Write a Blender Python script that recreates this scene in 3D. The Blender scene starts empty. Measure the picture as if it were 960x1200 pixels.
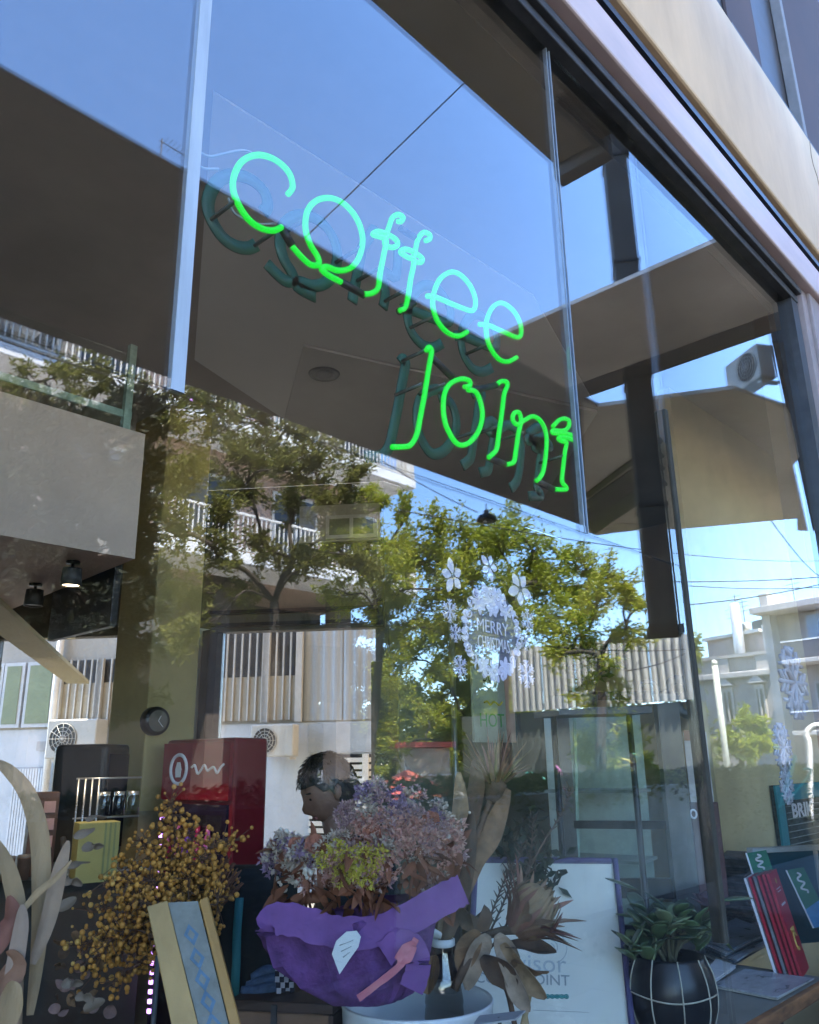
import bpy, bmesh, math, random
from mathutils import Vector, Matrix
random.seed(7)
R = math.radians
sc = bpy.context.scene

# ------------------------------------------------------------------ camera
# The shop window is the plane y = 0 (x runs along it, +y is inside the shop).
CAM = Vector((0.0, -0.95, 1.45))
FPX = 961.0                      # focal length for a 960 px wide picture
PITCH, ROLL, AZ = R(16.96), R(0.9), R(42.9)   # AZ: angle between the view and the window plane
fw = Vector((math.cos(PITCH)*math.cos(AZ), math.cos(PITCH)*math.sin(AZ), math.sin(PITCH)))
rt0 = Vector((math.sin(AZ), -math.cos(AZ), 0.0)); up0 = rt0.cross(fw)
rt = rt0*math.cos(ROLL) - up0*math.sin(ROLL); upv = rt0*math.sin(ROLL) + up0*math.cos(ROLL)
cd = bpy.data.cameras.new('camera'); cam = bpy.data.objects.new('camera', cd)
sc.collection.objects.link(cam)
cd.sensor_fit = 'HORIZONTAL'; cd.sensor_width = 36.0; cd.lens = 36.0*FPX/960.0
cd.clip_start = 0.02; cd.clip_end = 2000
m3 = Matrix((rt, upv, -fw)).transposed()
cam.matrix_world = Matrix.Translation(CAM) @ m3.to_4x4()
sc.camera = cam

# ------------------------------------------------------------------ sky and sun
SUN_EL, SUN_DIR = R(63), Vector((-0.45, 0.89, 0)).normalized()   # SUN_DIR: horizontal direction towards the sun
w = bpy.data.worlds.new('World'); sc.world = w; w.use_nodes = True
nt = w.node_tree; nt.nodes.clear()
wo = nt.nodes.new('ShaderNodeOutputWorld'); bg = nt.nodes.new('ShaderNodeBackground')
sk = nt.nodes.new('ShaderNodeTexSky'); sk.sky_type = 'NISHITA'; sk.sun_disc = False
sk.sun_elevation = SUN_EL; sk.sun_rotation = math.atan2(SUN_DIR.x, SUN_DIR.y)
sk.air_density = 1.0; sk.dust_density = 0.0; sk.ozone_density = 9.0; sk.altitude = 100
nt.links.new(sk.outputs[0], bg.inputs[0]); bg.inputs[1].default_value = 0.15
nt.links.new(bg.outputs[0], wo.inputs[0])
sl = bpy.data.lights.new('sun', 'SUN'); sl.energy = 4.0; sl.angle = R(0.53); sl.color = (1, 0.95, 0.87)
so = bpy.data.objects.new('sun', sl); sc.collection.objects.link(so)
tos = Vector((SUN_DIR.x*math.cos(SUN_EL), SUN_DIR.y*math.cos(SUN_EL), math.sin(SUN_EL)))
so.rotation_euler = tos.to_track_quat('Z', 'Y').to_euler(); so.location = tos*60
sc.view_settings.view_transform = 'Standard'; sc.view_settings.look = 'None'
sc.view_settings.gamma = 1.0; sc.view_settings.use_curve_mapping = False
sc.view_settings.exposure = 3.5
sc.render.engine = 'CYCLES'
cy = sc.cycles
cy.use_denoising = True; cy.max_bounces = 10; cy.transparent_max_bounces = 32
cy.glossy_bounces = 5; cy.diffuse_bounces = 4; cy.caustics_reflective = False; cy.caustics_refractive = False
cy.sample_clamp_indirect = 6.0

# ------------------------------------------------------------------ where things stand
def ray(px, py):
    return (fw*FPX + rt*(px-480.0) - upv*(py-600.0)).normalized()
def on_y(px, py, y):             # point of the shop interior (or the glass) at depth y
    d = ray(px, py); return CAM + d*((y-CAM.y)/d.y)
def on_z(px, py, z):             # point of a level surface inside
    d = ray(px, py); return CAM + d*((z-CAM.z)/d.z)
def at_l(px, py, l):             # point at level distance l from the camera
    d = ray(px, py); return CAM + d*(l/math.hypot(d.x, d.y))
def mir(p):                      # the street is seen in the window: its place is across the glass
    return Vector((p[0], -p[1], p[2]))
def st_z(px, py, z): return mir(on_z(px, py, z))
def st_l(px, py, l): return mir(at_l(px, py, l))

# ------------------------------------------------------------------ materials
MATS = {}
def mat(name, col, rough=0.6, var=0.12, scale=6.0, metal=0.0, bump=0.0, spec=0.4, emit=None, estr=0.0,
        trans=0.0, alpha=1.0, stretch=(1, 1, 1), sss=0.0, coat=0.0, detail=6.0):
    if name in MATS: return MATS[name]
    m = bpy.data.materials.new(name); m.use_nodes = True; MATS[name] = m
    n = m.node_tree.nodes; l = m.node_tree.links; b = n['Principled BSDF']
    b.inputs['Roughness'].default_value = rough; b.inputs['Metallic'].default_value = metal
    b.inputs['Specular IOR Level'].default_value = spec
    b.inputs['Alpha'].default_value = alpha
    b.inputs['Coat Weight'].default_value = coat
    if trans: b.inputs['Transmission Weight'].default_value = trans
    tc = n.new('ShaderNodeTexCoord'); mp = n.new('ShaderNodeMapping'); mp.inputs['Scale'].default_value = stretch
    l.new(tc.outputs['Object'], mp.inputs[0])
    nz = n.new('ShaderNodeTexNoise'); nz.inputs['Scale'].default_value = scale; nz.inputs['Detail'].default_value = detail
    nz.inputs['Roughness'].default_value = 0.62
    l.new(mp.outputs[0], nz.inputs['Vector'])
    cr = n.new('ShaderNodeValToRGB'); l.new(nz.outputs['Fac'], cr.inputs[0])
    c = Vector(col)
    lo = [max(0, x*(1-var*1.6)) for x in c]; hi = [min(1, x*(1+var*1.3)) for x in c]
    cr.color_ramp.elements[0].position = 0.3; cr.color_ramp.elements[1].position = 0.72
    cr.color_ramp.elements[0].color = (*lo, 1); cr.color_ramp.elements[1].color = (*hi, 1)
    l.new(cr.outputs[0], b.inputs['Base Color'])
    if bump:
        bp = n.new('ShaderNodeBump'); bp.inputs['Strength'].default_value = bump; bp.inputs['Distance'].default_value = 0.01
        l.new(nz.outputs['Fac'], bp.inputs['Height']); l.new(bp.outputs[0], b.inputs['Normal'])
    mr = n.new('ShaderNodeMapRange'); mr.inputs[3].default_value = max(0.02, rough-0.1); mr.inputs[4].default_value = min(1, rough+0.1)
    l.new(nz.outputs['Fac'], mr.inputs[0]); l.new(mr.outputs[0], b.inputs['Roughness'])
    if emit:
        b.inputs['Emission Color'].default_value = (*emit, 1); b.inputs['Emission Strength'].default_value = estr
    return m
def leafmat(name, cols, rough=0.55, tl=0.35):
    """leaf material: every leaf its own tint (random per island), some light through it"""
    if name in MATS: return MATS[name]
    m = bpy.data.materials.new(name); m.use_nodes = True; MATS[name] = m
    n = m.node_tree.nodes; l = m.node_tree.links; b = n['Principled BSDF']; out = n['Material Output']
    g = n.new('ShaderNodeNewGeometry'); cr = n.new('ShaderNodeValToRGB')
    l.new(g.outputs['Random Per Island'], cr.inputs[0])
    els = cr.color_ramp.elements
    while len(els) < len(cols): els.new(0.5)
    for i, c in enumerate(cols):
        els[i].position = i/max(1, len(cols)-1); els[i].color = (*c, 1)
    l.new(cr.outputs[0], b.inputs['Base Color']); b.inputs['Roughness'].default_value = rough
    b.inputs['Specular IOR Level'].default_value = 0.25
    t = n.new('ShaderNodeBsdfTranslucent'); l.new(cr.outputs[0], t.inputs[0])
    mx = n.new('ShaderNodeMixShader'); mx.inputs[0].default_value = tl
    l.new(b.outputs[0], mx.inputs[1]); l.new(t.outputs[0], mx.inputs[2]); l.new(mx.outputs[0], out.inputs[0])
    return m
def glassmat(name, r0=0.055, tint=(0.95, 0.98, 0.96), rough=0.0, haze=0.0):
    """clear sheet glass: mirror share by the angle of view (Schlick), the rest goes straight through"""
    if name in MATS: return MATS[name]
    m = bpy.data.materials.new(name); m.use_nodes = True; MATS[name] = m
    n = m.node_tree.nodes; l = m.node_tree.links; n.remove(n['Principled BSDF']); out = n['Material Output']
    g = n.new('ShaderNodeNewGeometry'); dt = n.new('ShaderNodeVectorMath'); dt.operation = 'DOT_PRODUCT'
    l.new(g.outputs['Incoming'], dt.inputs[0]); l.new(g.outputs['True Normal'], dt.inputs[1])
    def mth(op, a, b=None):
        k = n.new('ShaderNodeMath'); k.operation = op
        for i, v in enumerate((a, b)):
            if v is None: continue
            if isinstance(v, (int, float)): k.inputs[i].default_value = v
            else: l.new(v, k.inputs[i])
        return k.outputs[0]
    c = mth('ABSOLUTE', dt.outputs['Value']); p = mth('POWER', mth('SUBTRACT', 1.0, c), 5.0)
    f = mth('ADD', mth('MULTIPLY', p, 1-r0), r0)
    gl = n.new('ShaderNodeBsdfGlossy'); gl.inputs['Roughness'].default_value = rough
    tr = n.new('ShaderNodeBsdfTransparent'); tr.inputs[0].default_value = (*tint, 1)
    mx = n.new('ShaderNodeMixShader'); l.new(f, mx.inputs[0]); l.new(tr.outputs[0], mx.inputs[1]); l.new(gl.outputs[0], mx.inputs[2])
    l.new(mx.outputs[0], out.inputs[0])
    return m

# ------------------------------------------------------------------ mesh building
class MB:
    def __init__(s): s.v = []; s.f = []; s.sm = []
    def add(s, vs, fs, smooth=False):
        o = len(s.v); s.v += [Vector(p) for p in vs]
        for f in fs: s.f.append([i+o for i in f]); s.sm.append(smooth)
        return s
    def box(s, c, size, rz=0.0, mtx=None):
        hx, hy, hz = (x/2 for x in size)
        vs = [Vector((x, y, z)) for x in (-hx, hx) for y in (-hy, hy) for z in (-hz, hz)]
        rm = mtx.to_3x3() if mtx is not None else Matrix.Rotation(rz, 3, 'Z')
        vs = [rm @ p + Vector(c) for p in vs]
        return s.add(vs, [(0,1,3,2),(4,6,7,5),(0,4,5,1),(2,3,7,6),(0,2,6,4),(1,5,7,3)])
    def span(s, lo, hi):
        return s.box([(a+b)/2 for a, b in zip(lo, hi)], [abs(b-a) for a, b in zip(lo, hi)])
    def frame_box(s, fr, u0, u1, d0, d1, z0, z1):
        O, U, N = fr
        vs = [O + U*u + N*d + Vector((0, 0, z)) for u in (u0, u1) for d in (d0, d1) for z in (z0, z1)]
        return s.add(vs, [(0,1,3,2),(4,6,7,5),(0,4,5,1),(2,3,7,6),(0,2,6,4),(1,5,7,3)])
    def prism(s, poly, vec):
        n = len(poly); a = [Vector(p) for p in poly]; v = Vector(vec)
        fs = [tuple(range(n)), tuple(range(2*n-1, n-1, -1))]
        fs += [(i, i+n, (i+1) % n+n, (i+1) % n) for i in range(n)]
        return s.add(a + [p+v for p in a], fs)
    def tube(s, pts, r, n=8, caps=True, r2=None, smooth=True, closed=False):
        pts = [Vector(p) for p in pts]; k = len(pts); vs = []; ref = None
        for i, p in enumerate(pts):
            if closed: t = pts[(i+1) % k]-pts[i-1]
            else: t = pts[min(i+1, k-1)]-pts[max(i-1, 0)]
            if t.length < 1e-9: t = Vector((0, 0, 1))
            t.normalize()
            if ref is None: ref = t.orthogonal().normalized()
            else:
                ref = ref - t*ref.dot(t)
                if ref.length < 1e-6: ref = t.orthogonal()
                ref.normalize()
            b = t.cross(ref)
            rr = r[i] if isinstance(r, (list, tuple)) else (r if r2 is None else r+(r2-r)*i/max(1, k-1))
            for j in range(n):
                a = 2*math.pi*j/n; vs.append(p + (ref*math.cos(a)+b*math.sin(a))*rr)
        fs = []
        for i in range(k if closed else k-1):
            i2 = (i+1) % k
            for j in range(n): fs.append((i*n+j, i*n+(j+1) % n, i2*n+(j+1) % n, i2*n+j))
        if caps and not closed: fs += [tuple(range(n-1, -1, -1)), tuple(range((k-1)*n, k*n))]
        return s.add(vs, fs, smooth)
    def lathe(s, prof, c=(0, 0, 0), n=24, mtx=None, smooth=True, sq=1.0):
        vs = []; c = Vector(c)
        for (r, z) in prof:
            for j in range(n):
                a = 2*math.pi*j/n; p = Vector((r*math.cos(a), r*math.sin(a)*sq, z))
                if mtx is not None: p = mtx.to_3x3() @ p
                vs.append(p+c)
        fs = []
        for i in range(len(prof)-1):
            for j in range(n): fs.append((i*n+j, i*n+(j+1) % n, (i+1)*n+(j+1) % n, (i+1)*n+j))
        return s.add(vs, fs, smooth)
    def ball(s, c, r, n=8, m=5, sc3=(1, 1, 1), mtx=None):
        prof = [(max(1e-4, math.sin(math.pi*i/m))*r, -math.cos(math.pi*i/m)*r) for i in range(m+1)]
        vs = []; c = Vector(c)
        for (q, z) in prof:
            for j in range(n):
                a = 2*math.pi*j/n; p = Vector((q*math.cos(a)*sc3[0], q*math.sin(a)*sc3[1], z*sc3[2]))
                if mtx is not None: p = mtx.to_3x3() @ p
                vs.append(p+c)
        fs = [(i*n+j, i*n+(j+1) % n, (i+1)*n+(j+1) % n, (i+1)*n+j) for i in range(m) for j in range(n)]
        return s.add(vs, fs, True)
    def blade(s, pts, widths, side, cup=0.0, smooth=True, thick=0.0):
        """leaf or ribbon: a strip three vertices wide along pts"""
        pts = [Vector(p) for p in pts]; vs = []; k = len(pts)
        for i, p in enumerate(pts):
            t = (pts[min(i+1, k-1)]-pts[max(i-1, 0)]); t = t.normalized() if t.length > 1e-9 else Vector((0, 0, 1))
            sd = Vector(side); sd = sd - t*sd.dot(t)
            sd = sd.normalized() if sd.length > 1e-6 else t.orthogonal().normalized()
            nn = t.cross(sd); wd = widths[i]/2
            vs += [p - sd*wd + nn*wd*cup, p, p + sd*wd + nn*wd*cup]
        fs = []
        for i in range(k-1):
            for j in (0, 1): fs.append((i*3+j, i*3+j+1, (i+1)*3+j+1, (i+1)*3+j))
        return s.add(vs, fs, smooth)
    def blade5(s, pts, widths, side, cup=0.0, wave=0.0):
        pts = [Vector(p) for p in pts]; vs = []; k = len(pts); ph = random.uniform(0, 6)
        for i, p in enumerate(pts):
            t = (pts[min(i+1, k-1)]-pts[max(i-1, 0)]); t = t.normalized() if t.length > 1e-9 else Vector((0, 0, 1))
            sd = Vector(side); sd = sd - t*sd.dot(t); sd = sd.normalized() if sd.length > 1e-6 else t.orthogonal().normalized()
            nn = t.cross(sd); wd = widths[i]/2
            for o in (-1, -0.5, 0, 0.5, 1):
                vs.append(p + sd*wd*o + nn*wd*(cup*abs(o)**1.4 + wave*o*math.sin(i*0.9+ph)))
        fs = [(i*5+j, i*5+j+1, (i+1)*5+j+1, (i+1)*5+j) for i in range(k-1) for j in range(4)]
        return s.add(vs, fs, True)
    def leaf(s, p, d, side, ln, wd, bend=0.0):
        p = Vector(p); d = Vector(d).normalized(); sd = Vector(side); sd = sd - d*sd.dot(d)
        sd = sd.normalized() if sd.length > 1e-6 else d.orthogonal().normalized()
        n = d.cross(sd)
        m = p + d*ln*0.5 + n*bend*ln*0.3
        return s.add([p, m - sd*wd/2, p + d*ln - n*bend*ln*0.2, m + sd*wd/2], [(0, 1, 2, 3)])
    def mesh(s, name):
        me = bpy.data.meshes.new(name); me.from_pydata([tuple(p) for p in s.v], [], s.f)
        me.polygons.foreach_set('use_smooth', s.sm); me.update()
        return me
    def build(s, name, m, parent=None, fix=True):
        me = s.mesh(name)
        if fix:
            bm = bmesh.new(); bm.from_mesh(me); bmesh.ops.recalc_face_normals(bm, faces=bm.faces); bm.to_mesh(me); bm.free()
        if m is not None: me.materials.append(m)
        return link(name, me, parent)
def link(name, me, parent=None):
    o = bpy.data.objects.new(name, me); sc.collection.objects.link(o)
    if parent is not None:
        o.parent = parent; o.matrix_parent_inverse = inv_world(parent)
    return o
def world_of(o):
    if o.parent is None: return o.matrix_basis.copy()
    return world_of(o.parent) @ o.matrix_parent_inverse @ o.matrix_basis
def inv_world(o): return world_of(o).inverted()
def thing(name, label, cat, loc=(0, 0, 0), group=None):
    o = bpy.data.objects.new(name, None); sc.collection.objects.link(o); o.empty_display_size = 0.1
    o.location = Vector(loc); tag(o, label, cat, group); return o
def tag(o, label=None, cat=None, group=None, kind=None):
    if label: o['label'] = label
    if cat: o['category'] = cat
    if group: o['group'] = group
    if kind: o['kind'] = kind
    return o
def struct(o): o['kind'] = 'structure'; return o
def bevel(o, wd=0.004, seg=2):
    md = o.modifiers.new('bevel', 'BEVEL'); md.width = wd; md.segments = seg; md.limit_method = 'ANGLE'; return o
def spline(pts, k=6, closed=False):
    """Catmull-Rom through the points"""
    pts = [Vector(p) for p in pts]; out = []; n = len(pts)
    rng = range(n) if closed else range(n-1)
    for i in rng:
        if closed: p0, p1, p2, p3 = pts[i-1], pts[i], pts[(i+1) % n], pts[(i+2) % n]
        else: p0, p1, p2, p3 = pts[max(i-1, 0)], pts[i], pts[i+1], pts[min(i+2, n-1)]
        for j in range(k):
            t = j/k
            out.append(0.5*((2*p1)+(p2-p0)*t+(2*p0-5*p1+4*p2-p3)*t*t+(3*p1-p0-3*p2+p3)*t**3))
    if not closed: out.append(pts[-1])
    return out
def text_mesh(name, body, size, m, mtx, parent=None, depth=0.0004, align='CENTER', sx=1.0, bold=0.0):
    cu = bpy.data.curves.new(name, 'FONT'); cu.body = body; cu.size = size; cu.align_x = align; cu.align_y = 'CENTER'
    cu.extrude = depth; cu.resolution_u = 3; cu.offset = bold
    t = bpy.data.objects.new('tmp', cu); sc.collection.objects.link(t)
    dg = bpy.context.evaluated_depsgraph_get(); me = bpy.data.meshes.new_from_object(t.evaluated_get(dg))
    bpy.data.objects.remove(t); bpy.data.curves.remove(cu)
    me.name = name; me.transform(mtx @ Matrix.Diagonal((sx, 1, 1, 1)))
    me.materials.clear(); me.materials.append(m)
    return link(name, me, parent)
def axes(o, x, y):
    x = Vector(x).normalized(); z = x.cross(Vector(y)).normalized(); y = z.cross(x)
    return Matrix.Translation(Vector(o)) @ Matrix((x, y, z)).transposed().to_4x4()
def rvec(a=1.0): return Vector((random.uniform(-a, a), random.uniform(-a, a), random.uniform(-a, a)))
def rdir():
    while True:
        v = rvec()
        if 0.05 < v.length < 1: return v.normalized()
# ================================================================== palette
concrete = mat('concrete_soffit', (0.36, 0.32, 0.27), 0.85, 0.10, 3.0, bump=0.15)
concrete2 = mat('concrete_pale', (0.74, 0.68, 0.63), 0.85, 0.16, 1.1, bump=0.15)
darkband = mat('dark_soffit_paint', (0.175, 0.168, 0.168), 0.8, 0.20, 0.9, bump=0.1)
darkmetal = mat('dark_metal', (0.045, 0.045, 0.048), 0.45, 0.2, 14, metal=0.3)
greymetal = mat('grey_metal', (0.11, 0.115, 0.12), 0.5, 0.15, 9, metal=0.4)
pinkpaint = mat('pink_painted_metal', (0.45, 0.355, 0.35), 0.45, 0.08, 5, stretch=(0.6, 1, 3))
black = mat('black_paint', (0.012, 0.012, 0.014), 0.35, 0.3, 12)
beige = mat('beige_plaster', (0.50, 0.375, 0.255), 0.9, 0.09, 4.0, bump=0.25, stretch=(1, 1, 0.35))
wallint = mat('interior_plaster', (0.34, 0.32, 0.28), 0.85, 0.06, 3, bump=0.1)
ceilm = mat('interior_ceiling_paint', (0.27, 0.24, 0.22), 0.8, 0.06, 3)
olive = mat('olive_plaster', (0.36, 0.28, 0.12), 0.8, 0.12, 3.0, bump=0.1)
olivelight = mat('pale_olive_plaster', (0.55, 0.47, 0.27), 0.8, 0.10, 3.0, bump=0.1)
mezzm = mat('grey_fascia_plaster', (0.60, 0.47, 0.385), 0.7, 0.07, 3.0, bump=0.1)
tilefl = mat('dark_floor', (0.10, 0.085, 0.07), 0.5, 0.2, 5)
white = mat('white_wall_paint', (0.76, 0.77, 0.78), 0.8, 0.05, 2.5, bump=0.1)
offwhite = mat('off_white_paint', (0.62, 0.60, 0.55), 0.75, 0.07, 3)
asphalt = mat('pale_bounce_road', (0.33, 0.31, 0.28), 0.9, 0.25, 40, bump=0.4)  # made pale to bounce sun up under the canopy
paving = mat('paving_slab', (0.04, 0.036, 0.032), 0.95, 0.12, 10, bump=0.3, spec=0.05)
glass = glassmat('window_glass', 0.10, (0.985, 0.98, 0.965))
glass_in = glassmat('interior_glass', 0.05, (0.92, 0.95, 0.92))
glass_edge = mat('green_glass_edge', (0.30, 0.42, 0.36), 0.25, 0.2, 20)

# ================================================================== the ground
g = MB().box((0, 0, -0.16), (900, 900, 0.08)).build('ground', mat('far_ground', (0.12, 0.115, 0.105), 0.95, 0.2, 0.5)); struct(g)
rd = MB().box((20, -13.2, -0.118), (140, 12.0, 0.004)).build('road', asphalt); struct(rd)
pv = MB().span((-20, -3.62, -0.12), (40, -0.30, -0.004)).build('pavement', mat('paving_bed', (0.05, 0.048, 0.045), 0.9)); struct(pv)
kb = MB()
for i in range(30): kb.span((-10+i*1.0+0.004, -3.80, -0.12), (-9+i*1.0-0.004, -3.624, 0.004))
kb = bevel(kb.build('kerb', mat('kerb_stone', (0.06, 0.056, 0.05), 0.85, 0.1, 9, bump=0.2)), 0.008); struct(kb)
slab_me = None
for i in range(26):
    for j in range(6):
        if slab_me is None:
            o = bevel(MB().box((0, 0, 0), (0.492, 0.492, 0.03)).build('paving_slab', paving), 0.004)
            slab_me = o.data
        else: o = link('paving_slab', slab_me); bevel(o, 0.004)
        o.location = (-4+i*0.5, -0.57-j*0.5-0.02, -0.0105+random.uniform(-0.002, 0.002)); o.parent = pv
        o.rotation_euler.z = random.choice((0, 1, 2, 3))*math.pi/2

# ================================================================== the shop building
shop = thing('shop_building', 'corner shop building with beige concrete lintel and large street window', 'building', (1.5, 0.3, 0))
ZT, ZG, ZB = 1.95, 3.37, 0.12    # height of the glass joint, of the glass head, of its foot
XP, XE = 2.12, 3.44              # steel post, end of the glass
XW = 7.2                         # right-hand end of the room
RA, RB = at_l(-40, 890, 7.4), at_l(452, 890, 6.2)   # rear window wall runs from RA to RB
RA.z = RB.z = 0; rdv = (RA-RB).normalized(); RC = RB+rdv*((8.0-RB.y)/rdv.y)
b = MB()
b.prism([(-6, 0.10, 3.68), (12, 0.10, 3.68), (12, RB.y+0.15, 3.68), (RB.x+0.1, RB.y+0.15, 3.68), (RC.x+0.15, 8.2, 3.68), (-6, 8.2, 3.68)], (0, 0, 9.3))
b.span((XW, 0.0, 0), (12, RB.y+0.15, 3.678)); b.span((XE+0.52, 0.0, 0), (4.25, 0.30, 3.678)); b.span((4.252, 0.0, 0), (6.8, 0.30, 0.55)); b.span((4.252, 0.0, 3.2), (6.8, 0.30, 3.678)); b.span((6.802, 0.0, 0), (XW-0.002, 0.30, 3.678)); b.span((-6, 0.0, 0), (-1.05, 8.2, 3.678))  # front wall includes an added opening that lets daylight into the niche
b.build('upper_storeys', beige, shop)
MB().span((-1.05, -0.05, 0.0), (XE+0.12, 0.10, ZB-0.004)).build('plinth', concrete, shop)
# lintel: dark head frame, pink soffit strip, black groove, beige band
fr = MB()
fr.span((-1.05, -0.035, ZG), (XE+0.10, 0.09, ZG+0.034)); fr.span((-1.05, -0.055, ZG+0.036), (XE+0.10, 0.09, ZG+0.064)); fr.span((-1.05, -0.045, ZG+0.066), (XE+0.10, 0.09, ZG+0.09))
bevel(fr.build('head_frame', darkmetal, shop), 0.004)
bevel(MB().span((-1.05, -0.085, ZG+0.092), (XE+1.2, 0.09, ZG+0.25)).build('head_strip', pinkpaint, shop), 0.008)
b = MB(); b.span((-1.05, -0.06, ZG+0.252), (XE+1.4, 0.09, ZG+0.28)); b.span((-1.05, -0.085, ZG+0.282), (XE+1.4, 0.09, ZG+0.31)); b.span((-1.05, -0.065, ZG+0.312), (XE+1.4, 0.09, ZG+0.345))
b.build('shutter_rail', black, shop)
lt = bevel(MB().span((-6, -0.10, ZG+0.347), (12, 0.098, 4.50)).build('lintel', beige, shop), 0.01)
ck = MB()
pts = [Vector((4.0+0.03*math.sin(k*0.9)+random.uniform(-0.01, 0.01), -0.1006, 3.75+0.74*k/14)) for k in range(15)]
ck.tube(pts, 0.0022, 5); ck.build('crack', mat('crack_dark', (0.16, 0.12, 0.08), 0.9), shop)
# window of the first floor
wn = MB(); wn.span((3.05, -0.09, 4.502), (9.0, 0.09, 4.54)); wn.span((3.05, -0.02, 4.541), (9, 0.098, 7.0))
wf = wn.build('upper_window', mat('dark_brown_frame', (0.035, 0.028, 0.025), 0.5, 0.3, 10), shop)
upane = mat('upper_window_pane', (0.085, 0.062, 0.06), 0.7, 0.08, 2, spec=0.05)
MB().span((3.2, -0.035, 4.56), (3.62, -0.022, 6.6)).build('pane', upane, wf)
MB().span((4.12, -0.035, 4.56), (8.4, -0.022, 6.6)).build('pane', upane, wf)
bevel(MB().span((4.05, -0.075, 4.542), (4.10, -0.022, 6.6)).build('mullion', mat('mullion_grey', (0.16, 0.145, 0.14), 0.7), wf), 0.004)
# right pier: pinkish cladding with grooves
b = MB()
for i, (x0, x1, d) in enumerate(((XE+0.10, XE+0.135, 0.02), (XE+0.138, XE+0.20, 0.045), (XE+0.203, XE+0.50, 0.06))):
    b.span((x0, -d, 0.0), (x1, 0.10, ZG+0.089))
bevel(b.build('right_jamb', mat('mauve_metal', (0.25, 0.205, 0.20), 0.5, 0.1, 6), shop), 0.004)
MB().span((XE+0.02, -0.03, ZB), (XE+0.098, 0.05, ZG-0.002)).build('window_jamb', darkmetal, shop)
bevel(MB().span((XP-0.010, -0.006, 1.02), (XP+0.010, 0.03, 2.42)).build('window_post', mat('post_paint', (0.05, 0.043, 0.033), 0.8, 0.15, 12, spec=0.1), shop), 0.003)
# glass panes
def pane(x0, x1, z0, z1, lab=None):
    o = MB().span((x0, 0.0, z0), (x1, 0.010, z1)).build('window_pane', glass, shop)
    if lab: o['label'] = lab
    return o
X1, X2 = 0.548, 1.625
pane(-1.04, X1-0.0108, ZT+0.002, ZG, 'large upper window pane left of the wide pale joint')
pane(X1+0.0108, X2-0.0095, ZT+0.002, ZG, 'upper window pane with the green neon sign behind it')
pane(X2+0.0095, XP-0.011, ZT+0.002, ZG, 'narrow upper window pane beside the steel post')
pane(-1.04, XP-0.011, ZB, ZT, 'wide lower window pane with the festive sticker')
o = pane(XP+0.011, XE+0.018, ZB, ZG, 'tall window pane right of the steel post'); o.data.materials[0] = glassmat('end_pane_glass', 0.042, (0.985, 0.98, 0.965))
MB().span((4.252, 0.12, 0.552), (6.798, 0.13, 3.198)).build('side_pane', MATS['end_pane_glass'], shop)  # added window out of view, brings daylight to the olive wall
MB().span((XP-0.009, 0.0, 2.422), (XP+0.009, 0.010, ZG)).build('glass_strip', glass, shop)
MB().span((XP-0.009, 0.0, ZB), (XP+0.009, 0.010, 1.018)).build('glass_strip', glass, shop)
silic = mat('pale_joint_silicone', (0.33, 0.36, 0.40), 0.35, 0.12, 30, stretch=(1, 1, 0.1))
MB().span((X1-0.0105, -0.0015, ZT+0.002), (X1+0.0105, 0.011, ZG)).build('pane_joint', silic, shop)
fin = MB()
fin.span((X2-0.009, -0.001, ZT+0.002), (X2-0.006, 0.011, ZG)); fin.span((X2+0.006, -0.001, ZT+0.002), (X2+0.009, 0.011, ZG))
fin.build('pane_joint', mat('dark_joint', (0.20, 0.23, 0.27), 0.4, 0.15, 20), shop)
MB().span((X2-0.0058, 0.001, ZT+0.002), (X2+0.0058, 0.009, ZG)).build('glass_strip', glassmat('joint_glass', 0.10, (0.85, 0.9, 0.95)), shop)

# ---- shell of the room
room_poly = [(-1.05, 0.10), (XW, 0.10), (XW, RB.y), (RB.x, RB.y), (RC.x, RC.y), (-1.05, 8.0)]
fl = struct(MB().prism([(x, y, -0.02) for x, y in room_poly], (0, 0, 0.02)).build('floor', tilefl))
ce = struct(MB().prism([(x, y, 3.60) for x, y in room_poly], (0, 0, 0.06)).build('ceiling', ceilm))
darkwall = mat('dark_green_grey_paint', (0.14, 0.142, 0.105), 0.7, 0.1, 3)
struct(MB().span((RB.x, RB.y, 0), (XW, RB.y+0.1, 3.598)).build('wall_dark', darkwall))
struct(MB().span((-1.05, 8.0, 0), (RC.x, 8.1, 3.598)).build('wall_back', wallint))

# ================================================================== concrete canopy frame over the pavement
ZC = 4.40; TH = 0.16
K = (ZC-CAM.z)/1.75
def cy_(v): return -((v+0.95)*K-0.95)        # plan distance (worked out for a soffit 1.75 m above the eye) -> street y
def cx_(v): return v*K
can = thing('concrete_canopy', 'concrete canopy frame with open bays over the pavement, mirrored in the window', 'canopy', (cx_(2.9), cy_(2.2), 0))
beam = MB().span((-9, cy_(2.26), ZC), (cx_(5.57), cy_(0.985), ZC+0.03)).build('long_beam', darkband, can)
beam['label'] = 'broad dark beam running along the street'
b = MB().span((-9, cy_(0.14), ZC), (cx_(1.86), -0.47, ZC+0.10)); b.build('wall_beam', concrete, can)
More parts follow.
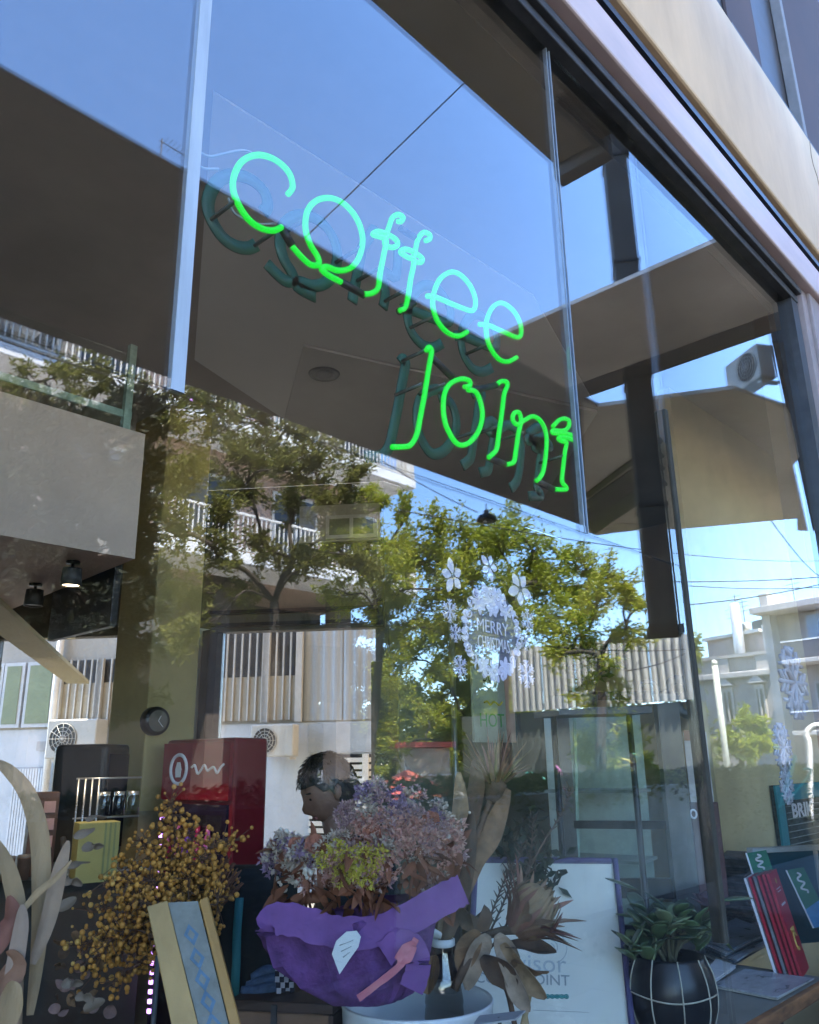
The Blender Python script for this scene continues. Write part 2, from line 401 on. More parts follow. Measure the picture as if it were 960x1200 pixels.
# hanging stub at the end of the wall beam
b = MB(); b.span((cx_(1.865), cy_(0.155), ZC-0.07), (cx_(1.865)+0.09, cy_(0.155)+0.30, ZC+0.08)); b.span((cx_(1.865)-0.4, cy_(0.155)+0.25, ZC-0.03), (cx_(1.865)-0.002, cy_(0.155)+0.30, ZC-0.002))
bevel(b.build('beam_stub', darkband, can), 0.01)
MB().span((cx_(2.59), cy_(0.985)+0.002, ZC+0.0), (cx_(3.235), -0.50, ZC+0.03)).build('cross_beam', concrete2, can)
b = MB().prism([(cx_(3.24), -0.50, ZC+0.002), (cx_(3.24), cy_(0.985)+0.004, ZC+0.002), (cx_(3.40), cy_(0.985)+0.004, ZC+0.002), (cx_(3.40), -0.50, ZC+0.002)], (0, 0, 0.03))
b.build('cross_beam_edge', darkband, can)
# wide slab beyond the opening
def cz(px, py, dz=0.0): return st_z(px, py, ZC+dz)
sp = [cz(684, 470), cz(700, 476), cz(860, 455), cz(921, 476), cz(947, 517), cz(931, 545), cz(948, 622), cz(935, 621), cz(935, 607), cz(791, 620), cz(763, 617), cz(700, 627), cz(687, 622)]
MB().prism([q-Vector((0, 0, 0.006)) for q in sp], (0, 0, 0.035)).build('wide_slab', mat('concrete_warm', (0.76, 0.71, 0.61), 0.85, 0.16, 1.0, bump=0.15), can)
tri = [cz(700, 626.5, -0.016), cz(722, 613, -0.016), cz(764, 615.5, -0.016), cz(752, 621, -0.016)]
MB().prism(tri, (0, 0, 0.006)).build('light_panel', mat('pale_panel', (0.62, 0.56, 0.47), 0.7), can)
for (p, q, wd, mm) in (((688, 582), (776, 516), 5, black), ((690, 592), (776, 532), 9, greymetal), ((688, 606), (776, 545), 12, darkband), ((692, 620), (778, 562), 16, greymetal)):
    a, c = Vector(p), Vector(q); n = Vector((-(c-a).y, (c-a).x)).normalized()*wd/2
    pl = [cz(*(a+n), -0.03), cz(*(c+n), -0.03), cz(*(c-n), -0.03), cz(*(a-n), -0.03)]
    MB().prism(pl, (0, 0, 0.018)).build('soffit_slat', mm, can)
# dark brick end wall hanging beyond the slab
brk = mat('dark_brick', (0.055, 0.05, 0.05), 0.8, 0.25, 12, bump=0.3)
O = cz(905, 400); 
O2 = cz(953, 622)
dd = (O2-O); dd.z = 0; ln = dd.length; dd.normalize(); nn = Vector((0, 0, 1)).cross(dd)
if nn.dot(Vector((0, 1, 0))) < 0: nn = -nn
pier_w = 0.62
MB().prism([O, O2, O2+nn*pier_w, O+nn*pier_w], (0, 0, 0.12)).build('brick_soffit', mat('mortar_dark', (0.03, 0.03, 0.03), 0.9), can)
bme = None
rows = int(ln/0.30); 
for i in range(rows):
    for j in range(2):
        o = MB().box((0, 0, 0), (0.285, 0.265, 0.02)).build('brick', brk, can) if bme is None else link('brick', bme, can)
        bme = o.data
        pos = O + dd*(0.15+i*0.30) + nn*(0.02+0.135+j*0.28)
        o.matrix_basis = Matrix.Translation((pos.x, pos.y, ZC-0.006+random.uniform(-0.003, 0.003))) @ Matrix.Rotation(math.atan2(dd.y, dd.x), 4, 'Z')
# ventilation duct standing behind the slab
dl = 3.70*K
p0 = st_l(779, 735, dl); p1 = st_l(722, 140, dl)
duct = thing('ventilation_duct', 'grey metal duct rising past the canopy, mirrored beside the steel post', 'duct', (p0.x, p0.y, p0.z))
dw = 0.148*K
bevel(MB().box((p0.x, p0.y, p0.z+3.25), (dw, dw*0.8, 6.5), rz=-0.55).build('shaft', mat('duct_grey', (0.075, 0.075, 0.072), 0.6, 0.2, 4), duct), 0.01)
for k in range(6): MB().box((p0.x, p0.y, p0.z+0.9+k*1.05), (dw+0.016, dw*0.8+0.016, 0.03), rz=-0.55).build('seam_ring', darkmetal, duct)
b = MB().box((p0.x, p0.y, p0.z-0.03), (dw*1.15, dw*0.95, 0.06), rz=-0.55); b.build('end_plate', darkmetal, duct)
# ================================================================== across the street (seen mirrored in the window)
YF = 15.3
def fx(px, py=850, yv=YF): return on_y(px, py, yv).x
def fz(px, py, yv=YF): return on_y(px, py, yv).z
def fb(mb, x0, x1, z0, z1, d0=0.0, d1=0.1, yv=YF):       # box on the facade across the street, d out of the wall
    return mb.span((x0, -yv+d0, z0), (x1, -yv+d1, z1))
salmon = mat('salmon_plaster', (0.47, 0.33, 0.26), 0.9, 0.10, 1.5, bump=0.2)
tan = mat('tan_plaster', (0.45, 0.36, 0.27), 0.9, 0.10, 1.5, bump=0.2)
darkglass = mat('dark_window', (0.03, 0.035, 0.04), 0.08, 0.2, 3, spec=0.6)
railm = mat('railing_paint', (0.70, 0.69, 0.66), 0.5, 0.08, 9)
greycorr = mat('grey_corrugated_sheet', (0.34, 0.36, 0.37), 0.5, 0.10, 3, metal=0.1, stretch=(1, 1, 0.2))
ZF = [2.42, 5.75, 8.85, 11.95]
XR = fx(447, 800); XL = 2.6
ob = thing('apartment_building', 'salmon and white apartment block with railed balconies across the street, behind trees', 'building', ((XL+XR)/2, -YF-4, 0))
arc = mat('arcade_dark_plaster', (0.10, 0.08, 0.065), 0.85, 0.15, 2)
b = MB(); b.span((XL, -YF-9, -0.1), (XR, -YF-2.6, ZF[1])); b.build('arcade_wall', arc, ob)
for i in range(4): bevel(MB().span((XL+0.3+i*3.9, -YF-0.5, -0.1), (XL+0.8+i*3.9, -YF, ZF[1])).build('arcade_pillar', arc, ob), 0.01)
lv_ = fb(MB(), fx(196, 730), fx(252, 730), 4.3, 5.5, -2.598, -2.5).build('shutter', white, ob)
for k in range(12): fb(MB(), fx(196, 730), fx(252, 730), 4.32+k*0.098, 4.38+k*0.098, -2.498, -2.47).build('slat', white, lv_)
b = MB(); b.span((XL, -YF-9, ZF[1]+0.002), (XR, -YF, 13.0)); b.build('wall', salmon, ob)
b = MB(); b.span((XL-0.3, -YF-9.2, 13.002), (XR+0.2, -YF+1.4, 13.25)); b.build('roof', offwhite, ob)
# balconies
for k, z in enumerate(ZF[1:]):
    x0, x1 = XL+0.2, XR-0.02
    s1 = bevel(fb(MB(), x0, x1, z-0.02, z+0.24, 0.001, 1.45).build('balcony_slab', white, ob), 0.015)
    rl = MB()
    n = int((x1-x0)/0.13)
    for i in range(n+1):
        xx = x0+0.05+i*(x1-x0-0.1)/n; rl.span((xx-0.013, -YF+1.36, z+0.24), (xx+0.013, -YF+1.386, z+1.14))
    for zz in (0.30, 1.12): rl.span((x0, -YF+1.35, z+zz), (x1, -YF+1.40, z+zz+0.05))
    tag(rl.build('railing', railm, s1), kind='stuff')
    for i, xw in enumerate((XL+1.5, XL+4.3, XL+7.0, XL+9.7, XL+12.0)):
        if xw > XR-1.6: continue
        wv = fb(MB(), xw, xw+1.5, z+0.26, z+2.45, 0.002, 0.05).build('balcony_door', offwhite, ob)
        fb(MB(), xw+0.07, xw+0.72, z+0.34, z+2.36, 0.052, 0.062).build('pane', darkglass, wv)
        fb(MB(), xw+0.78, xw+1.43, z+0.34, z+2.36, 0.052, 0.062).build('pane', darkglass, wv)
    fb(MB(), XR-0.35, XR-0.05, z+0.24, z+1.3, 1.0, 1.42).build('partition', offwhite, ob)
# tinted street-side side wing far left with its own plaster
w2 = fb(MB(), XL, fx(150, 430), 8.86, 13.0, 0.003, 0.03).build('plaster_patch', tan, ob)
bevel(fb(MB(), XL, fx(28, 430), 9.9, 10.35, 0.031, 1.9).build('balcony_slab', white, ob), 0.02)
fb(MB(), fx(32, 440), fx(40, 440), 9.1, 10.3, 0.031, 0.06).build('window', darkglass, ob)
def corr(mb, P0, U, N, wd, z0, z1, pitch=0.16, amp=0.025):
    n = int(wd/pitch)*4; vs = []
    for i in range(n+1):
        d = (0, 1, 1, 0)[i % 4]*amp*2; u = wd*i/n
        for z in (z0, z1): vs.append(Vector(P0)+U*u+N*d+Vector((0, 0, z)))
    return mb.add(vs, [(2*i, 2*i+2, 2*i+3, 2*i+1) for i in range(n)])
def aircon(c, u, n, label, s=1.0, side=1, group='air conditioners'):
    a = thing('air_conditioner', label, 'air conditioner', c, group)
    c = Vector(c); u = Vector(u); n = Vector(n); fr_ = (c, u, n)
    bevel(MB().frame_box(fr_, -0.41*s, 0.41*s, -0.15*s, 0.15*s, -0.28*s, 0.28*s).build('casing', mat('ac_white', (0.46, 0.44, 0.39), 0.5, 0.05, 6), a), 0.02)
    fc = c-u*0.13*s*side+n*0.152*s; zz = Vector((0, 0, 1))
    rec = MB().prism([fc+(u*math.cos(t)+zz*math.sin(t))*0.225*s for t in [2*math.pi*i/24 for i in range(24)]], n*0.004).build('fan_recess', black, a)
    gr = MB()
    for k in range(4): gr.tube([fc+(u*math.cos(t)+zz*math.sin(t))*0.055*(k+1)*s+n*0.012 for t in [2*math.pi*i/22 for i in range(22)]], 0.006*s, 5, closed=True)
    for k in range(6):
        t = math.pi*k/6; d_ = (u*math.cos(t)+zz*math.sin(t))*0.22*s; gr.tube([fc-d_+n*0.016, fc+d_+n*0.016], 0.004*s, 4)
    gr.build('fan_grille', MATS['ac_white'], rec)
    for sx in (-1, 1): MB().frame_box(fr_, sx*0.3*s-0.02, sx*0.3*s+0.02, -0.22*s, 0.1*s, -0.33*s, -0.285*s).build('bracket', offwhite, a)
    return a
pac = cz(880, 436, 0.36); lac = math.hypot(pac.x-CAM.x, -pac.y-CAM.y)
uac = Vector((0.55, -0.83, 0)).normalized(); nac = Vector((-0.83, -0.55, 0)).normalized()
if nac.dot(mir(CAM)-pac) < 0: nac = -nac
aircon(pac, uac, nac, 'white air conditioner seen from below beside the canopy opening', 62*lac/961/0.82, 1, 'canopy air conditioner')
aircon((fx(40, 395, YF-.25), -YF+.25, fz(40, 395, YF-.25)), (1, 0, 0), (0, 1, 0), 'air conditioner high on the tan wall at the left edge', 1.15, -1)

# ================================================================== white building behind the shop (seen through its rear window)
class DFac:
    def __init__(s, pa, la, pb, lb):
        A, B = at_l(pa, 890, la), at_l(pb, 890, lb); A.z = B.z = 0
        s.A, s.U = A, (B-A).normalized(); s.N = Vector((s.U.y, -s.U.x, 0))
        if s.N.dot(CAM-A) < 0: s.N = -s.N
        s.fr = (A, s.U, s.N)
    def uz(s, px, py, off=0.0):
        d = ray(px, py); a = s.A+s.N*off; t = (a-CAM).dot(s.N)/d.dot(s.N); p = CAM+d*t
        return (p-s.A).dot(s.U), p.z
    def pt(s, u, z, off=0.0): return s.A+s.U*u+s.N*off+Vector((0, 0, z))
rf = DFac(0, 13.5, 450, 11.0)
rbld = thing('white_rear_building', 'white building with railed openings and corrugated panels behind the shop', 'building', rf.A)
uL, uR = rf.uz(-60, 890)[0], rf.uz(452, 890)[0]
z1 = rf.uz(310, 848)[1]; z2 = z1+1.0; ZR = 7.2
MB().frame_box(rf.fr, uL, uR, -6, 0, -0.1, z1).build('ground_floor_wall', mat('weathered_white', (0.50, 0.52, 0.54), 0.8, 0.06, 2), rbld)
MB().frame_box(rf.fr, uL, uR, -6, -0.004, z1+0.002, ZR).build('upper_wall', mat('weathered_cream', (0.36, 0.34, 0.30), 0.8, 0.08, 2), rbld)
MB().frame_box(rf.fr, uL-0.2, uR+0.1, -6.2, 0.3, ZR+0.002, ZR+0.2).build('roof', offwhite, rbld)
barm = mat('bar_paint', (0.45, 0.43, 0.39), 0.5, 0.08, 9)
def railbay(pa, pb, pmid, top):
    ua, ub = rf.uz(pa, 840)[0], rf.uz(pb, 840)[0]; za, zb = z1+0.04, z1+top; zm = z1+0.62
    o = MB().frame_box(rf.fr, ua, ub, 0.0, 0.02, za, zb).build('railed_opening', mat('opening_dark', (0.06, 0.062, 0.065), 0.6, 0.3, 3), rbld)
    MB().frame_box(rf.fr, ua, ub, 0.03, 0.05, za, zm).build('lower_panel', mat('cream_panel', (0.33, 0.29, 0.22), 0.7, 0.08, 4), o)
    n = int((ub-ua)/0.115)
    for i in range(n+1):
        uu = ua+0.03+i*(ub-ua-0.06)/n; MB().frame_box(rf.fr, uu-0.011, uu+0.011, 0.052, 0.075, za, zb).build('bar', barm, o)
    for uu in (ua, ub): MB().frame_box(rf.fr, uu-0.045, uu+0.045, 0.051, 0.11, za-0.03, zb).build('bar_post', barm, o)
railbay(70, 116, 0, 0.95); railbay(117, 160, 0, 0.95); railbay(254, 312, 0, 1.25); railbay(313, 352, 0, 1.25)
for (pa, pb) in ((354, 402), (403, 450)):
    ua, ub = rf.uz(pa, 840)[0], rf.uz(pb, 840)[0]
    o = corr(MB(), rf.pt(ua, 0, 0.004), rf.U, rf.N, ub-ua-0.01, z1+0.02, z1+1.25, 0.12, 0.005).build('corrugated_panel', greycorr, rbld); o.modifiers.new('t', 'SOLIDIFY').thickness = 0.008
for (pa, pb) in ((-30, 1), (2, 26), (29, 63)):
    ua, ub = rf.uz(pa, 840)[0], rf.uz(pb, 840)[0]
    o = MB().frame_box(rf.fr, ua, ub, 0.0, 0.06, z1+0.03, z1+0.95).build('painted_window', MATS['weathered_white'], rbld)
    MB().frame_box(rf.fr, ua+0.05, ub-0.05, 0.061, 0.07, z1+0.08, z1+0.9).build('pane', mat('green_blind', (0.20, 0.23, 0.13), 0.5, 0.08, 4), o)
up_ = rf.uz(66, 850)[0]; MB().tube([rf.pt(up_, -0.1, 0.1), rf.pt(up_, 5, 0.1)], 0.05, 10).build('drain_pipe', railm, rbld)
ua, ub = rf.uz(14, 940)[0], rf.uz(49, 940)[0]; zt_s = rf.uz(30, 899)[1]
o = MB().frame_box(rf.fr, ua, ub, 0.003, 0.03, 0.0, zt_s).build('roller_shutter', mat('shutter_grey', (0.30, 0.32, 0.34), 0.5, 0.1, 5), rbld)
for i in range(11):
    uu = ua+(ub-ua)*(i+0.5)/11; MB().frame_box(rf.fr, uu-0.016, uu+0.016, 0.031, 0.05, 0.0, zt_s-0.02).build('rib', mat('shutter_pale', (0.55, 0.57, 0.59), 0.5), o)
ua, ub = rf.uz(362, 880)[0], rf.uz(450, 880)[0]; zs_ = rf.uz(410, 882)[1]
MB().frame_box(rf.fr, ua, ub, 0.002, 0.02, zs_, z1-0.02).build('stone_band', mat('grey_blue_stone', (0.36, 0.40, 0.43), 0.8, 0.12, 4), rbld)
lo = MB().frame_box(rf.fr, ua+0.03, ub, 0.002, 0.012, 0.2, zs_-0.02).build('louvre_opening', darkglass, rbld)
nsl = 15
for i in range(nsl):
    z = 0.25+(zs_-0.3)*(i+0.5)/nsl; MB().frame_box(rf.fr, ua+0.03, ub, 0.02, 0.05, z-0.028, z+0.028).build('slat', offwhite, lo)
um_ = rf.uz(430, 880)[0]; MB().frame_box(rf.fr, um_-0.04, um_+0.04, 0.052, 0.08, 0.2, zs_-0.02).build('louvre_post', offwhite, lo)
ua, za_v = rf.uz(45, 869); ub, zb_v = rf.uz(55, 880)
MB().frame_box(rf.fr, ua, ub, 0.002, 0.03, zb_v, za_v).build('vent_plate', mat('vent_grey', (0.35, 0.34, 0.33), 0.6), rbld)
for (px, py, lab, s_) in ((90, 866, 'air conditioner on the white wall above the black coffee machine', 0.92), (322, 868, 'air conditioner on the white wall beside the red drinks fridge', 0.72)):
    u_, z_ = rf.uz(px, py, 0.25); aircon(rf.pt(u_, z_, 0.25), rf.U, rf.N, lab, s_)
# tv antenna on the roof across the street
ant = thing('tv_antenna', 'thin television antenna on the roof above the dark beam', 'antenna', mir(on_y(191, 190, YF+2)))
pt = mir(on_y(190, 166, YF+2)); ant.location = (pt.x, pt.y, 13.25)
MB().tube([(pt.x, pt.y, 13.25), (pt.x, pt.y, pt.z+0.12)], 0.018, 6).build('mast', darkmetal, ant)
bm_ = MB().tube([(pt.x-0.1, pt.y, pt.z), (pt.x+0.95, pt.y, pt.z-0.02)], 0.014, 6).build('boom', darkmetal, ant)
for i in range(7): MB().tube([(pt.x+0.05+i*0.13, pt.y-0.3, pt.z), (pt.x+0.05+i*0.13, pt.y+0.3, pt.z)], 0.006, 5).build('element', darkmetal, ant)

# ---- buildings down the street to the right
class Fac:
    """a house front given by where its two ends stand in the mirrored street"""
    def __init__(s, pa, la, pb, lb):
        A, B = at_l(pa, 890, la), at_l(pb, 890, lb); A.z = B.z = 0
        s.A, s.Uv = A, (B-A).normalized(); s.len = (B-A).length
        s.nv = Vector((s.Uv.y, -s.Uv.x, 0))
        if s.nv.dot(CAM-A) < 0: s.nv = -s.nv
        s.fr = (mir(A), mir(s.Uv), mir(s.nv))
    def uz(s, px, py, off=0.0):
        d = ray(px, py); a = s.A + s.nv*off
        t = (a-CAM).dot(s.nv)/d.dot(s.nv); p = CAM + d*t
        return (p-s.A).dot(s.Uv), p.z
    def rect(s, mb, px0, py0, px1, py1, d0, d1):
        u0, z1 = s.uz(px0, py0, d1); u1, z0 = s.uz(px1, py1, d1)
        return mb.frame_box(s.fr, u0, u1, d0, d1, z0, z1)
lav = mat('lavender_plaster', (0.34, 0.33, 0.335), 0.85, 0.14, 1.0, bump=0.1)
lavtrim = mat('pale_trim_stone', (0.44, 0.42, 0.40), 0.8, 0.14, 1.0)
nf = Fac(806, 48, 908, 45.5)
ng = thing('old_town_house', 'pale neoclassical house with balustraded parapet and two pedimented windows', 'building', nf.fr[0])
u0, zt = nf.uz(812, 800); u1, _ = nf.uz(908, 790)
MB().frame_box(nf.fr, u0, u1, -9, 0, -0.1, zt).build('wall', lav, ng)
bevel(MB().frame_box(nf.fr, u0-0.2, u1, -0.2, 0.45, zt+0.002, zt+0.30).build('cornice', lavtrim, ng), 0.05)
MB().frame_box(nf.fr, u0-0.1, u1, -0.2, 0.25, zt+1.05, zt+1.22).build('parapet_rail', lavtrim, ng)
for f0, f1 in ((0.0, 0.10), (0.36, 0.50), (0.83, 1.0)):
    MB().frame_box(nf.fr, u0+(u1-u0)*f0, u0+(u1-u0)*f1, -0.15, 0.2, zt+0.302, zt+1.048).build('parapet_block', lavtrim, ng)
bal = MB()
for i in range(46):
    uu = u0+(u1-u0)*(i+0.5)/46; bal.frame_box(nf.fr, uu-0.03, uu+0.03, -0.05, 0.05, zt+0.302, zt+1.048)
tag(bal.build('balusters', lavtrim, ng), kind='stuff')
for px in (856, 894):
    a, zb_ = nf.uz(px-9, 806+(0 if px < 870 else -4)); c_, zl = nf.uz(px+9, 848)
    wv = MB().frame_box(nf.fr, a, c_, 0.002, 0.14, zl, zb_).build('window', lavtrim, ng)
    wd_ = c_-a
    MB().frame_box(nf.fr, a+wd_*0.2, c_-wd_*0.2, 0.142, 0.16, zl+0.1, zb_-0.25).build('pane', darkglass, wv)
    MB().frame_box(nf.fr, (a+c_)/2-0.05, (a+c_)/2+0.05, 0.161, 0.2, zl+0.1, zb_-0.25).build('mullion', lavtrim, wv)
    O_, U_, N_ = nf.fr
    tri_ = [O_+U_*(a-0.2)+Vector((0, 0, zb_+0.05)), O_+U_*(c_+0.2)+Vector((0, 0, zb_+0.05)), O_+U_*((a+c_)/2)+Vector((0, 0, zb_+0.55))]
    MB().prism(tri_, N_*0.4).build('pediment', lavtrim, wv)
# pink penthouse block behind it
pf = Fac(828, 60, 912, 56)
pg = thing('pink_rooftop_block', 'pink plastered rooftop block behind the neoclassical house', 'building', pf.fr[0])
ua, za_ = pf.uz(829, 752); ub, _ = pf.uz(895, 752); uc, zc_ = pf.uz(894, 732); ud, _ = pf.uz(925, 732)
pk = mat('pink_plaster', (0.46, 0.36, 0.32), 0.85, 0.14, 1.0)
MB().frame_box(pf.fr, ua, ub, -6, 0, 0, za_).build('wall', pk, pg)
MB().frame_box(pf.fr, ub+0.01, ud, -6, 0, 0, zc_).build('tower', offwhite, pg)
MB().frame_box(pf.fr, ua-0.1, ub, -6, 0.3, za_+0.002, za_+0.2).build('coping', offwhite, pg)
um, zm = pf.uz(867, 708); O_, U_, N_ = pf.fr
MB().tube([O_+U_*um+N_*0.5+Vector((0, 0, za_-3)), O_+U_*um+N_*0.5+Vector((0, 0, zm))], 0.33, 12).build('flue', mat('flue_metal', (0.66, 0.66, 0.66), 0.4, 0.08, 3, metal=0.5), pg)
for px in (856, 878, 889):
    uu, zz = pf.uz(px, 742)
    sh = bevel(MB().frame_box(pf.fr, uu-0.5, uu+0.5, -1.5, -1.0, za_+0.5, za_+1.0).build('solar_tank', greymetal if px == 878 else offwhite, pg), 0.15)
    MB().frame_box(pf.fr, uu-0.4, uu+0.4, -0.9, -0.8, za_+0.202, za_+0.9).build('collector', darkglass, sh)
for px, hh in ((836, 2.2), (842, 3.0), (850, 2.5), (912, 3.0)):
    uu, zz = pf.uz(px, 750); q = O_+U_*uu-N_*2
    a_ = thing('roof_aerial', 'thin roof aerial in front of the sky, %s' % {836: 'leftmost on the pink roof', 842: 'second from left on the pink roof', 850: 'beside the white solar tank', 912: 'on the tower at the right'}[px], 'antenna', (q.x, q.y, za_+0.2), 'aerials on the pink roof')
    if px == 912: q.z = 0; a_.location.z = zc_
    z0_ = a_.location.z
    MB().tube([(q.x, q.y, z0_), (q.x, q.y, z0_+hh)], 0.03, 6).build('mast', greymetal, a_)
    for k in range(3): MB().tube([Vector((q.x, q.y, z0_+hh-0.15-k*0.3))-U_*0.5, Vector((q.x, q.y, z0_+hh-0.15-k*0.3))+U_*0.5], 0.02, 5).build('element', greymetal, a_)
# modern apartment block at the right edge
af = Fac(906, 42, 985, 40.5)
ag = thing('balcony_apartment_block', 'grey-white apartment block with stacked balconies at the right edge', 'building', af.fr[0])
ua, zt2 = af.uz(908, 722); ub, _ = af.uz(1010, 722)
MB().frame_box(af.fr, ua, ub, -8, 0, -0.1, zt2).build('wall', mat('grey_plaster_warm', (0.34, 0.31, 0.29), 0.85, 0.14, 1.0), ag)
bevel(MB().frame_box(af.fr, ua-0.4, ub, -8, 1.4, zt2+0.002, zt2+0.3).build('roof', lavtrim, ag), 0.03)
uch, zch = af.uz(908, 708)
MB().frame_box(af.fr, ua-0.3, ua+0.1, -1, 0.6, 0, zt2+1.0).build('side_column', lavtrim, ag)
zz = zt2-2.2; k = 0
while zz > 0.5:
    s_ = bevel(MB().frame_box(af.fr, ua+0.8, ub, 0.002, 1.35, zz-0.18, zz).build('balcony_slab', mat('slab_cream', (0.48, 0.46, 0.43), 0.8, 0.1, 1.5), ag), 0.02)
    MB().frame_box(af.fr, ua+0.85, ub, 1.25, 1.32, zz+0.002, zz+0.75).build('parapet', mat('smoked_panel', (0.12, 0.12, 0.13), 0.4, 0.1, 2), s_)
    MB().frame_box(af.fr, ua+0.85, ub, 1.24, 1.33, zz+0.752, zz+0.82).build('handrail', railm, s_)
    for q in range(3):
        uu = ua+1.4+q*2.6
        d_ = MB().frame_box(af.fr, uu, uu+1.5, 0.002, 0.05, zz+0.002, zz+2.1).build('balcony_door', lavtrim, ag)
        MB().frame_box(af.fr, uu+0.1, uu+1.4, 0.052, 0.07, zz+0.1, zz+2.0).build('pane', darkglass if (q+k) % 2 else mat('sky_blue_blind', (0.30, 0.40, 0.52), 0.5), d_)
    zz -= 3.0; k += 1
# street lamp, white, arched
lp = st_l(944, 960, 16); lamp = thing('arched_street_lamp', 'thin white street lamp with curved arm at the right edge', 'street lamp', (lp.x, lp.y, 0))
top = st_l(946, 862, 16); e_ = st_l(962, 850, 16)
MB().tube(spline([(lp.x, lp.y, -0.1), (top.x, top.y, top.z-0.3), (top.x, top.y, top.z), (top.x*0.6+e_.x*0.4, top.y*0.6+e_.y*0.4, e_.z-0.03), (e_.x, e_.y, e_.z), (e_.x+0.2, e_.y, e_.z-0.08)], 5), 0.05, 10).build('pole', railm, lamp)
bevel(MB().box((e_.x+0.3, e_.y, e_.z-0.13), (0.5, 0.2, 0.08)).build('lamp_head', railm, lamp), 0.02)
# tall thin flag pole in front of the old house
pp = st_l(838, 780, 30); pq = st_l(846, 900, 30)
fp = thing('slim_white_pole', 'slim pale pole standing in front of the neoclassical house', 'pole', (pp.x, pp.y, -0.1))
MB().tube([(pp.x, pp.y, -0.1), (pp.x, pp.y, pp.z)], 0.11, 8).build('shaft', mat('pole_green_grey', (0.55, 0.56, 0.46), 0.5), fp)
MB().ball((pp.x, pp.y, pp.z+0.08), 0.12).build('cap', MATS['pole_green_grey'], fp)

# corrugated hoarding and painted wall beyond the trees
hf = Fac(585, 17.5, 808, 15.0)
hg = thing('corrugated_hoarding', 'pale corrugated metal hoarding on a grey wall behind the trees', 'hoarding', hf.fr[0])
uA, zA = hf.uz(598, 762); uB, zB = hf.uz(808, 745); _, zC2 = hf.uz(640, 832)
pale = mat('pale_corrugated_sheet', (0.44, 0.46, 0.46), 0.5, 0.08, 1.5, stretch=(1, 1, 0.3))
nseg = 5
for i in range(nseg):
    a_, c_ = uA+(uB-uA)*i/nseg, uA+(uB-uA)*(i+1)/nseg
    m_ = corr(MB(), hf.fr[0]+hf.fr[1]*(a_+0.01), hf.fr[1], hf.fr[2], c_-a_-0.02, zC2, zA+(zB-zA)*i/nseg, 0.14, 0.02)
    o = m_.build('corrugated_panel', pale, hg); md = o.modifiers.new('t', 'SOLIDIFY'); md.thickness = 0.008
MB().frame_box(hf.fr, uA-1.5, uB, -0.3, -0.05, -0.1, zC2-0.02).build('wall', mat('graffiti_wall', (0.13, 0.15, 0.135), 0.8, 0.18, 2.5), hg)
gcol = [(0.10, 0.42, 0.36), (0.45, 0.20, 0.40), (0.10, 0.25, 0.50), (0.5, 0.45, 0.10)]
for i in range(9):
    uu = uA+0.5+i*0.62; z0 = 0.7+0.5*random.random(); O_, U_, N_ = hf.fr
    pts = spline([O_+U_*(uu+random.uniform(-0.3, 0.3))-N_*0.048+Vector((0, 0, z0+random.uniform(-0.35, 0.45))) for _ in range(6)], 4)
    MB().tube(pts, 0.02, 5).build('graffiti_stroke', mat('graffiti_%d' % (i % 4), gcol[i % 4], 0.6), hg)

# red parasol and kiosk
kp = st_l(478, 960, 15); ks = thing('red_parasol', 'small red parasol behind the bouquet, across the street', 'parasol', (kp.x, kp.y, 0))
tp = st_l(480, 902, 15).z
MB().tube([(kp.x, kp.y, -0.1), (kp.x, kp.y, tp+0.05)], 0.03, 8).build('pole', railm, ks)
for i in range(8):
    a0_, a1_ = 2*math.pi*i/8, 2*math.pi*(i+1)/8; rr = 0.78
    vs = [(kp.x, kp.y, tp), (kp.x+rr*math.cos(a0_), kp.y+rr*math.sin(a0_), tp-0.38), (kp.x+rr*math.cos(a1_), kp.y+rr*math.sin(a1_), tp-0.38)]
    o = MB().add(vs + [(v[0], v[1], v[2]-0.1) for v in vs[1:]], [(0, 1, 2), (1, 3, 4, 2)]).build('canopy_panel', mat('parasol_red', (0.62, 0.12, 0.09), 0.7) if i % 2 else mat('parasol_coral', (0.68, 0.20, 0.15), 0.7), ks)
    o.modifiers.new('t', 'SOLIDIFY').thickness = 0.006
kq = st_l(497, 940, 16.5)
ki = thing('street_kiosk', 'small cream street kiosk next to the red parasol', 'kiosk', (kq.x, kq.y, 0))
bevel(MB().box((kq.x, kq.y, 0.8), (0.9, 0.7, 1.8), rz=0.6).build('body', mat('cream_paint', (0.62, 0.54, 0.42), 0.6), ki), 0.02)
MB().box((kq.x, kq.y, 1.76), (1.1, 0.9, 0.1), rz=0.6).build('roof', MATS['parasol_red'], ki)
for k in range(3): MB().box((kq.x, kq.y, 0.55+k*0.33), (0.94, 0.74, 0.03), rz=0.6).build('shelf', railm, ki)

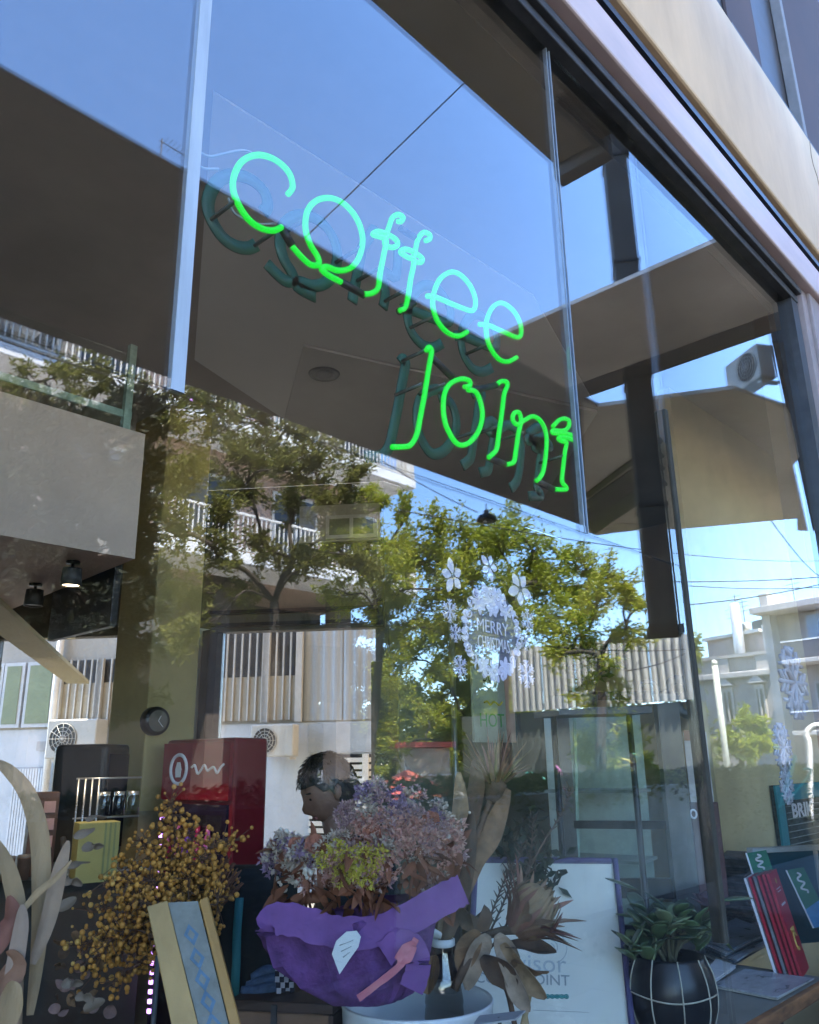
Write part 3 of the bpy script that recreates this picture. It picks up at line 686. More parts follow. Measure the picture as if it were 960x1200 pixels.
# ---- overhead wires and hung lamp
wire = mat('wire_black', (0.02, 0.02, 0.022), 0.6)
WN = [(((470, 598), 9.0), ((965, 657), 24.0), 0.007, 'long wire crossing the sky below the sign'),
      (((715, 680), 20.0), ((965, 676), 24.0), 0.014, 'level wire in the pale sky right of the post'),
      (((804, 709), 20.0), ((965, 684), 24.0), 0.014, 'rising wire above the rooftops at right'),
      (((800, 686), 22.0), ((965, 688), 26.0), 0.012, 'lowest level wire right of the post'),
      (((903, 608), 14.0), ((965, 678), 26.0), 0.012, 'steep wire falling to the right edge'),
      (((640, 757), 11.0), ((803, 761), 14.0), 0.008, 'wire across the corrugated hoarding'),
      (((736, 786), 11.0), ((803, 766), 14.0), 0.008, 'short rising wire at the hoarding'),
      (((-10, 394), 9.5), ((150, 446), 10.0), 0.010, 'wire in front of the tan wall at left'),
      (((430, 527), 13.0), ((560, 600), 9.2), 0.007, 'wire sloping down to the hung lamp'),
      (((560, 82), 5.2), ((350, 286), 6.2), 0.0055, 'thin diagonal cable across the blue sky')]
for (a, la), (c, lc), r_, lab in WN:
    A_, C_ = st_l(*a, la), st_l(*c, lc); pts = []
    sag = 0.0 if 'diagonal' in lab else 0.012*(A_-C_).length
    for i in range(13):
        t = i/12; p = A_.lerp(C_, t); p.z -= sag*4*t*(1-t); pts.append(p)
    tag(MB().tube(pts, r_, 5).build('overhead_wire', wire), lab, 'wire', 'overhead wires')
lpv = st_l(571, 606, 9.0)
hl = thing('hung_street_lamp', 'dark domed lamp hanging from a wire in front of the tree', 'lamp', lpv)
MB().lathe([(0.005, 0.085), (0.03, 0.08), (0.035, 0.04), (0.09, 0.015), (0.125, -0.035), (0.12, -0.045), (0.02, -0.03)], lpv, 20).build('shade', darkmetal, hl)
MB().tube([lpv+Vector((0, 0, 0.08)), lpv+Vector((0, 0, 0.16))], 0.006, 6).build('hanger', wire, hl)
MB().ball(lpv+Vector((0, 0, -0.03)), 0.04).build('bulb', offwhite, hl)

# ================================================================== trees
bark = mat('bark', (0.05, 0.04, 0.032), 0.9, 0.25, 14, bump=0.6, stretch=(1, 1, 0.3))
def tree(label, px, l, trunk_py, clusters, lm, leaf=0.095, dens=1.0, trunk_r=0.09, lean=(0, 0), group='street trees', spread=0.9):
    base = st_l(px, 900, l); base.z = -0.1
    t = thing('street_tree', label, 'tree', base, group)
    fork = st_l(px+lean[0], trunk_py, l)
    tr = MB(); crown = MB()
    nodes = [[base.lerp(fork, 0.8), -1, 0], [fork, 0, 0]]
    cl = []
    for (cx, cyy, rp) in clusters:
        dl_ = random.uniform(-1, 1)*spread; c = st_l(cx, cyy, l+dl_); cl.append((c, rp*(l+dl_)/1000.0))
    cl.sort(key=lambda q: (q[0]-fork).length)
    for c, r in cl:        # every limb grows from the nearest limb that is closer to the fork
        best = min(range(1, len(nodes)), key=lambda k: (nodes[k][0]-c).length*1.15+(nodes[k][0]-fork).length*0.35)
        nodes.append([c, best, r])
    kids = [0]*len(nodes)
    for k in range(len(nodes)-1, 1, -1):
        kids[k] += 1; kids[nodes[k][1]] += kids[k]
    tot = max(1, kids[1])
    tr.tube(spline([base, base.lerp(fork, 0.4)+rvec(0.06), base.lerp(fork, 0.75)+rvec(0.06), fork], 5), [trunk_r*(1.25-0.35*i/15) for i in range(16)], 9)
    for k in range(2, len(nodes)):
        c, par, r = nodes[k]; p = nodes[par][0]
        ra = trunk_r*0.85*math.sqrt(kids[k]/tot)+0.006; d = (c-p)
        pts = spline([p, p+d*0.35+rvec(0.10)*d.length+Vector((0, 0, 0.10*d.length)), p+d*0.7+rvec(0.08)*d.length, c], 4); n_ = len(pts)
        tr.tube(pts, [ra*(1-0.35*i/(n_-1)) for i in range(n_)], 6)
        for q in range(int(11*dens)+3):
            e = c+rdir()*r*random.uniform(0.35, 1.35)
            s_ = pts[int(n_*0.45)+random.randrange(n_-int(n_*0.45))]
            tw = spline([s_, s_.lerp(e, 0.55)+rvec(0.10*r), e], 3)
            tr.tube(tw, [0.010*(1-0.75*i/(len(tw)-1)) for i in range(len(tw))], 4)
            nl = int(190*dens*max(0.6, r/0.5)); ax = (e-s_).normalized()
            for z_ in range(nl):
                u = random.uniform(0.35, 1.08); p2 = s_.lerp(e, u)+rdir()*r*random.uniform(0.02, 0.42)
                d2 = (ax*0.6+rdir()+Vector((0, 0, -0.15))); ll = leaf*random.uniform(0.5, 1.05)
                crown.leaf(p2, d2, rdir(), ll, ll*0.38, random.uniform(-0.5, 0.5))
    tr.build('trunk', bark, t); crown.build('crown', lm, t, fix=False)
    return t
lf_dark = leafmat('leaves_dark', [(0.11, 0.12, 0.03), (0.16, 0.17, 0.038), (0.23, 0.225, 0.055), (0.17, 0.18, 0.05)], tl=0.5)
lf_yel = leafmat('leaves_yellow_green', [(0.21, 0.26, 0.025), (0.30, 0.345, 0.034), (0.40, 0.42, 0.05), (0.26, 0.31, 0.035), (0.47, 0.45, 0.06)], tl=0.5)
lf_mid = leafmat('leaves_mid_green', [(0.18, 0.235, 0.026), (0.27, 0.325, 0.033), (0.36, 0.39, 0.045), (0.21, 0.26, 0.035)], tl=0.5)
tree('dark leafy tree in front of the balconies across the street', 322, 11.5, 706,
     [(30, 452, 30), (70, 440, 36), (125, 440, 30), (160, 470, 36), (205, 478, 42), (262, 492, 44), (318, 512, 42), (372, 530, 36), (415, 556, 26), (225, 548, 46), (290, 566, 36), (345, 590, 30), (400, 610, 30), (195, 620, 38), (178, 690, 34), (250, 640, 30), (345, 655, 26), (425, 650, 30), (285, 690, 24), (205, 740, 26), (240, 470, 34), (290, 530, 38), (340, 550, 34), (380, 580, 30), (255, 600, 34), (310, 640, 30), (370, 650, 28), (230, 690, 28), (410, 590, 26), (190, 560, 34), (160, 540, 30), (300, 480, 26), (350, 500, 24)],
     lf_dark, 0.10, 0.72, 0.07)
tree('dense dark evergreen tree mirrored at the far left', 60, 8.5, 800,
     [(x+random.uniform(-8, 8), y+random.uniform(-8, 8), 34) for x in (-45, 5, 55, 105, 150) for y in (500, 555, 610, 665, 720, 775, 825)],
     leafmat('leaves_evergreen', [(0.010, 0.015, 0.008), (0.016, 0.022, 0.010), (0.024, 0.03, 0.014)], 0.6, 0.15), 0.12, 1.25, 0.10)
tree('tall yellow-green tree below the word joint, left of the sticker', 432, 13.5, 740,
     [(446, 588, 16), (455, 640, 34), (420, 665, 34), (475, 690, 44), (520, 650, 36), (500, 715, 42), (545, 690, 42), (440, 715, 26), (470, 745, 30), (540, 745, 34), (478, 600, 22), (395, 690, 28), (410, 620, 30), (430, 580, 20), (500, 660, 36), (520, 610, 24), (480, 650, 34), (450, 670, 34), (395, 640, 26)],
     lf_yel, 0.11, 0.62, 0.07, (14, 0))
tree('broad sunlit tree behind the festive sticker', 592, 14.5, 760,
     [(548, 625, 28), (598, 618, 32), (575, 655, 40), (625, 645, 34), (600, 695, 46), (650, 690, 40), (560, 715, 40), (640, 735, 36), (590, 745, 36), (688, 662, 26), (670, 715, 34), (545, 660, 36), (620, 670, 38), (660, 650, 28), (585, 630, 30), (530, 700, 34), (690, 690, 30), (610, 720, 36)],
     lf_mid, 0.115, 0.62, 0.10)
tree('lower tree with hanging bright sprays beside the steel post', 705, 12.5, 770,
     [(715, 672, 26), (745, 705, 24), (700, 705, 30), (735, 735, 28), (690, 740, 32), (735, 690, 20), (660, 765, 26), (705, 790, 30), (700, 845, 34), (740, 860, 26), (725, 900, 30), (690, 885, 26), (765, 895, 16)],
     lf_yel, 0.10, 0.6, 0.07)
tree('wide rounded tree low behind the festive sticker', 560, 19.0, 880,
     [(x+random.uniform(-6, 6), y+random.uniform(-6, 6), 22) for x, ys in ((478, (770, 805, 840, 875)), (508, (745, 780, 815, 850, 885)), (540, (740, 775, 810, 845, 880)), (572, (745, 780, 815, 850, 885)), (600, (770, 800, 840, 880))) for y in ys],
     lf_mid, 0.13, 0.85, 0.10)
tree('dark round tree beyond the corner of the apartment block', 405, 24.0, 860,
     [(x+random.uniform(-6, 6), y+random.uniform(-6, 6), 22) for x in (362, 388, 414, 440) for y in (735, 765, 795, 825, 855, 885)],
     leafmat('leaves_dull_green', [(0.03, 0.035, 0.014), (0.05, 0.055, 0.02), (0.08, 0.08, 0.03)]), 0.15, 0.8, 0.10)  # darker green leaf tints
tree('small yellow-green tree at street level left of the grey pole', 462, 17.0, 900,
     [(460, 800, 24), (458, 845, 26), (470, 885, 26), (500, 838, 24), (505, 880, 24), (452, 910, 18), (530, 860, 18)],
     lf_yel, 0.11, 0.8, 0.06)
tree('dark green shrub tree in front of the old house', 868, 34, 880, [(872, 846, 13), (888, 850, 13), (860, 868, 14), (895, 868, 12), (878, 880, 14)], lf_mid, 0.24, 0.55, 0.1, spread=0.6)
tree('small sprig of tree peeping past the post', 806, 16, 800, [(812, 762, 13), (815, 842, 12), (806, 790, 10)], lf_yel, 0.12, 0.6, 0.03, spread=0.1)
# park foliage that closes the far end of the street
far = MB()
for i in range(150):
    px = random.uniform(330, 830); l = random.uniform(30, 48)
    c = st_l(px, 890-abs(random.gauss(0, 26 if px > 470 else 60)), l)
    for q in range(110):
        p = c+rdir()*random.uniform(0.2, 1.5)
        if p.z < 0: continue
        ll = random.uniform(0.2, 0.4); far.leaf(p, rdir(), rdir(), ll, ll*0.55, 0.2)
tag(far.build('far_foliage', leafmat('leaves_far', [(0.05, 0.07, 0.02), (0.09, 0.11, 0.03), (0.12, 0.13, 0.04)]), fix=False), 'mass of far foliage at the end of the street', 'foliage', kind='stuff')

# made-up hedge along the kerb, added to keep the low reflections dark
hd_ = MB()
hl_ = MB()
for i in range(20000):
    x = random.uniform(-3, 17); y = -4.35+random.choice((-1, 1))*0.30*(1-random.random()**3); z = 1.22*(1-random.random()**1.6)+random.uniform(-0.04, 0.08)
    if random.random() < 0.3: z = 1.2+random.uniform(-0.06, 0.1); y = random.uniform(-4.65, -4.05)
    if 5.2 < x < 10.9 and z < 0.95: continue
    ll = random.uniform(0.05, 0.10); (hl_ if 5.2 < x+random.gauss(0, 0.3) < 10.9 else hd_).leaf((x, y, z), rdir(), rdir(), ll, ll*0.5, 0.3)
tag(hd_.build('hedge', leafmat('added_hedge_leaves', [(0.015, 0.022, 0.010), (0.025, 0.035, 0.014), (0.04, 0.05, 0.02)]), fix=False), 'made-up dark hedge along the kerb, darkening the reflections low in the window', 'hedge', kind='stuff')
for x0_, x1_ in ((-3, 5.2), (10.9, 17)): MB().span((x0_, -4.6, -0.1), (x1_, -4.1, 1.15)).build('added_hedge_core', mat('added_hedge_dark', (0.012, 0.014, 0.008), 0.95), bpy.data.objects['hedge'])

tag(hl_.build('added_light_hedge', leafmat('added_light_leaves', [(0.10, 0.13, 0.04), (0.17, 0.20, 0.06), (0.24, 0.26, 0.09), (0.30, 0.26, 0.12)], tl=0.5), fix=False), 'lighter stretch of the made-up hedge, brightening the reflection behind the bouquet', 'hedge', kind='stuff')  # paler leaves added to lift the dark band in the reflection

pw = thing('added_planter_wall', 'made-up pale planter wall along the kerb, brightening the reflection behind the dried leaves', 'wall', (8.05, -4.35, -0.1))
for k in range(6): bevel(MB().span((5.21+k*0.947, -4.6, -0.1), (6.15+k*0.947, -4.1, 1.12)).build('wall_block', mat('added_pale_concrete', (0.42, 0.44, 0.38), 0.85, 0.2, 3, bump=0.2), pw), 0.01)  # pale blocks added to brighten the reflection in the hedge gap
# ================================================================== inside the shop
def bar(mb, p, q, wd, dp=None):
    """square bar from p to q"""
    p, q = Vector(p), Vector(q); t = (q-p); l = t.length; t.normalize()
    s = Vector((0, 0, 1)).cross(t)
    s = s.normalized() if s.length > 1e-4 else Vector((math.sin(AZ), -math.cos(AZ), 0))
    n = t.cross(s); d = (dp or wd)
    vs = [b_ + s*x*wd/2 + n*y*d/2 for b_ in (p, q) for x in (-1, 1) for y in (-1, 1)]
    return mb.add(vs, [(0, 1, 3, 2), (4, 6, 7, 5), (0, 4, 5, 1), (2, 3, 7, 6), (0, 2, 6, 4), (1, 5, 7, 3)])
# ---- mezzanine on the left
YM = 2.3
zt_ = on_y(80, 482, YM).z; zb_m = on_y(80, 641, YM).z; xr = on_y(166, 560, YM).x
mz = thing('mezzanine', 'grey mezzanine floor with glass balustrade at the left, inside the shop', 'mezzanine', ((xr-1.04)/2, YM+1.5, zb_m))
MB().prism([(-1.04, YM, zb_m), (xr, YM, zb_m), (xr+0.25, 6.0, zb_m), (-1.04, 6.0, zb_m)], (0, 0, zt_-zb_m)).build('slab', mezzm, mz)
yb1 = on_z(55, 812, zb_m-0.1).y
b = MB(); p_, q_ = on_z(0, 700, zb_m), on_z(105, 798, zb_m)
dv = (q_-p_); dv.z = 0; p_ = p_-dv*0.6; wv_ = Vector((dv.y, -dv.x, 0)).normalized()*0.22
b.prism([p_, q_, q_-wv_, p_-wv_], (0, 0, -0.03)); b.build('soffit_strip', mat('yellowed_panel', (0.36, 0.31, 0.18), 0.7, 0.08, 4), mz)
MB().span((-1.0, YM+0.10, zt_+0.002), (xr-0.03, YM+0.112, zt_+0.42)).build('balustrade_pane', glass_in, mz)
MB().span((-1.0, YM+0.085, zt_+0.09), (xr-0.03, YM+0.098, zt_+0.125)).build('rail', glass_edge, mz)
MB().span((xr-0.075, YM+0.07, zt_+0.002), (xr-0.04, YM+0.098, zt_+0.46)).build('rail_post', glass_edge, mz)
MB().span((xr-0.02, YM+0.10, zt_+0.002), (xr-0.012, YM+1.2, zt_+0.42)).build('balustrade_pane', glass_in, mz)
# dark cabinet hung on the end of the mezzanine
e0 = on_y(176, 600, YM+0.35); e1 = on_y(183, 742, YM+0.35)
hc = thing('hanging_dark_panel', 'narrow dark panel hung at the end of the mezzanine', 'panel', (xr+0.08, YM+0.6, e1.z))
bevel(MB().span((xr+0.065, YM+0.3, e1.z), (xr+0.10, YM+0.95, e0.z)).build('board', darkmetal, hc), 0.004)
MB().span((xr+0.101, YM+0.36, e1.z+0.04), (xr+0.106, YM+0.9, e0.z-0.04)).build('inset', black, hc)
# spotlights on the mezzanine soffit
def spot(px, py, lit, label):
    p = on_z(px, py-10, zb_m-0.002); s_ = thing('spotlight', label, 'spotlight', p, 'spotlights under the mezzanine')
    MB().lathe([(0.001, 0), (0.03, 0), (0.03, -0.012), (0.001, -0.012)], p, 16).build('rose', black, s_)
    MB().tube([p+Vector((0, 0, -0.012)), p+Vector((0, 0, -0.035))], 0.008, 8).build('stem', black, s_)
    MB().lathe([(0.001, -0.03), (0.04, -0.032), (0.045, -0.11), (0.04, -0.11), (0.038, -0.10)], p, 20).build('can', mat('spot_grey', (0.05, 0.048, 0.045), 0.5), s_)
    lm = MB().lathe([(0.001, -0.104), (0.036, -0.104)], p, 18).build('lens', mat('lamp_lit', (1, 0.9, 0.75), 0.4, 0.0, emit=(1.0, 0.80, 0.52), estr=2.2) if lit else black, s_)
    if lit:
        ld = bpy.data.lights.new('spot_bulb', 'SPOT'); ld.energy = 5; ld.color = (1, 0.82, 0.6); ld.spot_size = R(100); ld.shadow_soft_size = 0.03
        lo_ = bpy.data.objects.new('spot_bulb', ld); sc.collection.objects.link(lo_); lo_.parent = s_; lo_.matrix_parent_inverse = s_.matrix_basis.inverted()
        lo_.location = p+Vector((0, 0, -0.12))
spot(86, 668, True, 'lit spotlight under the mezzanine')
spot(42, 694, False, 'unlit dark spotlight under the mezzanine, left of the lit one')
# ---- olive column with clock
YC = 3.3
c0, c1 = on_y(171, 850, YC), on_y(232, 850, YC)
co = thing('olive_column', 'olive yellow plastered column inside the shop', 'column', ((c0.x+c1.x)/2, YC+0.2, 0))
bevel(MB().span((c0.x, YC, 0), (c1.x-0.02, YC+0.42, 3.598)).build('shaft', olive, co), 0.01)
MB().span((c0.x-0.01, YC-0.012, 0), (c1.x-0.01, YC+0.43, 1.22)).build('wainscot', mat('olive_stone', (0.20, 0.17, 0.09), 0.6, 0.25, 8, bump=0.2), co)
ckp = on_y(182, 845, YC-0.03)
ckk = thing('wall_clock', 'round dark wall clock on the olive column', 'clock', ckp)
mmX = Matrix.Rotation(math.pi/2, 4, 'X')
MB().lathe([(0.001, 0.03), (0.072, 0.03), (0.078, 0.015), (0.078, -0.028)], ckp, 32, mtx=mmX).build('rim', black, ckk)
MB().lathe([(0.001, 0.0315), (0.058, 0.0315)], ckp, 32, mtx=mmX).build('face', mat('clock_face', (0.12, 0.11, 0.09), 0.5), ckk)
for an, ln_ in ((0.5, 0.03), (2.4, 0.045)):
    q = ckp+Vector((0, -0.033, 0)); bar(MB(), q, q+Vector((math.sin(an)*ln_, 0, math.cos(an)*ln_)), 0.006, 0.002).build('hand', railm, ckk)
# pale panel beside the column, dark frame of a passage
pn = thing('passage_frame', 'dark steel passage frame with pale wall panel beside the column', 'door frame', on_y(240, 900, 3.7))
pl0, pl1 = on_y(205, 800, 3.75), on_y(243, 800, 3.75)
MB().span((pl0.x, 3.75, 0), (pl1.x, 3.80, on_y(225, 735, 3.75).z)).build('panel', mat('pale_grey_panel', (0.46, 0.46, 0.43), 0.6, 0.06, 4), pn)
d0 = on_y(247, 800, 3.6)
MB().span((d0.x-0.03, 3.6, 0), (d0.x+0.03, 3.68, on_y(247, 738, 3.6).z)).build('jamb', black, pn)
# dark upper interior volume right of the mezzanine
# ---- rear window of the shop
rw = DFac(-40, 7.4, 452, 6.2)
uE = (RB-rw.A).dot(rw.U); uS = (RC-rw.A).dot(rw.U)
zh = rw.uz(348, 733)[1]
rear = thing('rear_window', 'wide rear shop window with black head rails under a dark lintel', 'window', rw.pt(uE*0.6, 0))
MB().frame_box(rw.fr, uS, uE, -0.12, 0.0, zh-0.03, 3.598).build('lintel', mat('brown_lintel_paint', (0.10, 0.085, 0.06), 0.7, 0.1, 3), rear)
for dz in (0.0, 0.10): MB().frame_box(rw.fr, rw.uz(247, 740)[0], uE-0.02, 0.002, 0.05, zh+dz, zh+0.028+dz).build('head_rail', black, rear)
MB().frame_box(rw.fr, uE-0.05, uE-0.001, 0.051, 0.09, zh-0.03, zh+0.17).build('rail_end', black, rear)
MB().frame_box(rw.fr, uS, uE, -0.12, 0.0, 0, 0.45).build('sill_wall', olive, rear)
for px in (-20, 164, 250, 452):
    u_ = rw.uz(px, 850)[0]; MB().frame_box(rw.fr, u_-0.03, u_+0.03, -0.09, -0.03, 0.452, zh-0.032).build('mullion', darkmetal, rear)
us_ = [uS, rw.uz(-20, 850)[0], rw.uz(164, 850)[0], rw.uz(250, 850)[0], uE]
for a_, c_ in zip(us_[:-1], us_[1:]): MB().frame_box(rw.fr, a_+0.032, c_-0.032, -0.066, -0.058, 0.452, zh-0.032).build('pane', glassmat('rear_glass', 0.05, (0.88, 0.88, 0.87)), rear)
# pale raised panel with a small white window above the rear window
uw = thing('small_upper_window', 'small white framed window in a pale wall panel above the rear window', 'window', rw.pt(rw.uz(395, 630)[0], rw.uz(395, 640)[1], 0.1))
ua, ub = rw.uz(352, 620)[0], rw.uz(446, 620)[0]; zt_u, zb_u = rw.uz(400, 593)[1], rw.uz(400, 636)[1]
MB().frame_box(rw.fr, ua, ub, 0.002, 0.04, zb_u, zt_u).build('panel', mat('pale_wall_panel', (0.46, 0.43, 0.36), 0.7, 0.06, 4), uw)
ua, ub = rw.uz(384, 620)[0], rw.uz(444, 620)[0]; zt_u, zb_u = rw.uz(415, 606)[1], rw.uz(415, 633)[1]
fr_w = MB().frame_box(rw.fr, ua, ub, 0.042, 0.07, zb_u, zt_u).build('frame', mat('white_frame', (0.66, 0.64, 0.58), 0.5, 0.05), uw)
um_ = (ua+ub)/2
for a_, c_ in ((ua+0.03, um_-0.015), (um_+0.015, ub-0.03)): MB().frame_box(rw.fr, a_, c_, 0.071, 0.078, zb_u+0.03, zt_u-0.03).build('pane', mat('greenish_pane', (0.28, 0.29, 0.19), 0.3, 0.2, 6), fr_w)
# ---- ceiling details
dlp = on_z(380, 438, 3.575)
dl_ = thing('ceiling_downlight', 'round dark recessed downlight in the grey ceiling', 'downlight', dlp)
MB().lathe([(0.001, -0.004), (0.07, -0.004), (0.085, -0.008), (0.09, 0.0)], dlp, 28).build('ring', mat('downlight_ring', (0.10, 0.10, 0.10), 0.5), dl_)
MB().lathe([(0.001, -0.009), (0.05, -0.009)], dlp, 24).build('lens', black, dl_)
pa = [on_z(356, 402, 3.598), on_z(332, 492, 3.598), on_z(600, 640, 3.598), on_z(700, 480, 3.598)]
MB().prism(pa, (0, 0, -0.02)).build('ceiling_board', mat('ceiling_board_paint', (0.40, 0.385, 0.37), 0.8, 0.05, 3), None)
cbd = bpy.data.objects['ceiling_board']; cbd.parent = ce
pa = [on_z(250, 106, 3.597), on_z(625, 345, 3.597), on_z(690, 470, 3.597), on_z(600, 560, 3.597), on_z(356, 401, 3.597), on_z(332, 491, 3.597), on_z(228, 400, 3.597)]
o = MB().prism([on_z(250, 106, 3.597), on_z(625, 345, 3.597), on_z(700, 478, 3.597), on_z(357, 402, 3.597), on_z(333, 490, 3.597), on_z(228, 420, 3.597)], (0, 0, -0.008)).build('ceiling_board', mat('painted_bright_wedge', (0.50, 0.49, 0.48), 0.8, 0.04, 3)); o.parent = ce  # pale polygon painted in for the brighter band across the mirrored sky
# ---- red drinks fridge
fA, fB, fC = at_l(191, 930, 4.75), at_l(273, 930, 4.35), at_l(313, 930, 4.55)
for v in (fA, fB, fC): v.z = 0
zf_top = at_l(273, 864, 4.35).z
fr_g = thing('drinks_fridge', 'red drinks fridge with white emblem on its header and lit door edge', 'fridge', (fA+fC)/2)
redm = mat('fridge_red', (0.17, 0.012, 0.02), 0.35, 0.06, 4, coat=0.3)
fD = fA+fC-fB
hdr = 0.30
bevel(MB().prism([fA, fB, fC, fD], (0, 0, zf_top)).build('body', redm, fr_g), 0.02)
fu = (fB-fA).normalized(); fn = Vector((fu.y, -fu.x, 0))
if fn.dot(CAM-fA) < 0: fn = -fn
W_ = (fB-fA).length
frF = (fA, fu, fn)
MB().frame_box(frF, 0.01, W_-0.01, 0.002, 0.02, zf_top-hdr, zf_top-0.02).build('header', mat('header_red', (0.21, 0.01, 0.022), 0.25, 0.04, 4, coat=0.5), fr_g)
dr = MB().frame_box(frF, 0.02, W_-0.02, 0.002, 0.018, 0.12, zf_top-hdr-0.02).build('door', mat('fridge_dark', (0.02, 0.012, 0.03), 0.1, 0.1, 4), fr_g)
MB().frame_box(frF, 0.055, W_-0.05, 0.0182, 0.024, 0.2, zf_top-hdr-0.07).build('door_glass', glassmat('fridge_glass', 0.04), dr)
led = mat('violet_led', (0.8, 0.5, 1), 0.4, 0.0, emit=(0.62, 0.28, 1.0), estr=0.55)
for k in range(22):
    z = 0.3+k*0.042*1.0
    if z > zf_top-hdr-0.06: break
    MB().frame_box(frF, 0.028, 0.046, 0.0185, 0.03, z, z+0.018).build('led', led, dr)
for k in range(6):
    for r_i in range(2):
        u_ = 0.10+k*0.075; z = zf_top-hdr-0.35+r_i*(-0.42)
        if u_ > W_-0.1: continue
        cl = [(0.35, 0.02, 0.08), (0.45, 0.10, 0.25), (0.2, 0.05, 0.35)][k % 3]
        pc = fA+fu*u_+fn*0.032; pc.z = z
        bt = MB().lathe([(0.001, 0), (0.026, 0.005), (0.028, 0.14), (0.012, 0.19), (0.012, 0.23), (0.001, 0.23)], pc, 10).build('bottle', mat('bottle_col%d' % (k % 3), cl, 0.2), dr)
em = mat('emblem_white', (0.72, 0.70, 0.70), 0.5, 0.05)
ec = fA+fu*0.14+fn*0.022; ec.z = zf_top-0.15
ring = [ec+fu*math.cos(t)*0.062+Vector((0, 0, math.sin(t)*0.072)) for t in [2*math.pi*i/28 for i in range(28)]]
MB().tube(ring, 0.009, 6, closed=True).build('emblem_ring', em, fr_g)
MB().prism([ec+fu*x+Vector((0, 0, z)) for x, z in ((-0.018, -0.04), (0.018, -0.04), (0.022, 0.0), (0.01, 0.035), (-0.01, 0.035), (-0.022, 0.0))], fn*0.004).build('emblem_bottle', em, fr_g)
script = spline([ec+fu*(0.10+i*0.024)+Vector((0, 0, 0.018*math.sin(i*2.1)+0.008*math.cos(i*1.3))) for i in range(14) if 0.10+i*0.024 < W_-0.17], 4)
MB().tube(script, 0.0065, 5).build('emblem_script', em, fr_g)
# ---- bar counter with black machine, rack, cups, box
Zk = 0.98
k0, k1 = at_l(-20, 960, 4.55), at_l(178, 960, 4.7)
ct = thing('bar_counter', 'grey bar counter under the mezzanine', 'counter', ((k0.x+k1.x)/2, 4.9, 0))
kd = (k1-k0); kd.z = 0; kd.normalize(); kn = Vector((-kd.y, kd.x, 0))
if kn.dot(fw) < 0: kn = -kn
k0.z = k1.z = 0
frK = (k0-kd*0.6, kd, kn); KL = (k1-k0).length+0.6
MB().frame_box(frK, 0, KL, 0.05, 0.8, 0, Zk-0.04).build('front', mat('counter_front', (0.05, 0.043, 0.035), 0.6, 0.15, 4), ct)
bevel(MB().frame_box(frK, -0.02, KL+0.02, 0.0, 0.85, Zk-0.038, Zk).build('top', mat('counter_top', (0.12, 0.12, 0.105), 0.4, 0.15, 6), ct), 0.005)
mA, mB, mC = at_l(57, 930, 4.95), at_l(121, 930, 4.8), at_l(161, 930, 5.15)
ztm = at_l(121, 872, 4.8).z
for v in (mA, mB, mC): v.z = Zk+0.002
mg = thing('coffee_machine', 'large black coffee machine on the counter', 'coffee machine', (mA+mC)/2)
bd_ = MB().prism([mA, mB, mC, mA+mC-mB], (0, 0, ztm-Zk)).build('body', mat('machine_charcoal', (0.028, 0.028, 0.027), 0.4, 0.15, 8), mg); bevel(bd_, 0.03, 3)
mu = (mC-mB).normalized(); mn = Vector((mu.y, -mu.x, 0))
if mn.dot(CAM-mB) < 0: mn = -mn
MB().frame_box((mB, mu, mn), 0.03, (mC-mB).length-0.03, 0.001, 0.006, Zk+0.06-mB.z, ztm-0.05-mB.z).build('side_panel', mat('navy_gloss', (0.008, 0.010, 0.022), 0.15, 0.1, 4), mg)
for k in range(2): MB().tube([mA.lerp(mB, 0.35+0.3*k)+Vector((0, 0, 0.12))-mn*0.0, mA.lerp(mB, 0.35+0.3*k)+Vector((0, 0, 0.05))-kn*0.06], 0.015, 8).build('spout', greymetal, mg)
# wire rack of jars
rk = at_l(104, 965, 4.2); rkp = Vector((rk.x, rk.y, Zk))
wr = thing('wire_rack', 'thin wire rack on the counter in front of the black machine', 'rack', rkp)
wm = mat('chrome_wire', (0.5, 0.5, 0.48), 0.3, 0.1, 10, metal=0.8)
for k in range(4): MB().tube([rkp+kd*(-0.06+k*0.03), rkp+kd*(-0.06+k*0.03)+Vector((0, 0, 0.42))], 0.0045, 6).build('upright', wm, wr)
for z in (0.02, 0.25, 0.42): MB().tube([rkp+kd*-0.07+Vector((0, 0, z)), rkp+kd*0.22+Vector((0, 0, z))], 0.0045, 6).build('wire_shelf', wm, wr)
for k in range(3):
    p = at_l(125+k*11, 952, 4.25); p.z = Zk+0.255; p = rkp+kd*(0.06+k*0.065)+Vector((0, 0, 0.2555))
    j_ = thing('glass_jar', ['clear glass jar on the wire rack, nearest its uprights', 'clear glass jar on the wire rack, middle of three', 'clear glass jar on the wire rack, farthest from its uprights'][k], 'jar', p, 'jars on the wire rack')
    MB().lathe([(0.001, 0.0), (0.026, 0.002), (0.028, 0.07), (0.022, 0.085), (0.022, 0.095)], p, 14).build('glass_body', glassmat('jar_glass', 0.08, (0.8, 0.85, 0.84)), j_)
    MB().lathe([(0.024, 0.088), (0.024, 0.104), (0.001, 0.106)], p, 14).build('lid', wm, j_)
bx = at_l(117, 975, 4.0); bxp = Vector((bx.x, bx.y, Zk+0.002))
cb = thing('yellow_carton', 'yellow-green striped carton on the counter', 'carton', bxp)
bevel(MB().frame_box((bxp, kd, kn), -0.085, 0.085, 0, 0.12, 0.0, 0.24).build('box', mat('carton_yellow', (0.34, 0.30, 0.10), 0.7, 0.1, 6), cb), 0.003)
for k in range(3): MB().frame_box((bxp, kd, kn), 0.02+k*0.02, 0.028+k*0.02, -0.002, -0.0005, 0.003, 0.237).build('stripe', mat('carton_stripe', (0.20, 0.22, 0.09), 0.7), cb)
cp = at_l(42, 950, 4.25)
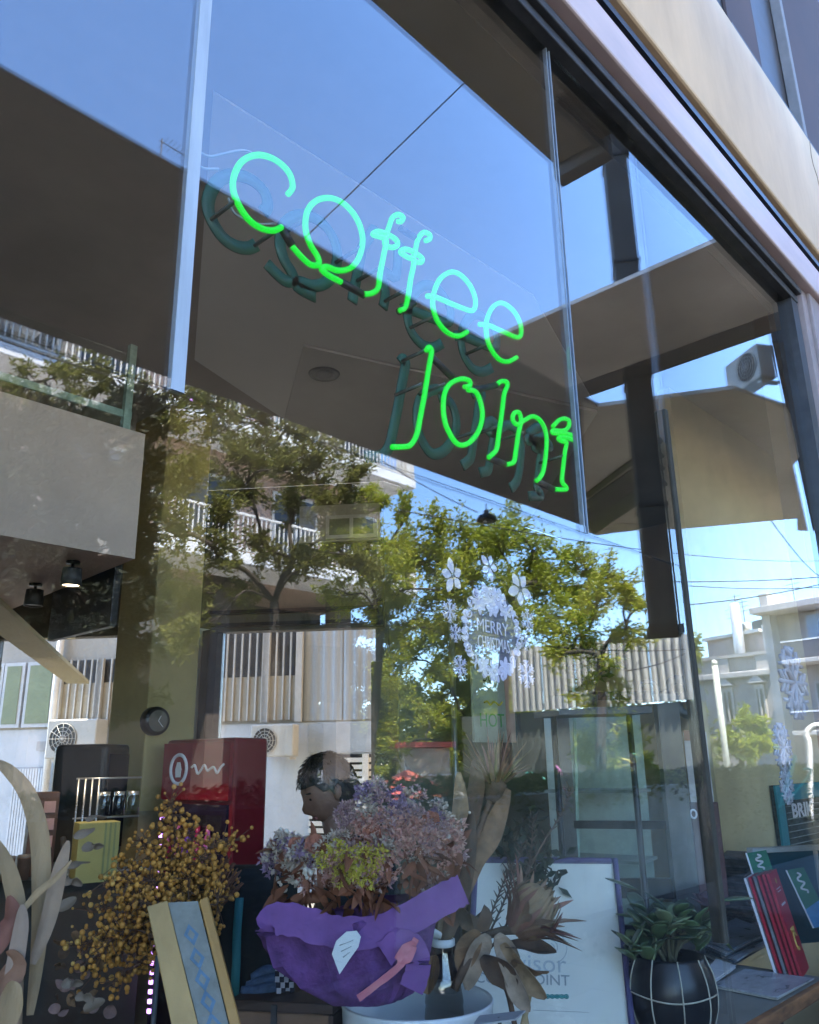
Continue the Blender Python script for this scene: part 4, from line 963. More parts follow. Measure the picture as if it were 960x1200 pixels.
for k in range(4):
    p = Vector((cp.x, cp.y, Zk))+kd*(k*0.07-0.16)+kn*random.uniform(0, 0.03)
    c_ = thing('paper_cup', ['brown paper cup on the counter at far left', 'brown paper cup, second from the left edge', 'brown paper cup, third from the left edge', 'brown paper cup nearest the wire rack'][k], 'cup', p, 'cups on the bar counter')
    MB().lathe([(0.001, 0.002), (0.022, 0.002), (0.03, 0.09), (0.031, 0.092), (0.028, 0.088)], p, 14).build('cup', mat('kraft_brown', (0.17, 0.09, 0.055), 0.7, 0.1, 8), c_)
    MB().lathe([(0.031, 0.0925), (0.03, 0.103), (0.001, 0.106)], p, 14).build('lid', mat('cup_lid', (0.10, 0.09, 0.08), 0.5), c_)
# wooden shelf box with red books behind the leaves
sbp = at_l(53, 945, 4.35)
sb_ = thing('wooden_bottle_box', 'dark wooden box of bottles on the counter beside the machine', 'box', (sbp.x, sbp.y, Zk))
frS = (Vector((sbp.x, sbp.y, Zk+0.002)), kd, kn)
bevel(MB().frame_box(frS, -0.06, 0.06, 0, 0.10, 0, 0.36).build('case', mat('dark_wood', (0.07, 0.035, 0.022), 0.6, 0.25, 14, stretch=(1, 1, 0.15)), sb_), 0.004)
for k in range(3): MB().frame_box(frS, -0.005, 0.045, -0.004, -0.0005, 0.12+k*0.075, 0.17+k*0.075).build('card', mat('card_pink', (0.36, 0.22, 0.20), 0.7), sb_)

# ---- green-grey pillar, steel pipe, glazed black door, red board
gp = on_y(500, 900, 2.7); ga, gb = on_y(468, 900, 2.7), on_y(533, 900, 2.7)
gl_ = thing('green_grey_pillar', 'smooth green-grey pillar behind the bouquet', 'pillar', gp*1.0)
gl_.location.z = 0
bevel(MB().span((ga.x, 2.7, 0), (gb.x, 2.95, on_y(500, 775, 2.7).z)).build('shaft', mat('green_grey_plaster', (0.16, 0.165, 0.12), 0.7, 0.06, 4), gl_), 0.006)
q0 = on_y(534, 900, 2.45)
pi = thing('steel_pipe', 'thin grey steel pipe standing beside the green-grey pillar', 'pipe', (q0.x, 2.45, 0))
MB().tube([(q0.x, 2.45, 0), (q0.x, 2.45, 2.35)], 0.018, 12).build('tube', mat('pipe_steel', (0.25, 0.28, 0.30), 0.35, 0.1, 12, metal=0.6), pi)
MB().tube([(q0.x, 2.45, 0), (q0.x, 2.45, 0.02)], 0.05, 16).build('foot', greymetal, pi)
L_ = 3.55
dg = thing('glazed_black_door', 'black framed glass door with dark scrollwork beside the steel post', 'door', at_l(730, 1100, L_))
dg.location.z = 0.0
def dpt(px, py): return at_l(px, py, L_ + (730-px)*0.0011)
def dbar(p, q, wd, name='frame_bar', m=black): return bar(MB(), dpt(*p), dpt(*q), wd, 0.04).build(name, m, dg)
zfl = 0.0
def foot(px): 
    t_ = dpt(px, 1000); return Vector((t_.x, t_.y, 0.0))
for (px, top_, wd) in ((664, 815, 0.055), (790, 813, 0.085)):
    t_ = dpt(px+(0 if px < 700 else 2), 940); tz = dpt(px, top_).z
    MB().frame_box((Vector((t_.x, t_.y, 0)), rt0, -Vector((fw.x, fw.y, 0)).normalized()), -wd/2, wd/2, -0.03, 0.03, 0, tz).build('stile', black, dg)
for py in (816, 966, 1040, 1090):
    a_, c_ = dpt(668, py), dpt(790, py-1 if py < 900 else py+1); hh = {816: 0.035, 966: 0.03, 1040: 0.07, 1090: 0.04}[py]
    bar(MB(), a_, c_, 0.03, hh).build('rail', black, dg)
a_, c_ = dpt(668, 1000), dpt(784, 1000)
MB().prism([(a_.x, a_.y, 0.35), (c_.x, c_.y, 0.35), (c_.x, c_.y, dpt(784, 816).z), (a_.x, a_.y, dpt(668, 816).z)], (-fw.x*0.008, -fw.y*0.008, 0)).build('pane', glass_in, dg)
hf_ = Vector((fw.x, fw.y, 0)).normalized()
MB().prism([(a_.x, a_.y, 0.3)+hf_*0.0 if False else Vector((a_.x, a_.y, 0.3))+hf_*0.45, Vector((c_.x, c_.y, 0.3))+hf_*0.45+rt0*0.06, Vector((c_.x, c_.y, dpt(784, 830).z))+hf_*0.45+rt0*0.06, Vector((a_.x, a_.y, dpt(668, 830).z))+hf_*0.45], hf_*0.02).build('added_backing', mat('pale_green_backing', (0.50, 0.56, 0.50), 0.6, 0.2, 5), dg)  # pale board added to brighten what shows through the door glass
for k_, z_ in enumerate((0.75, 1.05, 1.32)): bar(MB(), Vector((a_.x, a_.y, z_))+hf_*0.28, Vector((c_.x, c_.y, z_))+hf_*0.28, 0.22, 0.012).build('shelf', mat('shelf_grey', (0.26, 0.29, 0.28), 0.4), dg)
edge_ = MB(); t0, t1 = dpt(672, 795), dpt(678, 1010); bar(edge_, t0, t1, 0.012, 0.012).build('glass_edge', glass_edge, dg)
def scroll(pts, r_):
    return MB().tube(spline([at_l(x, y, L_-0.06) for x, y in pts], 6), r_, 8).build('scroll', black, dg)
scroll([(783, 810), (786, 800), (795, 796), (804, 800), (806, 810), (800, 818), (795, 822), (797, 832), (805, 837), (814, 836)], 0.018)
scroll([(812, 812), (803, 818), (796, 816)], 0.016)
scroll([(750, 812), (753, 801), (763, 799), (770, 806), (771, 814)], 0.010)
for (cx_0, cy_0) in ((787, 845), (788, 875), (790, 905)):
    sp_ = [at_l(cx_0+(9-1.1*i)*math.cos(i*0.8), cy_0+(13-1.5*i)*math.sin(i*0.8), L_-0.045) for i in range(8)]
    MB().tube(spline(sp_, 4), 0.004, 6).build('scroll', mat('iron_grey', (0.12, 0.125, 0.13), 0.4, 0.1, 10, metal=0.5), dg)
rb0 = at_l(806, 940, 3.75); 
rb = thing('dark_red_board', 'dark red board with a small white mark beside the black door', 'board', (rb0.x, rb0.y, 0.7))
frR = (Vector((rb0.x, rb0.y, 0)), rt0, -Vector((fw.x, fw.y, 0)).normalized())
bevel(MB().frame_box(frR, 0.0, 0.115, 0, 0.03, at_l(812, 1060, 3.75).z, at_l(812, 940, 3.75).z).build('board', mat('oxblood', (0.07, 0.022, 0.02), 0.5, 0.2, 6), rb), 0.004)
cc_ = at_l(813, 954, 3.71); MB().tube([cc_+rt0*0.012*math.cos(t)+Vector((0, 0, 0.016*math.sin(t))) for t in [2*math.pi*i/14 for i in range(14)]], 0.004, 5, closed=True).build('mark', em, rb)
# cream poster strip behind the door, torn, and the planter on top of the door's cabinet
ps0 = at_l(808, 880, 4.1); frP = (Vector((ps0.x, ps0.y, 0)), rt0, -Vector((fw.x, fw.y, 0)).normalized())
pst = thing('torn_paper_panel', 'torn pale paper panel between the black door and the post', 'paper', (ps0.x, ps0.y, 1.2))
MB().frame_box(frP, -0.02, 0.085, 0, 0.006, at_l(808, 945, 4.1).z, at_l(808, 858, 4.1).z).build('sheet', mat('pale_paper', (0.52, 0.47, 0.43), 0.8, 0.15, 12), pst)
MB().frame_box(frP, -0.02, 0.07, 0.007, 0.01, at_l(808, 868, 4.1).z, at_l(808, 856, 4.1).z).build('torn_edge', mat('rust_paper', (0.30, 0.13, 0.08), 0.8), pst)
sh0, sh1 = at_l(640, 836, 3.2), at_l(745, 834, 3.35)
shf = thing('plant_shelf', 'thin dark shelf carrying a bushy plant', 'shelf', sh0.lerp(sh1, 0.5))
bar(MB(), sh0, sh1, 0.26, 0.025).build('board', darkmetal, shf)
for t_ in (0.08, 0.92):
    q = sh0.lerp(sh1, t_); MB().tube([(q.x, q.y, 0), (q.x, q.y, q.z-0.012)], 0.012, 8).build('leg', black, shf)
def potted(center, label, leafm, hgt, spr, n, leafl, potr, stemm, loose=1.0):
    t = thing('bushy_plant', label, 'plant', center)
    c = Vector(center)
    MB().lathe([(0.001, 0.002), (potr*0.75, 0.002), (potr, potr*1.3), (potr*0.9, potr*1.3), (potr*0.88, potr*1.15), (0.001, potr*1.1)], c, 20).build('pot', mat('pot_dark', (0.04, 0.035, 0.03), 0.6), t)
    st = MB(); lv = MB(); top = c+Vector((0, 0, potr*1.1))
    for i in range(n):
        a = random.uniform(0, 6.28); rr = spr*math.sqrt(random.random())
        e = top+Vector((rr*math.cos(a), rr*math.sin(a), hgt*random.uniform(0.45, 1.0)*(1-0.35*(rr/spr)**2)))
        pts = spline([top+rvec(0.01), top.lerp(e, 0.5)+Vector((0, 0, hgt*0.1)), e], 4)
        st.tube(pts, [0.006*(1-0.6*k/(len(pts)-1)) for k in range(len(pts))], 5)
        for q in range(int(14*loose)):
            p = pts[random.randrange(len(pts)//3, len(pts))]+rvec(spr*0.12)
            lv.leaf(p, rdir()+Vector((0, 0, 0.2)), rdir(), leafl*random.uniform(0.7, 1.3), leafl*0.5, random.uniform(-0.4, 0.4))
    st.build('stems', stemm, t); lv.build('foliage', leafm, t, fix=False)
    return t
pc = at_l(692, 833, 3.28); pc.z += 0.0135
potted(pc, 'bushy plant with dark stems standing on the thin shelf', leafmat('plant_dark', [(0.03, 0.03, 0.012), (0.06, 0.07, 0.02), (0.10, 0.11, 0.02), (0.05, 0.03, 0.015)]), 0.34, 0.15, 34, 0.045, 0.035, mat('stem_brown', (0.05, 0.03, 0.02), 0.8))
pd = at_l(628, 1040, 3.0); pd.z = 0.695
potted(Vector((pd.x, pd.y, 0.70)), 'dark green shrub standing behind the framed certificate', leafmat('shrub_dark', [(0.012, 0.02, 0.012), (0.02, 0.032, 0.018), (0.035, 0.05, 0.03)]), 0.52, 0.13, 40, 0.05, 0.07, MATS['stem_brown'], 1.6)
# ---- olive side wall behind the right-hand pane
ow = on_y(846, 980, 0.98)
struct(MB().span((ow.x, 0.98, 0), (XW, 1.06, 3.598)).build('wall_olive', olivelight))
# ---- person sitting inside, looking down
PL = 3.05
hc_ = at_l(386, 926, PL)
per = thing('person', 'person with short dark hair and dark jacket, looking down behind the bouquet', 'person', (hc_.x, hc_.y, 0))
fwd = (-rt0*0.85 - Vector((fw.x, fw.y, 0)).normalized()*0.35).normalized()      # faces left, a little towards the street
sdv = Vector((-fwd.y, fwd.x, 0))
def bodymesh(verts, edges, name, m, parent, sub=2, root=0):
    me = bpy.data.meshes.new(name); me.from_pydata([tuple(v[0]) for v in verts], edges, []); o = link(name, me, parent)
    sm = o.modifiers.new('skin', 'SKIN'); sm.use_smooth_shade = True
    for i, v in enumerate(verts):
        r_ = v[1]; me.skin_vertices[0].data[i].radius = (r_, r_) if not isinstance(r_, tuple) else r_
        me.skin_vertices[0].data[i].use_root = (i == root)
    o.modifiers.new('sub', 'SUBSURF').levels = sub; o.modifiers['sub'].render_levels = sub
    me.materials.append(m); return o
H = hc_; neck = H - fwd*0.05 + Vector((0, 0, -0.15)); chest = neck - fwd*0.06 + Vector((0, 0, -0.22)); pel = chest + Vector((0, 0, -0.33)) - fwd*0.06
V_ = []; E_ = []
def jv(p, r_, par=None):
    V_.append((Vector(p), r_)); 
    if par is not None: E_.append((par, len(V_)-1))
    return len(V_)-1
skin = mat('skin', (0.22, 0.12, 0.08), 0.55, 0.15, 18, bump=0.1)
i0 = jv(pel, 0.15); i1 = jv(pel.lerp(chest, 0.5), 0.14, i0); i2 = jv(chest, 0.16, i1); i3 = jv(chest+Vector((0, 0, 0.13)), 0.11, i2); i4 = jv(neck, 0.055, i3)
ends = []
for s_ in (-1, 1):
    sh = jv(chest+sdv*s_*0.18+Vector((0, 0, 0.10)), 0.062, i3); el = jv(chest+sdv*s_*0.22+fwd*0.10+Vector((0, 0, -0.18)), 0.047, sh)
    wr_ = jv(chest+sdv*s_*0.10+fwd*0.32+Vector((0, 0, -0.20)), 0.032, el)
    hp = jv(pel+sdv*s_*0.10+fwd*0.04, 0.10, i0); kn_ = jv(pel+sdv*s_*0.14+fwd*0.44+Vector((0, 0, 0.02)), 0.068, hp)
    an_ = jv(pel+sdv*s_*0.13+fwd*0.42+Vector((0, 0, 0.08-pel.z)), 0.045, kn_); to_ = jv(pel+sdv*s_*0.14+fwd*0.62+Vector((0, 0, 0.04-pel.z)), 0.035, an_)
    ends.append((V_[wr_][0], s_))
bodymesh(V_, E_, 'body', mat('dark_jacket_cloth', (0.02, 0.024, 0.028), 0.85, 0.2, 25, bump=0.3), per)
# head: one lathe-like mesh with face relief
hm = MB(); NU, NV = 28, 22; vs = []
tilt = Matrix.Rotation(R(24), 3, sdv)
if (tilt @ fwd).z > 0: tilt = Matrix.Rotation(R(-24), 3, sdv)
for j in range(NV+1):
    ph = math.pi*j/NV; z = math.cos(ph)
    for i in range(NU):
        th = 2*math.pi*i/NU; cx_1, sy_1 = math.cos(th), math.sin(th); r_ = math.sin(ph)
        wdt = 0.076*(1.0 if z > -0.15 else 1.0-0.34*(-z-0.15)**1.1); dpt_ = 0.098*(1.0 if z > -0.3 else 1-0.18*(-z-0.3))
        f_ = r_*cx_1*dpt_; s_ = r_*sy_1*wdt; zz_ = z*0.118
        if cx_1 > 0:
            fa = max(0, cx_1)**6*r_
            f_ += fa*(0.022*math.exp(-((z+0.22)/0.16)**2)*math.exp(-(s_/0.014)**2))          # nose
            f_ -= cx_1*0.010*math.exp(-((z-0.08)/0.10)**2)*math.exp(-((abs(s_)-0.032)/0.016)**2)  # eye sockets
            f_ += fa*0.006*math.exp(-((z+0.52)/0.07)**2)*math.exp(-(s_/0.024)**2)            # lips
            f_ += fa*0.010*math.exp(-((z+0.86)/0.12)**2)                                    # chin
            f_ += cx_1*0.005*math.exp(-((z-0.22)/0.06)**2)
        vs.append(H + tilt @ (fwd*f_ + sdv*s_ + Vector((0, 0, zz_))))
hm.add(vs, [(j*NU+i, (j+1)*NU+i, (j+1)*NU+(i+1) % NU, j*NU+(i+1) % NU) for j in range(NV) for i in range(NU)], True)
hd = hm.build('head', skin, per)
MB().tube([neck-Vector((0, 0, 0.03)), neck.lerp(H, 0.5)+Vector((0, 0, 0.0))], 0.055, 14).build('neck', skin, per)
for s_ in (-1, 1):
    MB().ball(H + tilt @ (sdv*s_*0.076+Vector((0, 0, -0.005))-fwd*0.005), 0.03, 10, 7, (0.5, 0.5, 1.0)).build('ear', skin, hd)
    MB().ball(H + tilt @ (sdv*s_*0.031+fwd*0.0765+Vector((0, 0, 0.004))), 0.0095, 10, 7, (1, 1, 0.7)).build('eye', mat('eye_dark', (0.04, 0.03, 0.03), 0.2), hd)
    MB().tube([H + tilt @ (sdv*s_*x+fwd*(0.095-abs(x)*0.35)+Vector((0, 0, 0.026))) for x in (0.012, 0.03, 0.048)], 0.0032, 6).build('eyebrow', black, hd)
MB().tube([H + tilt @ (sdv*x+fwd*(0.088-abs(x)*0.3)+Vector((0, 0, -0.062))) for x in (-0.022, 0, 0.022)], 0.005, 6).build('mouth', mat('lip', (0.27, 0.10, 0.08), 0.5), hd)
hair = MB(); vs = []
for j in range(13):
    ph = math.pi*0.62*j/12
    for i in range(NU):
        th = 2*math.pi*i/NU; lim = 1.0 if math.cos(th) < 0.15 else (0.62 if math.cos(th) > 0.6 else 0.75)
        p2 = ph*lim; wob = 1+0.03*math.sin(th*9+j*1.7)
        vs.append(H + tilt @ (fwd*(math.sin(p2)*math.cos(th)*0.106*wob-0.004)+sdv*math.sin(p2)*math.sin(th)*0.085*wob+Vector((0, 0, math.cos(p2)*0.130*wob))))
hair.add(vs, [(j*NU+i, (j+1)*NU+i, (j+1)*NU+(i+1) % NU, j*NU+(i+1) % NU) for j in range(12) for i in range(NU)], True)
for q in range(700):
    th = random.uniform(0, 6.28); p2 = random.uniform(0.2, 1.8)*(1.0 if math.cos(th) < 0.15 else 0.62)
    d0_ = fwd*(math.sin(p2)*math.cos(th)*0.107)+sdv*math.sin(p2)*math.sin(th)*0.086+Vector((0, 0, math.cos(p2)*0.131))
    dr_ = (fwd*math.cos(p2)*math.cos(th)+sdv*math.cos(p2)*math.sin(th)+Vector((0, 0, -math.sin(p2))))+rvec(0.4)
    hair.leaf(H + tilt @ d0_, tilt @ dr_, rdir(), 0.022, 0.0035, 0.2)
hair.build('hair', mat('dark_hair', (0.018, 0.014, 0.012), 0.45, 0.3, 60), per)
for wp, s_ in ends:
    hv = []; he = []
    def jh(p, r_, par=None):
        hv.append((Vector(p), r_))
        if par is not None: he.append((par, len(hv)-1))
        return len(hv)-1
    a0 = jh(wp, 0.026); a1 = jh(wp+fwd*0.08+Vector((0, 0, -0.005)), (0.036, 0.017), a0)
    for k, ln_ in enumerate((0.062, 0.075, 0.08, 0.072)):
        of = sdv*(k-1.5)*0.019
        b1 = jh(wp+fwd*0.095+of, 0.009, a1); b2 = jh(wp+fwd*(0.095+ln_*0.55)+of+Vector((0, 0, -0.012)), 0.0085, b1); jh(wp+fwd*(0.095+ln_*0.9)+of+Vector((0, 0, -0.035)), 0.007, b2)
    t1_ = jh(wp+fwd*0.045-sdv*s_*0.035+Vector((0, 0, -0.01)), 0.011, a0); jh(wp+fwd*0.085-sdv*s_*0.048+Vector((0, 0, -0.02)), 0.009, t1_)
    bodymesh(hv, he, 'hand', skin, per, 1)
# chair under the person, black bag with teal strap
chp = Vector((pel.x, pel.y, 0)); 
ch = thing('black_chair', 'black chair under the seated person', 'chair', chp)
frC = (chp, fwd, sdv); zs = pel.z-0.17
bevel(MB().frame_box(frC, -0.22, 0.22, -0.22, 0.22, zs-0.05, zs).build('seat', black, ch), 0.015)
bevel(MB().frame_box(frC, -0.26, -0.225, -0.21, 0.21, zs+0.15, zs+0.5).build('backrest', black, ch), 0.012)
for u_ in (-0.2, 0.2):
    for v_ in (-0.19, 0.19): MB().frame_box(frC, u_-0.015, u_+0.015, v_-0.015, v_+0.015, 0, zs-0.051).build('leg', black, ch)
bgp = at_l(280, 1090, 2.3)
bag = thing('black_bag', 'black bag with a long teal strap hanging behind the dried berries', 'bag', (bgp.x, bgp.y, 0.7))
bm_ = MB(); frB = (Vector((bgp.x, bgp.y, 0)), rt0, -Vector((fw.x, fw.y, 0)).normalized())
o = bm_.frame_box(frB, -0.14, 0.14, -0.08, 0.06, 0.70, at_l(280, 1015, 2.3).z).build('body', mat('black_canvas', (0.012, 0.014, 0.016), 0.8, 0.3, 30, bump=0.3), bag); bevel(o, 0.05, 4)
MB().blade([at_l(x, y, 2.22) for x, y in ((281, 1052), (278, 1090), (277, 1130), (275, 1170))], [0.02]*4, rt0).build('strap', mat('teal_webbing', (0.03, 0.16, 0.18), 0.7), bag).modifiers.new('t', 'SOLIDIFY').thickness = 0.003
# ================================================================== neon sign
YN = 0.07
neon_m = mat('neon_green', (0.01, 0.25, 0.03), 0.4, 0.0, emit=(0.004, 0.80, 0.03), estr=0.10)
sign = thing('neon_sign', 'green neon sign reading coffee joint behind the upper pane', 'sign', on_y(470, 500, YN))
def zc1(pts): return [(220+x/4.0, 160+y/4.0) for x, y in pts]
def zc2(pts): return [(400+x/4.0, 230+y/4.0) for x, y in pts]
def zc3(pts): return [(440+x/3.692, 320+y/3.692) for x, y in pts]
LET = {
 'letter_c': [zc1([(470,270),(492,235),(475,170),(415,112),(335,86),(262,110),(222,170),(212,240),(235,312),(285,388),(345,430),(400,440),(440,425)])],
 'letter_o': [zc1([(490,515),(540,570),(580,602),(614,598),(608,562),(572,500),(552,425),(563,345),(610,297),(680,290),(750,330),(800,400),(820,480),(806,560),(765,615),(705,628),(652,610),(628,622),(660,650),(720,682)])],
 'letter_f': [zc2([(105,458),(140,455),(172,430),(182,360),(200,270),(210,205),(180,190),(148,178),(175,165),(220,180),(258,205),(262,230),(235,240),(205,225),(212,180),(225,140),(240,100),(268,85),(290,100),(280,118),(265,118)]),
              zc2([(275,535),(300,520),(315,460),(325,390),(340,305),(310,285),(278,262),(300,248),(340,262),(378,290),(372,310),(340,300),(348,250),(360,200),(385,170),(412,178),(415,200),(395,208)])],
 'letter_e': [zc2([(402,468),(440,472),(520,505),(600,535),(625,525),(628,480),(605,420),(560,370),(515,355),(465,385),(435,450),(430,520),(455,590),(500,640),(550,655),(590,635)]),
              zc2([(648,600),(690,605),(760,635),(820,660),(842,650),(840,600),(810,540),(755,500),(710,520),(682,580),(680,640),(695,700),(735,760),(780,775),(822,755)])],
 'letter_j': [zc3([(72,752),(110,752),(150,745),(178,700),(195,620),(212,530),(228,430),(240,360),(243,335),(232,320),(220,335)])],
 'letter_o2': [zc3([(400,505),(435,515),(458,570),(462,630),(440,695),(395,740),(350,735),(308,665),(294,590),(300,520),(325,478),(370,458),(405,465),(408,488),(385,492)])],
 'letter_i': [zc3([(525,482),(545,468),(568,472),(570,490),(557,525),(548,600),(535,690),(525,760),(505,785),(490,798)])],
 'letter_n': [zc3([(565,828),(598,818),(608,770),(618,700),(630,640),(622,605),(602,605),(594,632),(612,655),(640,640),(680,620),(715,640),(738,690),(740,760),(728,850),(712,885),(697,898)])],
 'letter_t': [zc3([(775,935),(822,937),(825,925),(808,900),(814,830),(820,775),(827,735),(806,728),(792,714),(825,712),(858,722),(858,704),(815,693),(771,693),(769,681),(812,682),(834,668),(838,642),(822,630),(795,636),(768,664)])],
}
NR = 0.0057
for k, paths in LET.items():
    for pth in paths:
        pts = spline([on_y(x, y, YN) for x, y in pth], 5)
        MB().tube(pts, NR, 10).build(k.rstrip('2'), neon_m, sign)
blk = mat('blackout_paint', (0.010, 0.010, 0.011), 0.5, 0.2, 30)
for seg in (zc1([(442,432),(490,512)]), zc1([(722,683),(828,743)]), zc3([(238,358),(285,405),(332,452)]), zc3([(408,508),(450,502),(524,484)]), zc3([(570,488),(557,524)]), zc3([(492,800),(562,828)]), zc3([(700,902),(772,936)]), zc2([(278,150),(345,192)]), zc2([(270,540),(340,500)])):
    MB().tube([on_y(x, y, YN+0.004) for x, y in seg], NR*1.35, 10).build('blacked_tube', blk, sign)
# dark teal letter backs, set behind the tubes
YB2 = 0.145
back_m = mat('teal_letter_back', (0.004, 0.060, 0.042), 0.45, 0.15, 20)
for k, paths in LET.items():
    for pth in paths:
        src = [Vector((on_y(x, y, YN).x, YB2, on_y(x, y, YN).z)) for x, y in pth]
        if k == 'letter_f': src = [src[2], src[3], src[5], src[-7] if len(src) > 18 else src[10], src[-4], src[-2]]
        pts = spline(src, 4)
        o = MB().blade(pts, [0.026]*len(pts), (0.5, 0, 0.5)).build('letter_back', back_m, sign, fix=False)
        # ribbon lies in the plane of the sign
        me = o.data
        n = len(pts)
        for i in range(n):
            t = pts[min(i+1, n-1)]-pts[max(i-1, 0)]; t.y = 0; t.normalize(); sd = Vector((t.z, 0, -t.x))*0.0125
            for j, s_ in enumerate((-1, 0, 1)): me.vertices[i*3+j].co = pts[i]+sd*s_
        md = o.modifiers.new('t', 'SOLIDIFY'); md.thickness = 0.004; md.offset = 0
stand = mat('standoff_clear', (0.06, 0.075, 0.07), 0.25, 0.1, 20)
for (x, y) in zc1([(225,300),(430,430),(560,380),(810,520)])+zc2([(190,330),(320,430),(440,560),(700,690)])+zc3([(200,480),(300,480),(450,680),(540,660),(640,690),(815,790),(225,330)]):
    p = on_y(x, y, YN); MB().tube([p, (p.x, YB2, p.z)], 0.004, 8).build('standoff', stand, sign)
# feed cable and hanging wires of the sign
for pts in ([(229,175),(245,183),(262,180),(285,176),(300,182)], [(228,188),(238,197),(256,198)], [(268,232),(275,250),(300,262),(322,262)]):
    MB().tube(spline([on_y(x, y, YB2-0.01) for x, y in pts], 5), 0.0025, 6).build('feed_cable', mat('cable_grey', (0.25, 0.27, 0.30), 0.5), sign)

# ================================================================== stickers on the glass
YS = 0.0190
dec = mat('frosted_sticker', (0.66, 0.62, 0.76), 0.7, 0.05, 40)
dec2 = mat('frosted_sticker_base', (0.15, 0.145, 0.19), 0.7, 0.05, 40)
Xd = Vector((1, 0, 0)); Zd = Vector((0, 0, 1))
def flat(mb, poly, th=0.0006):       # polygon (x, z) stuck to the inside of the pane
    return mb.prism([(x, YS, z) for x, z in poly], (0, th, 0))
def petal(mb, c, a, l, wd, lift=0.0):
    ca, sa = math.cos(a), math.sin(a); pts = []
    for u, v in ((0, 0), (0.3, 0.42), (0.62, 0.5), (0.88, 0.28), (1.0, 0), (0.88, -0.28), (0.62, -0.5), (0.3, -0.42)):
        x, y = u*l, v*wd; pts.append((c[0]+x*ca-y*sa, c[1]+x*sa+y*ca))
    return mb.prism([(x, YS-lift, z) for x, z in pts], (0, 0.0006, 0))
C0 = on_y(577, 742, YS); top_ = on_y(576, 690, YS); sd0, sd1 = on_y(546, 742, YS), on_y(609, 742, YS)
rx, rz = (sd1.x-sd0.x)/2*1.02, (on_y(577, 690, YS).z-on_y(577, 792, YS).z)/2
st_ = thing('festive_wreath_sticker', 'lavender-white wreath sticker reading Merry Christmas on the window', 'sticker', C0)
base = MB(); flat(base, [(C0.x+rx*1.0*math.cos(t)*(1+0.03*math.sin(9*t)), C0.z+rz*math.sin(t)*(1+0.03*math.sin(9*t))) for t in [2*math.pi*i/72 for i in range(72)]])
base.build('backing', dec2, st_)
for i in range(30):
    t = 2*math.pi*i/30
    m_ = MB()
    petal(m_, (C0.x+rx*0.86*math.cos(t), C0.z+rz*0.86*math.sin(t)), t+random.uniform(-0.7, 0.7), rx*0.24, rx*0.17, 0.001)
    m_.build('leaf', dec, st_)
for i in range(22):
    t = 2*math.pi*(i+0.5)/22; rr = random.uniform(0.84, 0.99)
    c = (C0.x+rx*rr*math.cos(t), C0.z+rz*rr*math.sin(t))
    sp_ = [Vector((c[0]+(0.13-0.012*k)*rx*math.cos(k*0.75+t), YS-0.0014, c[1]+(0.13-0.012*k)*rx*math.sin(k*0.75+t))) for k in range(10)]
    MB().tube(sp_, rx*0.022, 5).build('curl', dec, st_)
for (fx_, fz_, s_) in ((-0.18, 0.80, 0.36), (0.22, 0.76, 0.34), (0.02, 0.58, 0.24), (-0.45, 0.60, 0.24), (0.5, 0.56, 0.24), (0.0, -0.86, 0.28), (-0.38, -0.76, 0.24), (0.4, -0.76, 0.26)):
    fl_ = MB()
    for k in range(6): petal(fl_, (C0.x+fx_*rx, C0.z+fz_*rz), k*math.pi/3+fx_, s_*rx, s_*rx*0.5, 0.0018+0.0001*k)
    fl_.build('flower', dec, st_)
mtx_t = lambda x, z, rot=0.0: axes((x, YS-0.0026, z), Vector((math.cos(rot), 0, math.sin(rot))), Vector((-math.sin(rot), 0, math.cos(rot))))
text_mesh('lettering', 'MERRY', rz*0.42, dec, mtx_t(C0.x-rx*0.02, C0.z+rz*0.11, -0.03), st_, 0.0006, sx=0.92, bold=0.0)
text_mesh('lettering', 'CHRISTMAS', rz*0.42, dec, mtx_t(C0.x, C0.z-rz*0.27, -0.03), st_, 0.0006, sx=0.54, bold=0.0)
def posy(px, py, s_, label, rot=0.0, n=5):
    c = on_y(px, py, YS); k = s_*0.5
    t = thing('flower_sticker', label, 'sticker', c, 'flower stickers around the wreath')
    for i in range(n):
        a = rot+2*math.pi*i/n; m_ = MB(); petal(m_, (c.x, c.z), a, k*(1.0 if i % 2 else 0.85), k*0.52, 0.0003*i); m_.build('petal', dec, t)
    for i in range(n):
        a = rot+2*math.pi*(i+0.5)/n; MB().tube([(c.x, YS-0.002, c.z), (c.x+math.cos(a)*k*0.8, YS-0.002, c.z+math.sin(a)*k*0.8)], k*0.03, 4).build('vein', dec2, t)
    MB().lathe([(0.001, 0.0), (k*0.16, 0.0)], (c.x, YS-0.0025, c.z), 12, mtx=mmX).build('centre', dec2, t)
sc_px = lambda px: on_y(px, 700, YS).x
def wpx(px, w_): return on_y(px+w_/2, 700, YS).x-on_y(px-w_/2, 700, YS).x
posy(530, 675, wpx(530, 29), 'big bow-like flower sticker above and left of the wreath', 0.5)
posy(609, 690, wpx(609, 28), 'big bow-like flower sticker above and right of the wreath', 2.2)
posy(573, 664, wpx(573, 22), 'half faded flower sticker right above the wreath', 1.2)
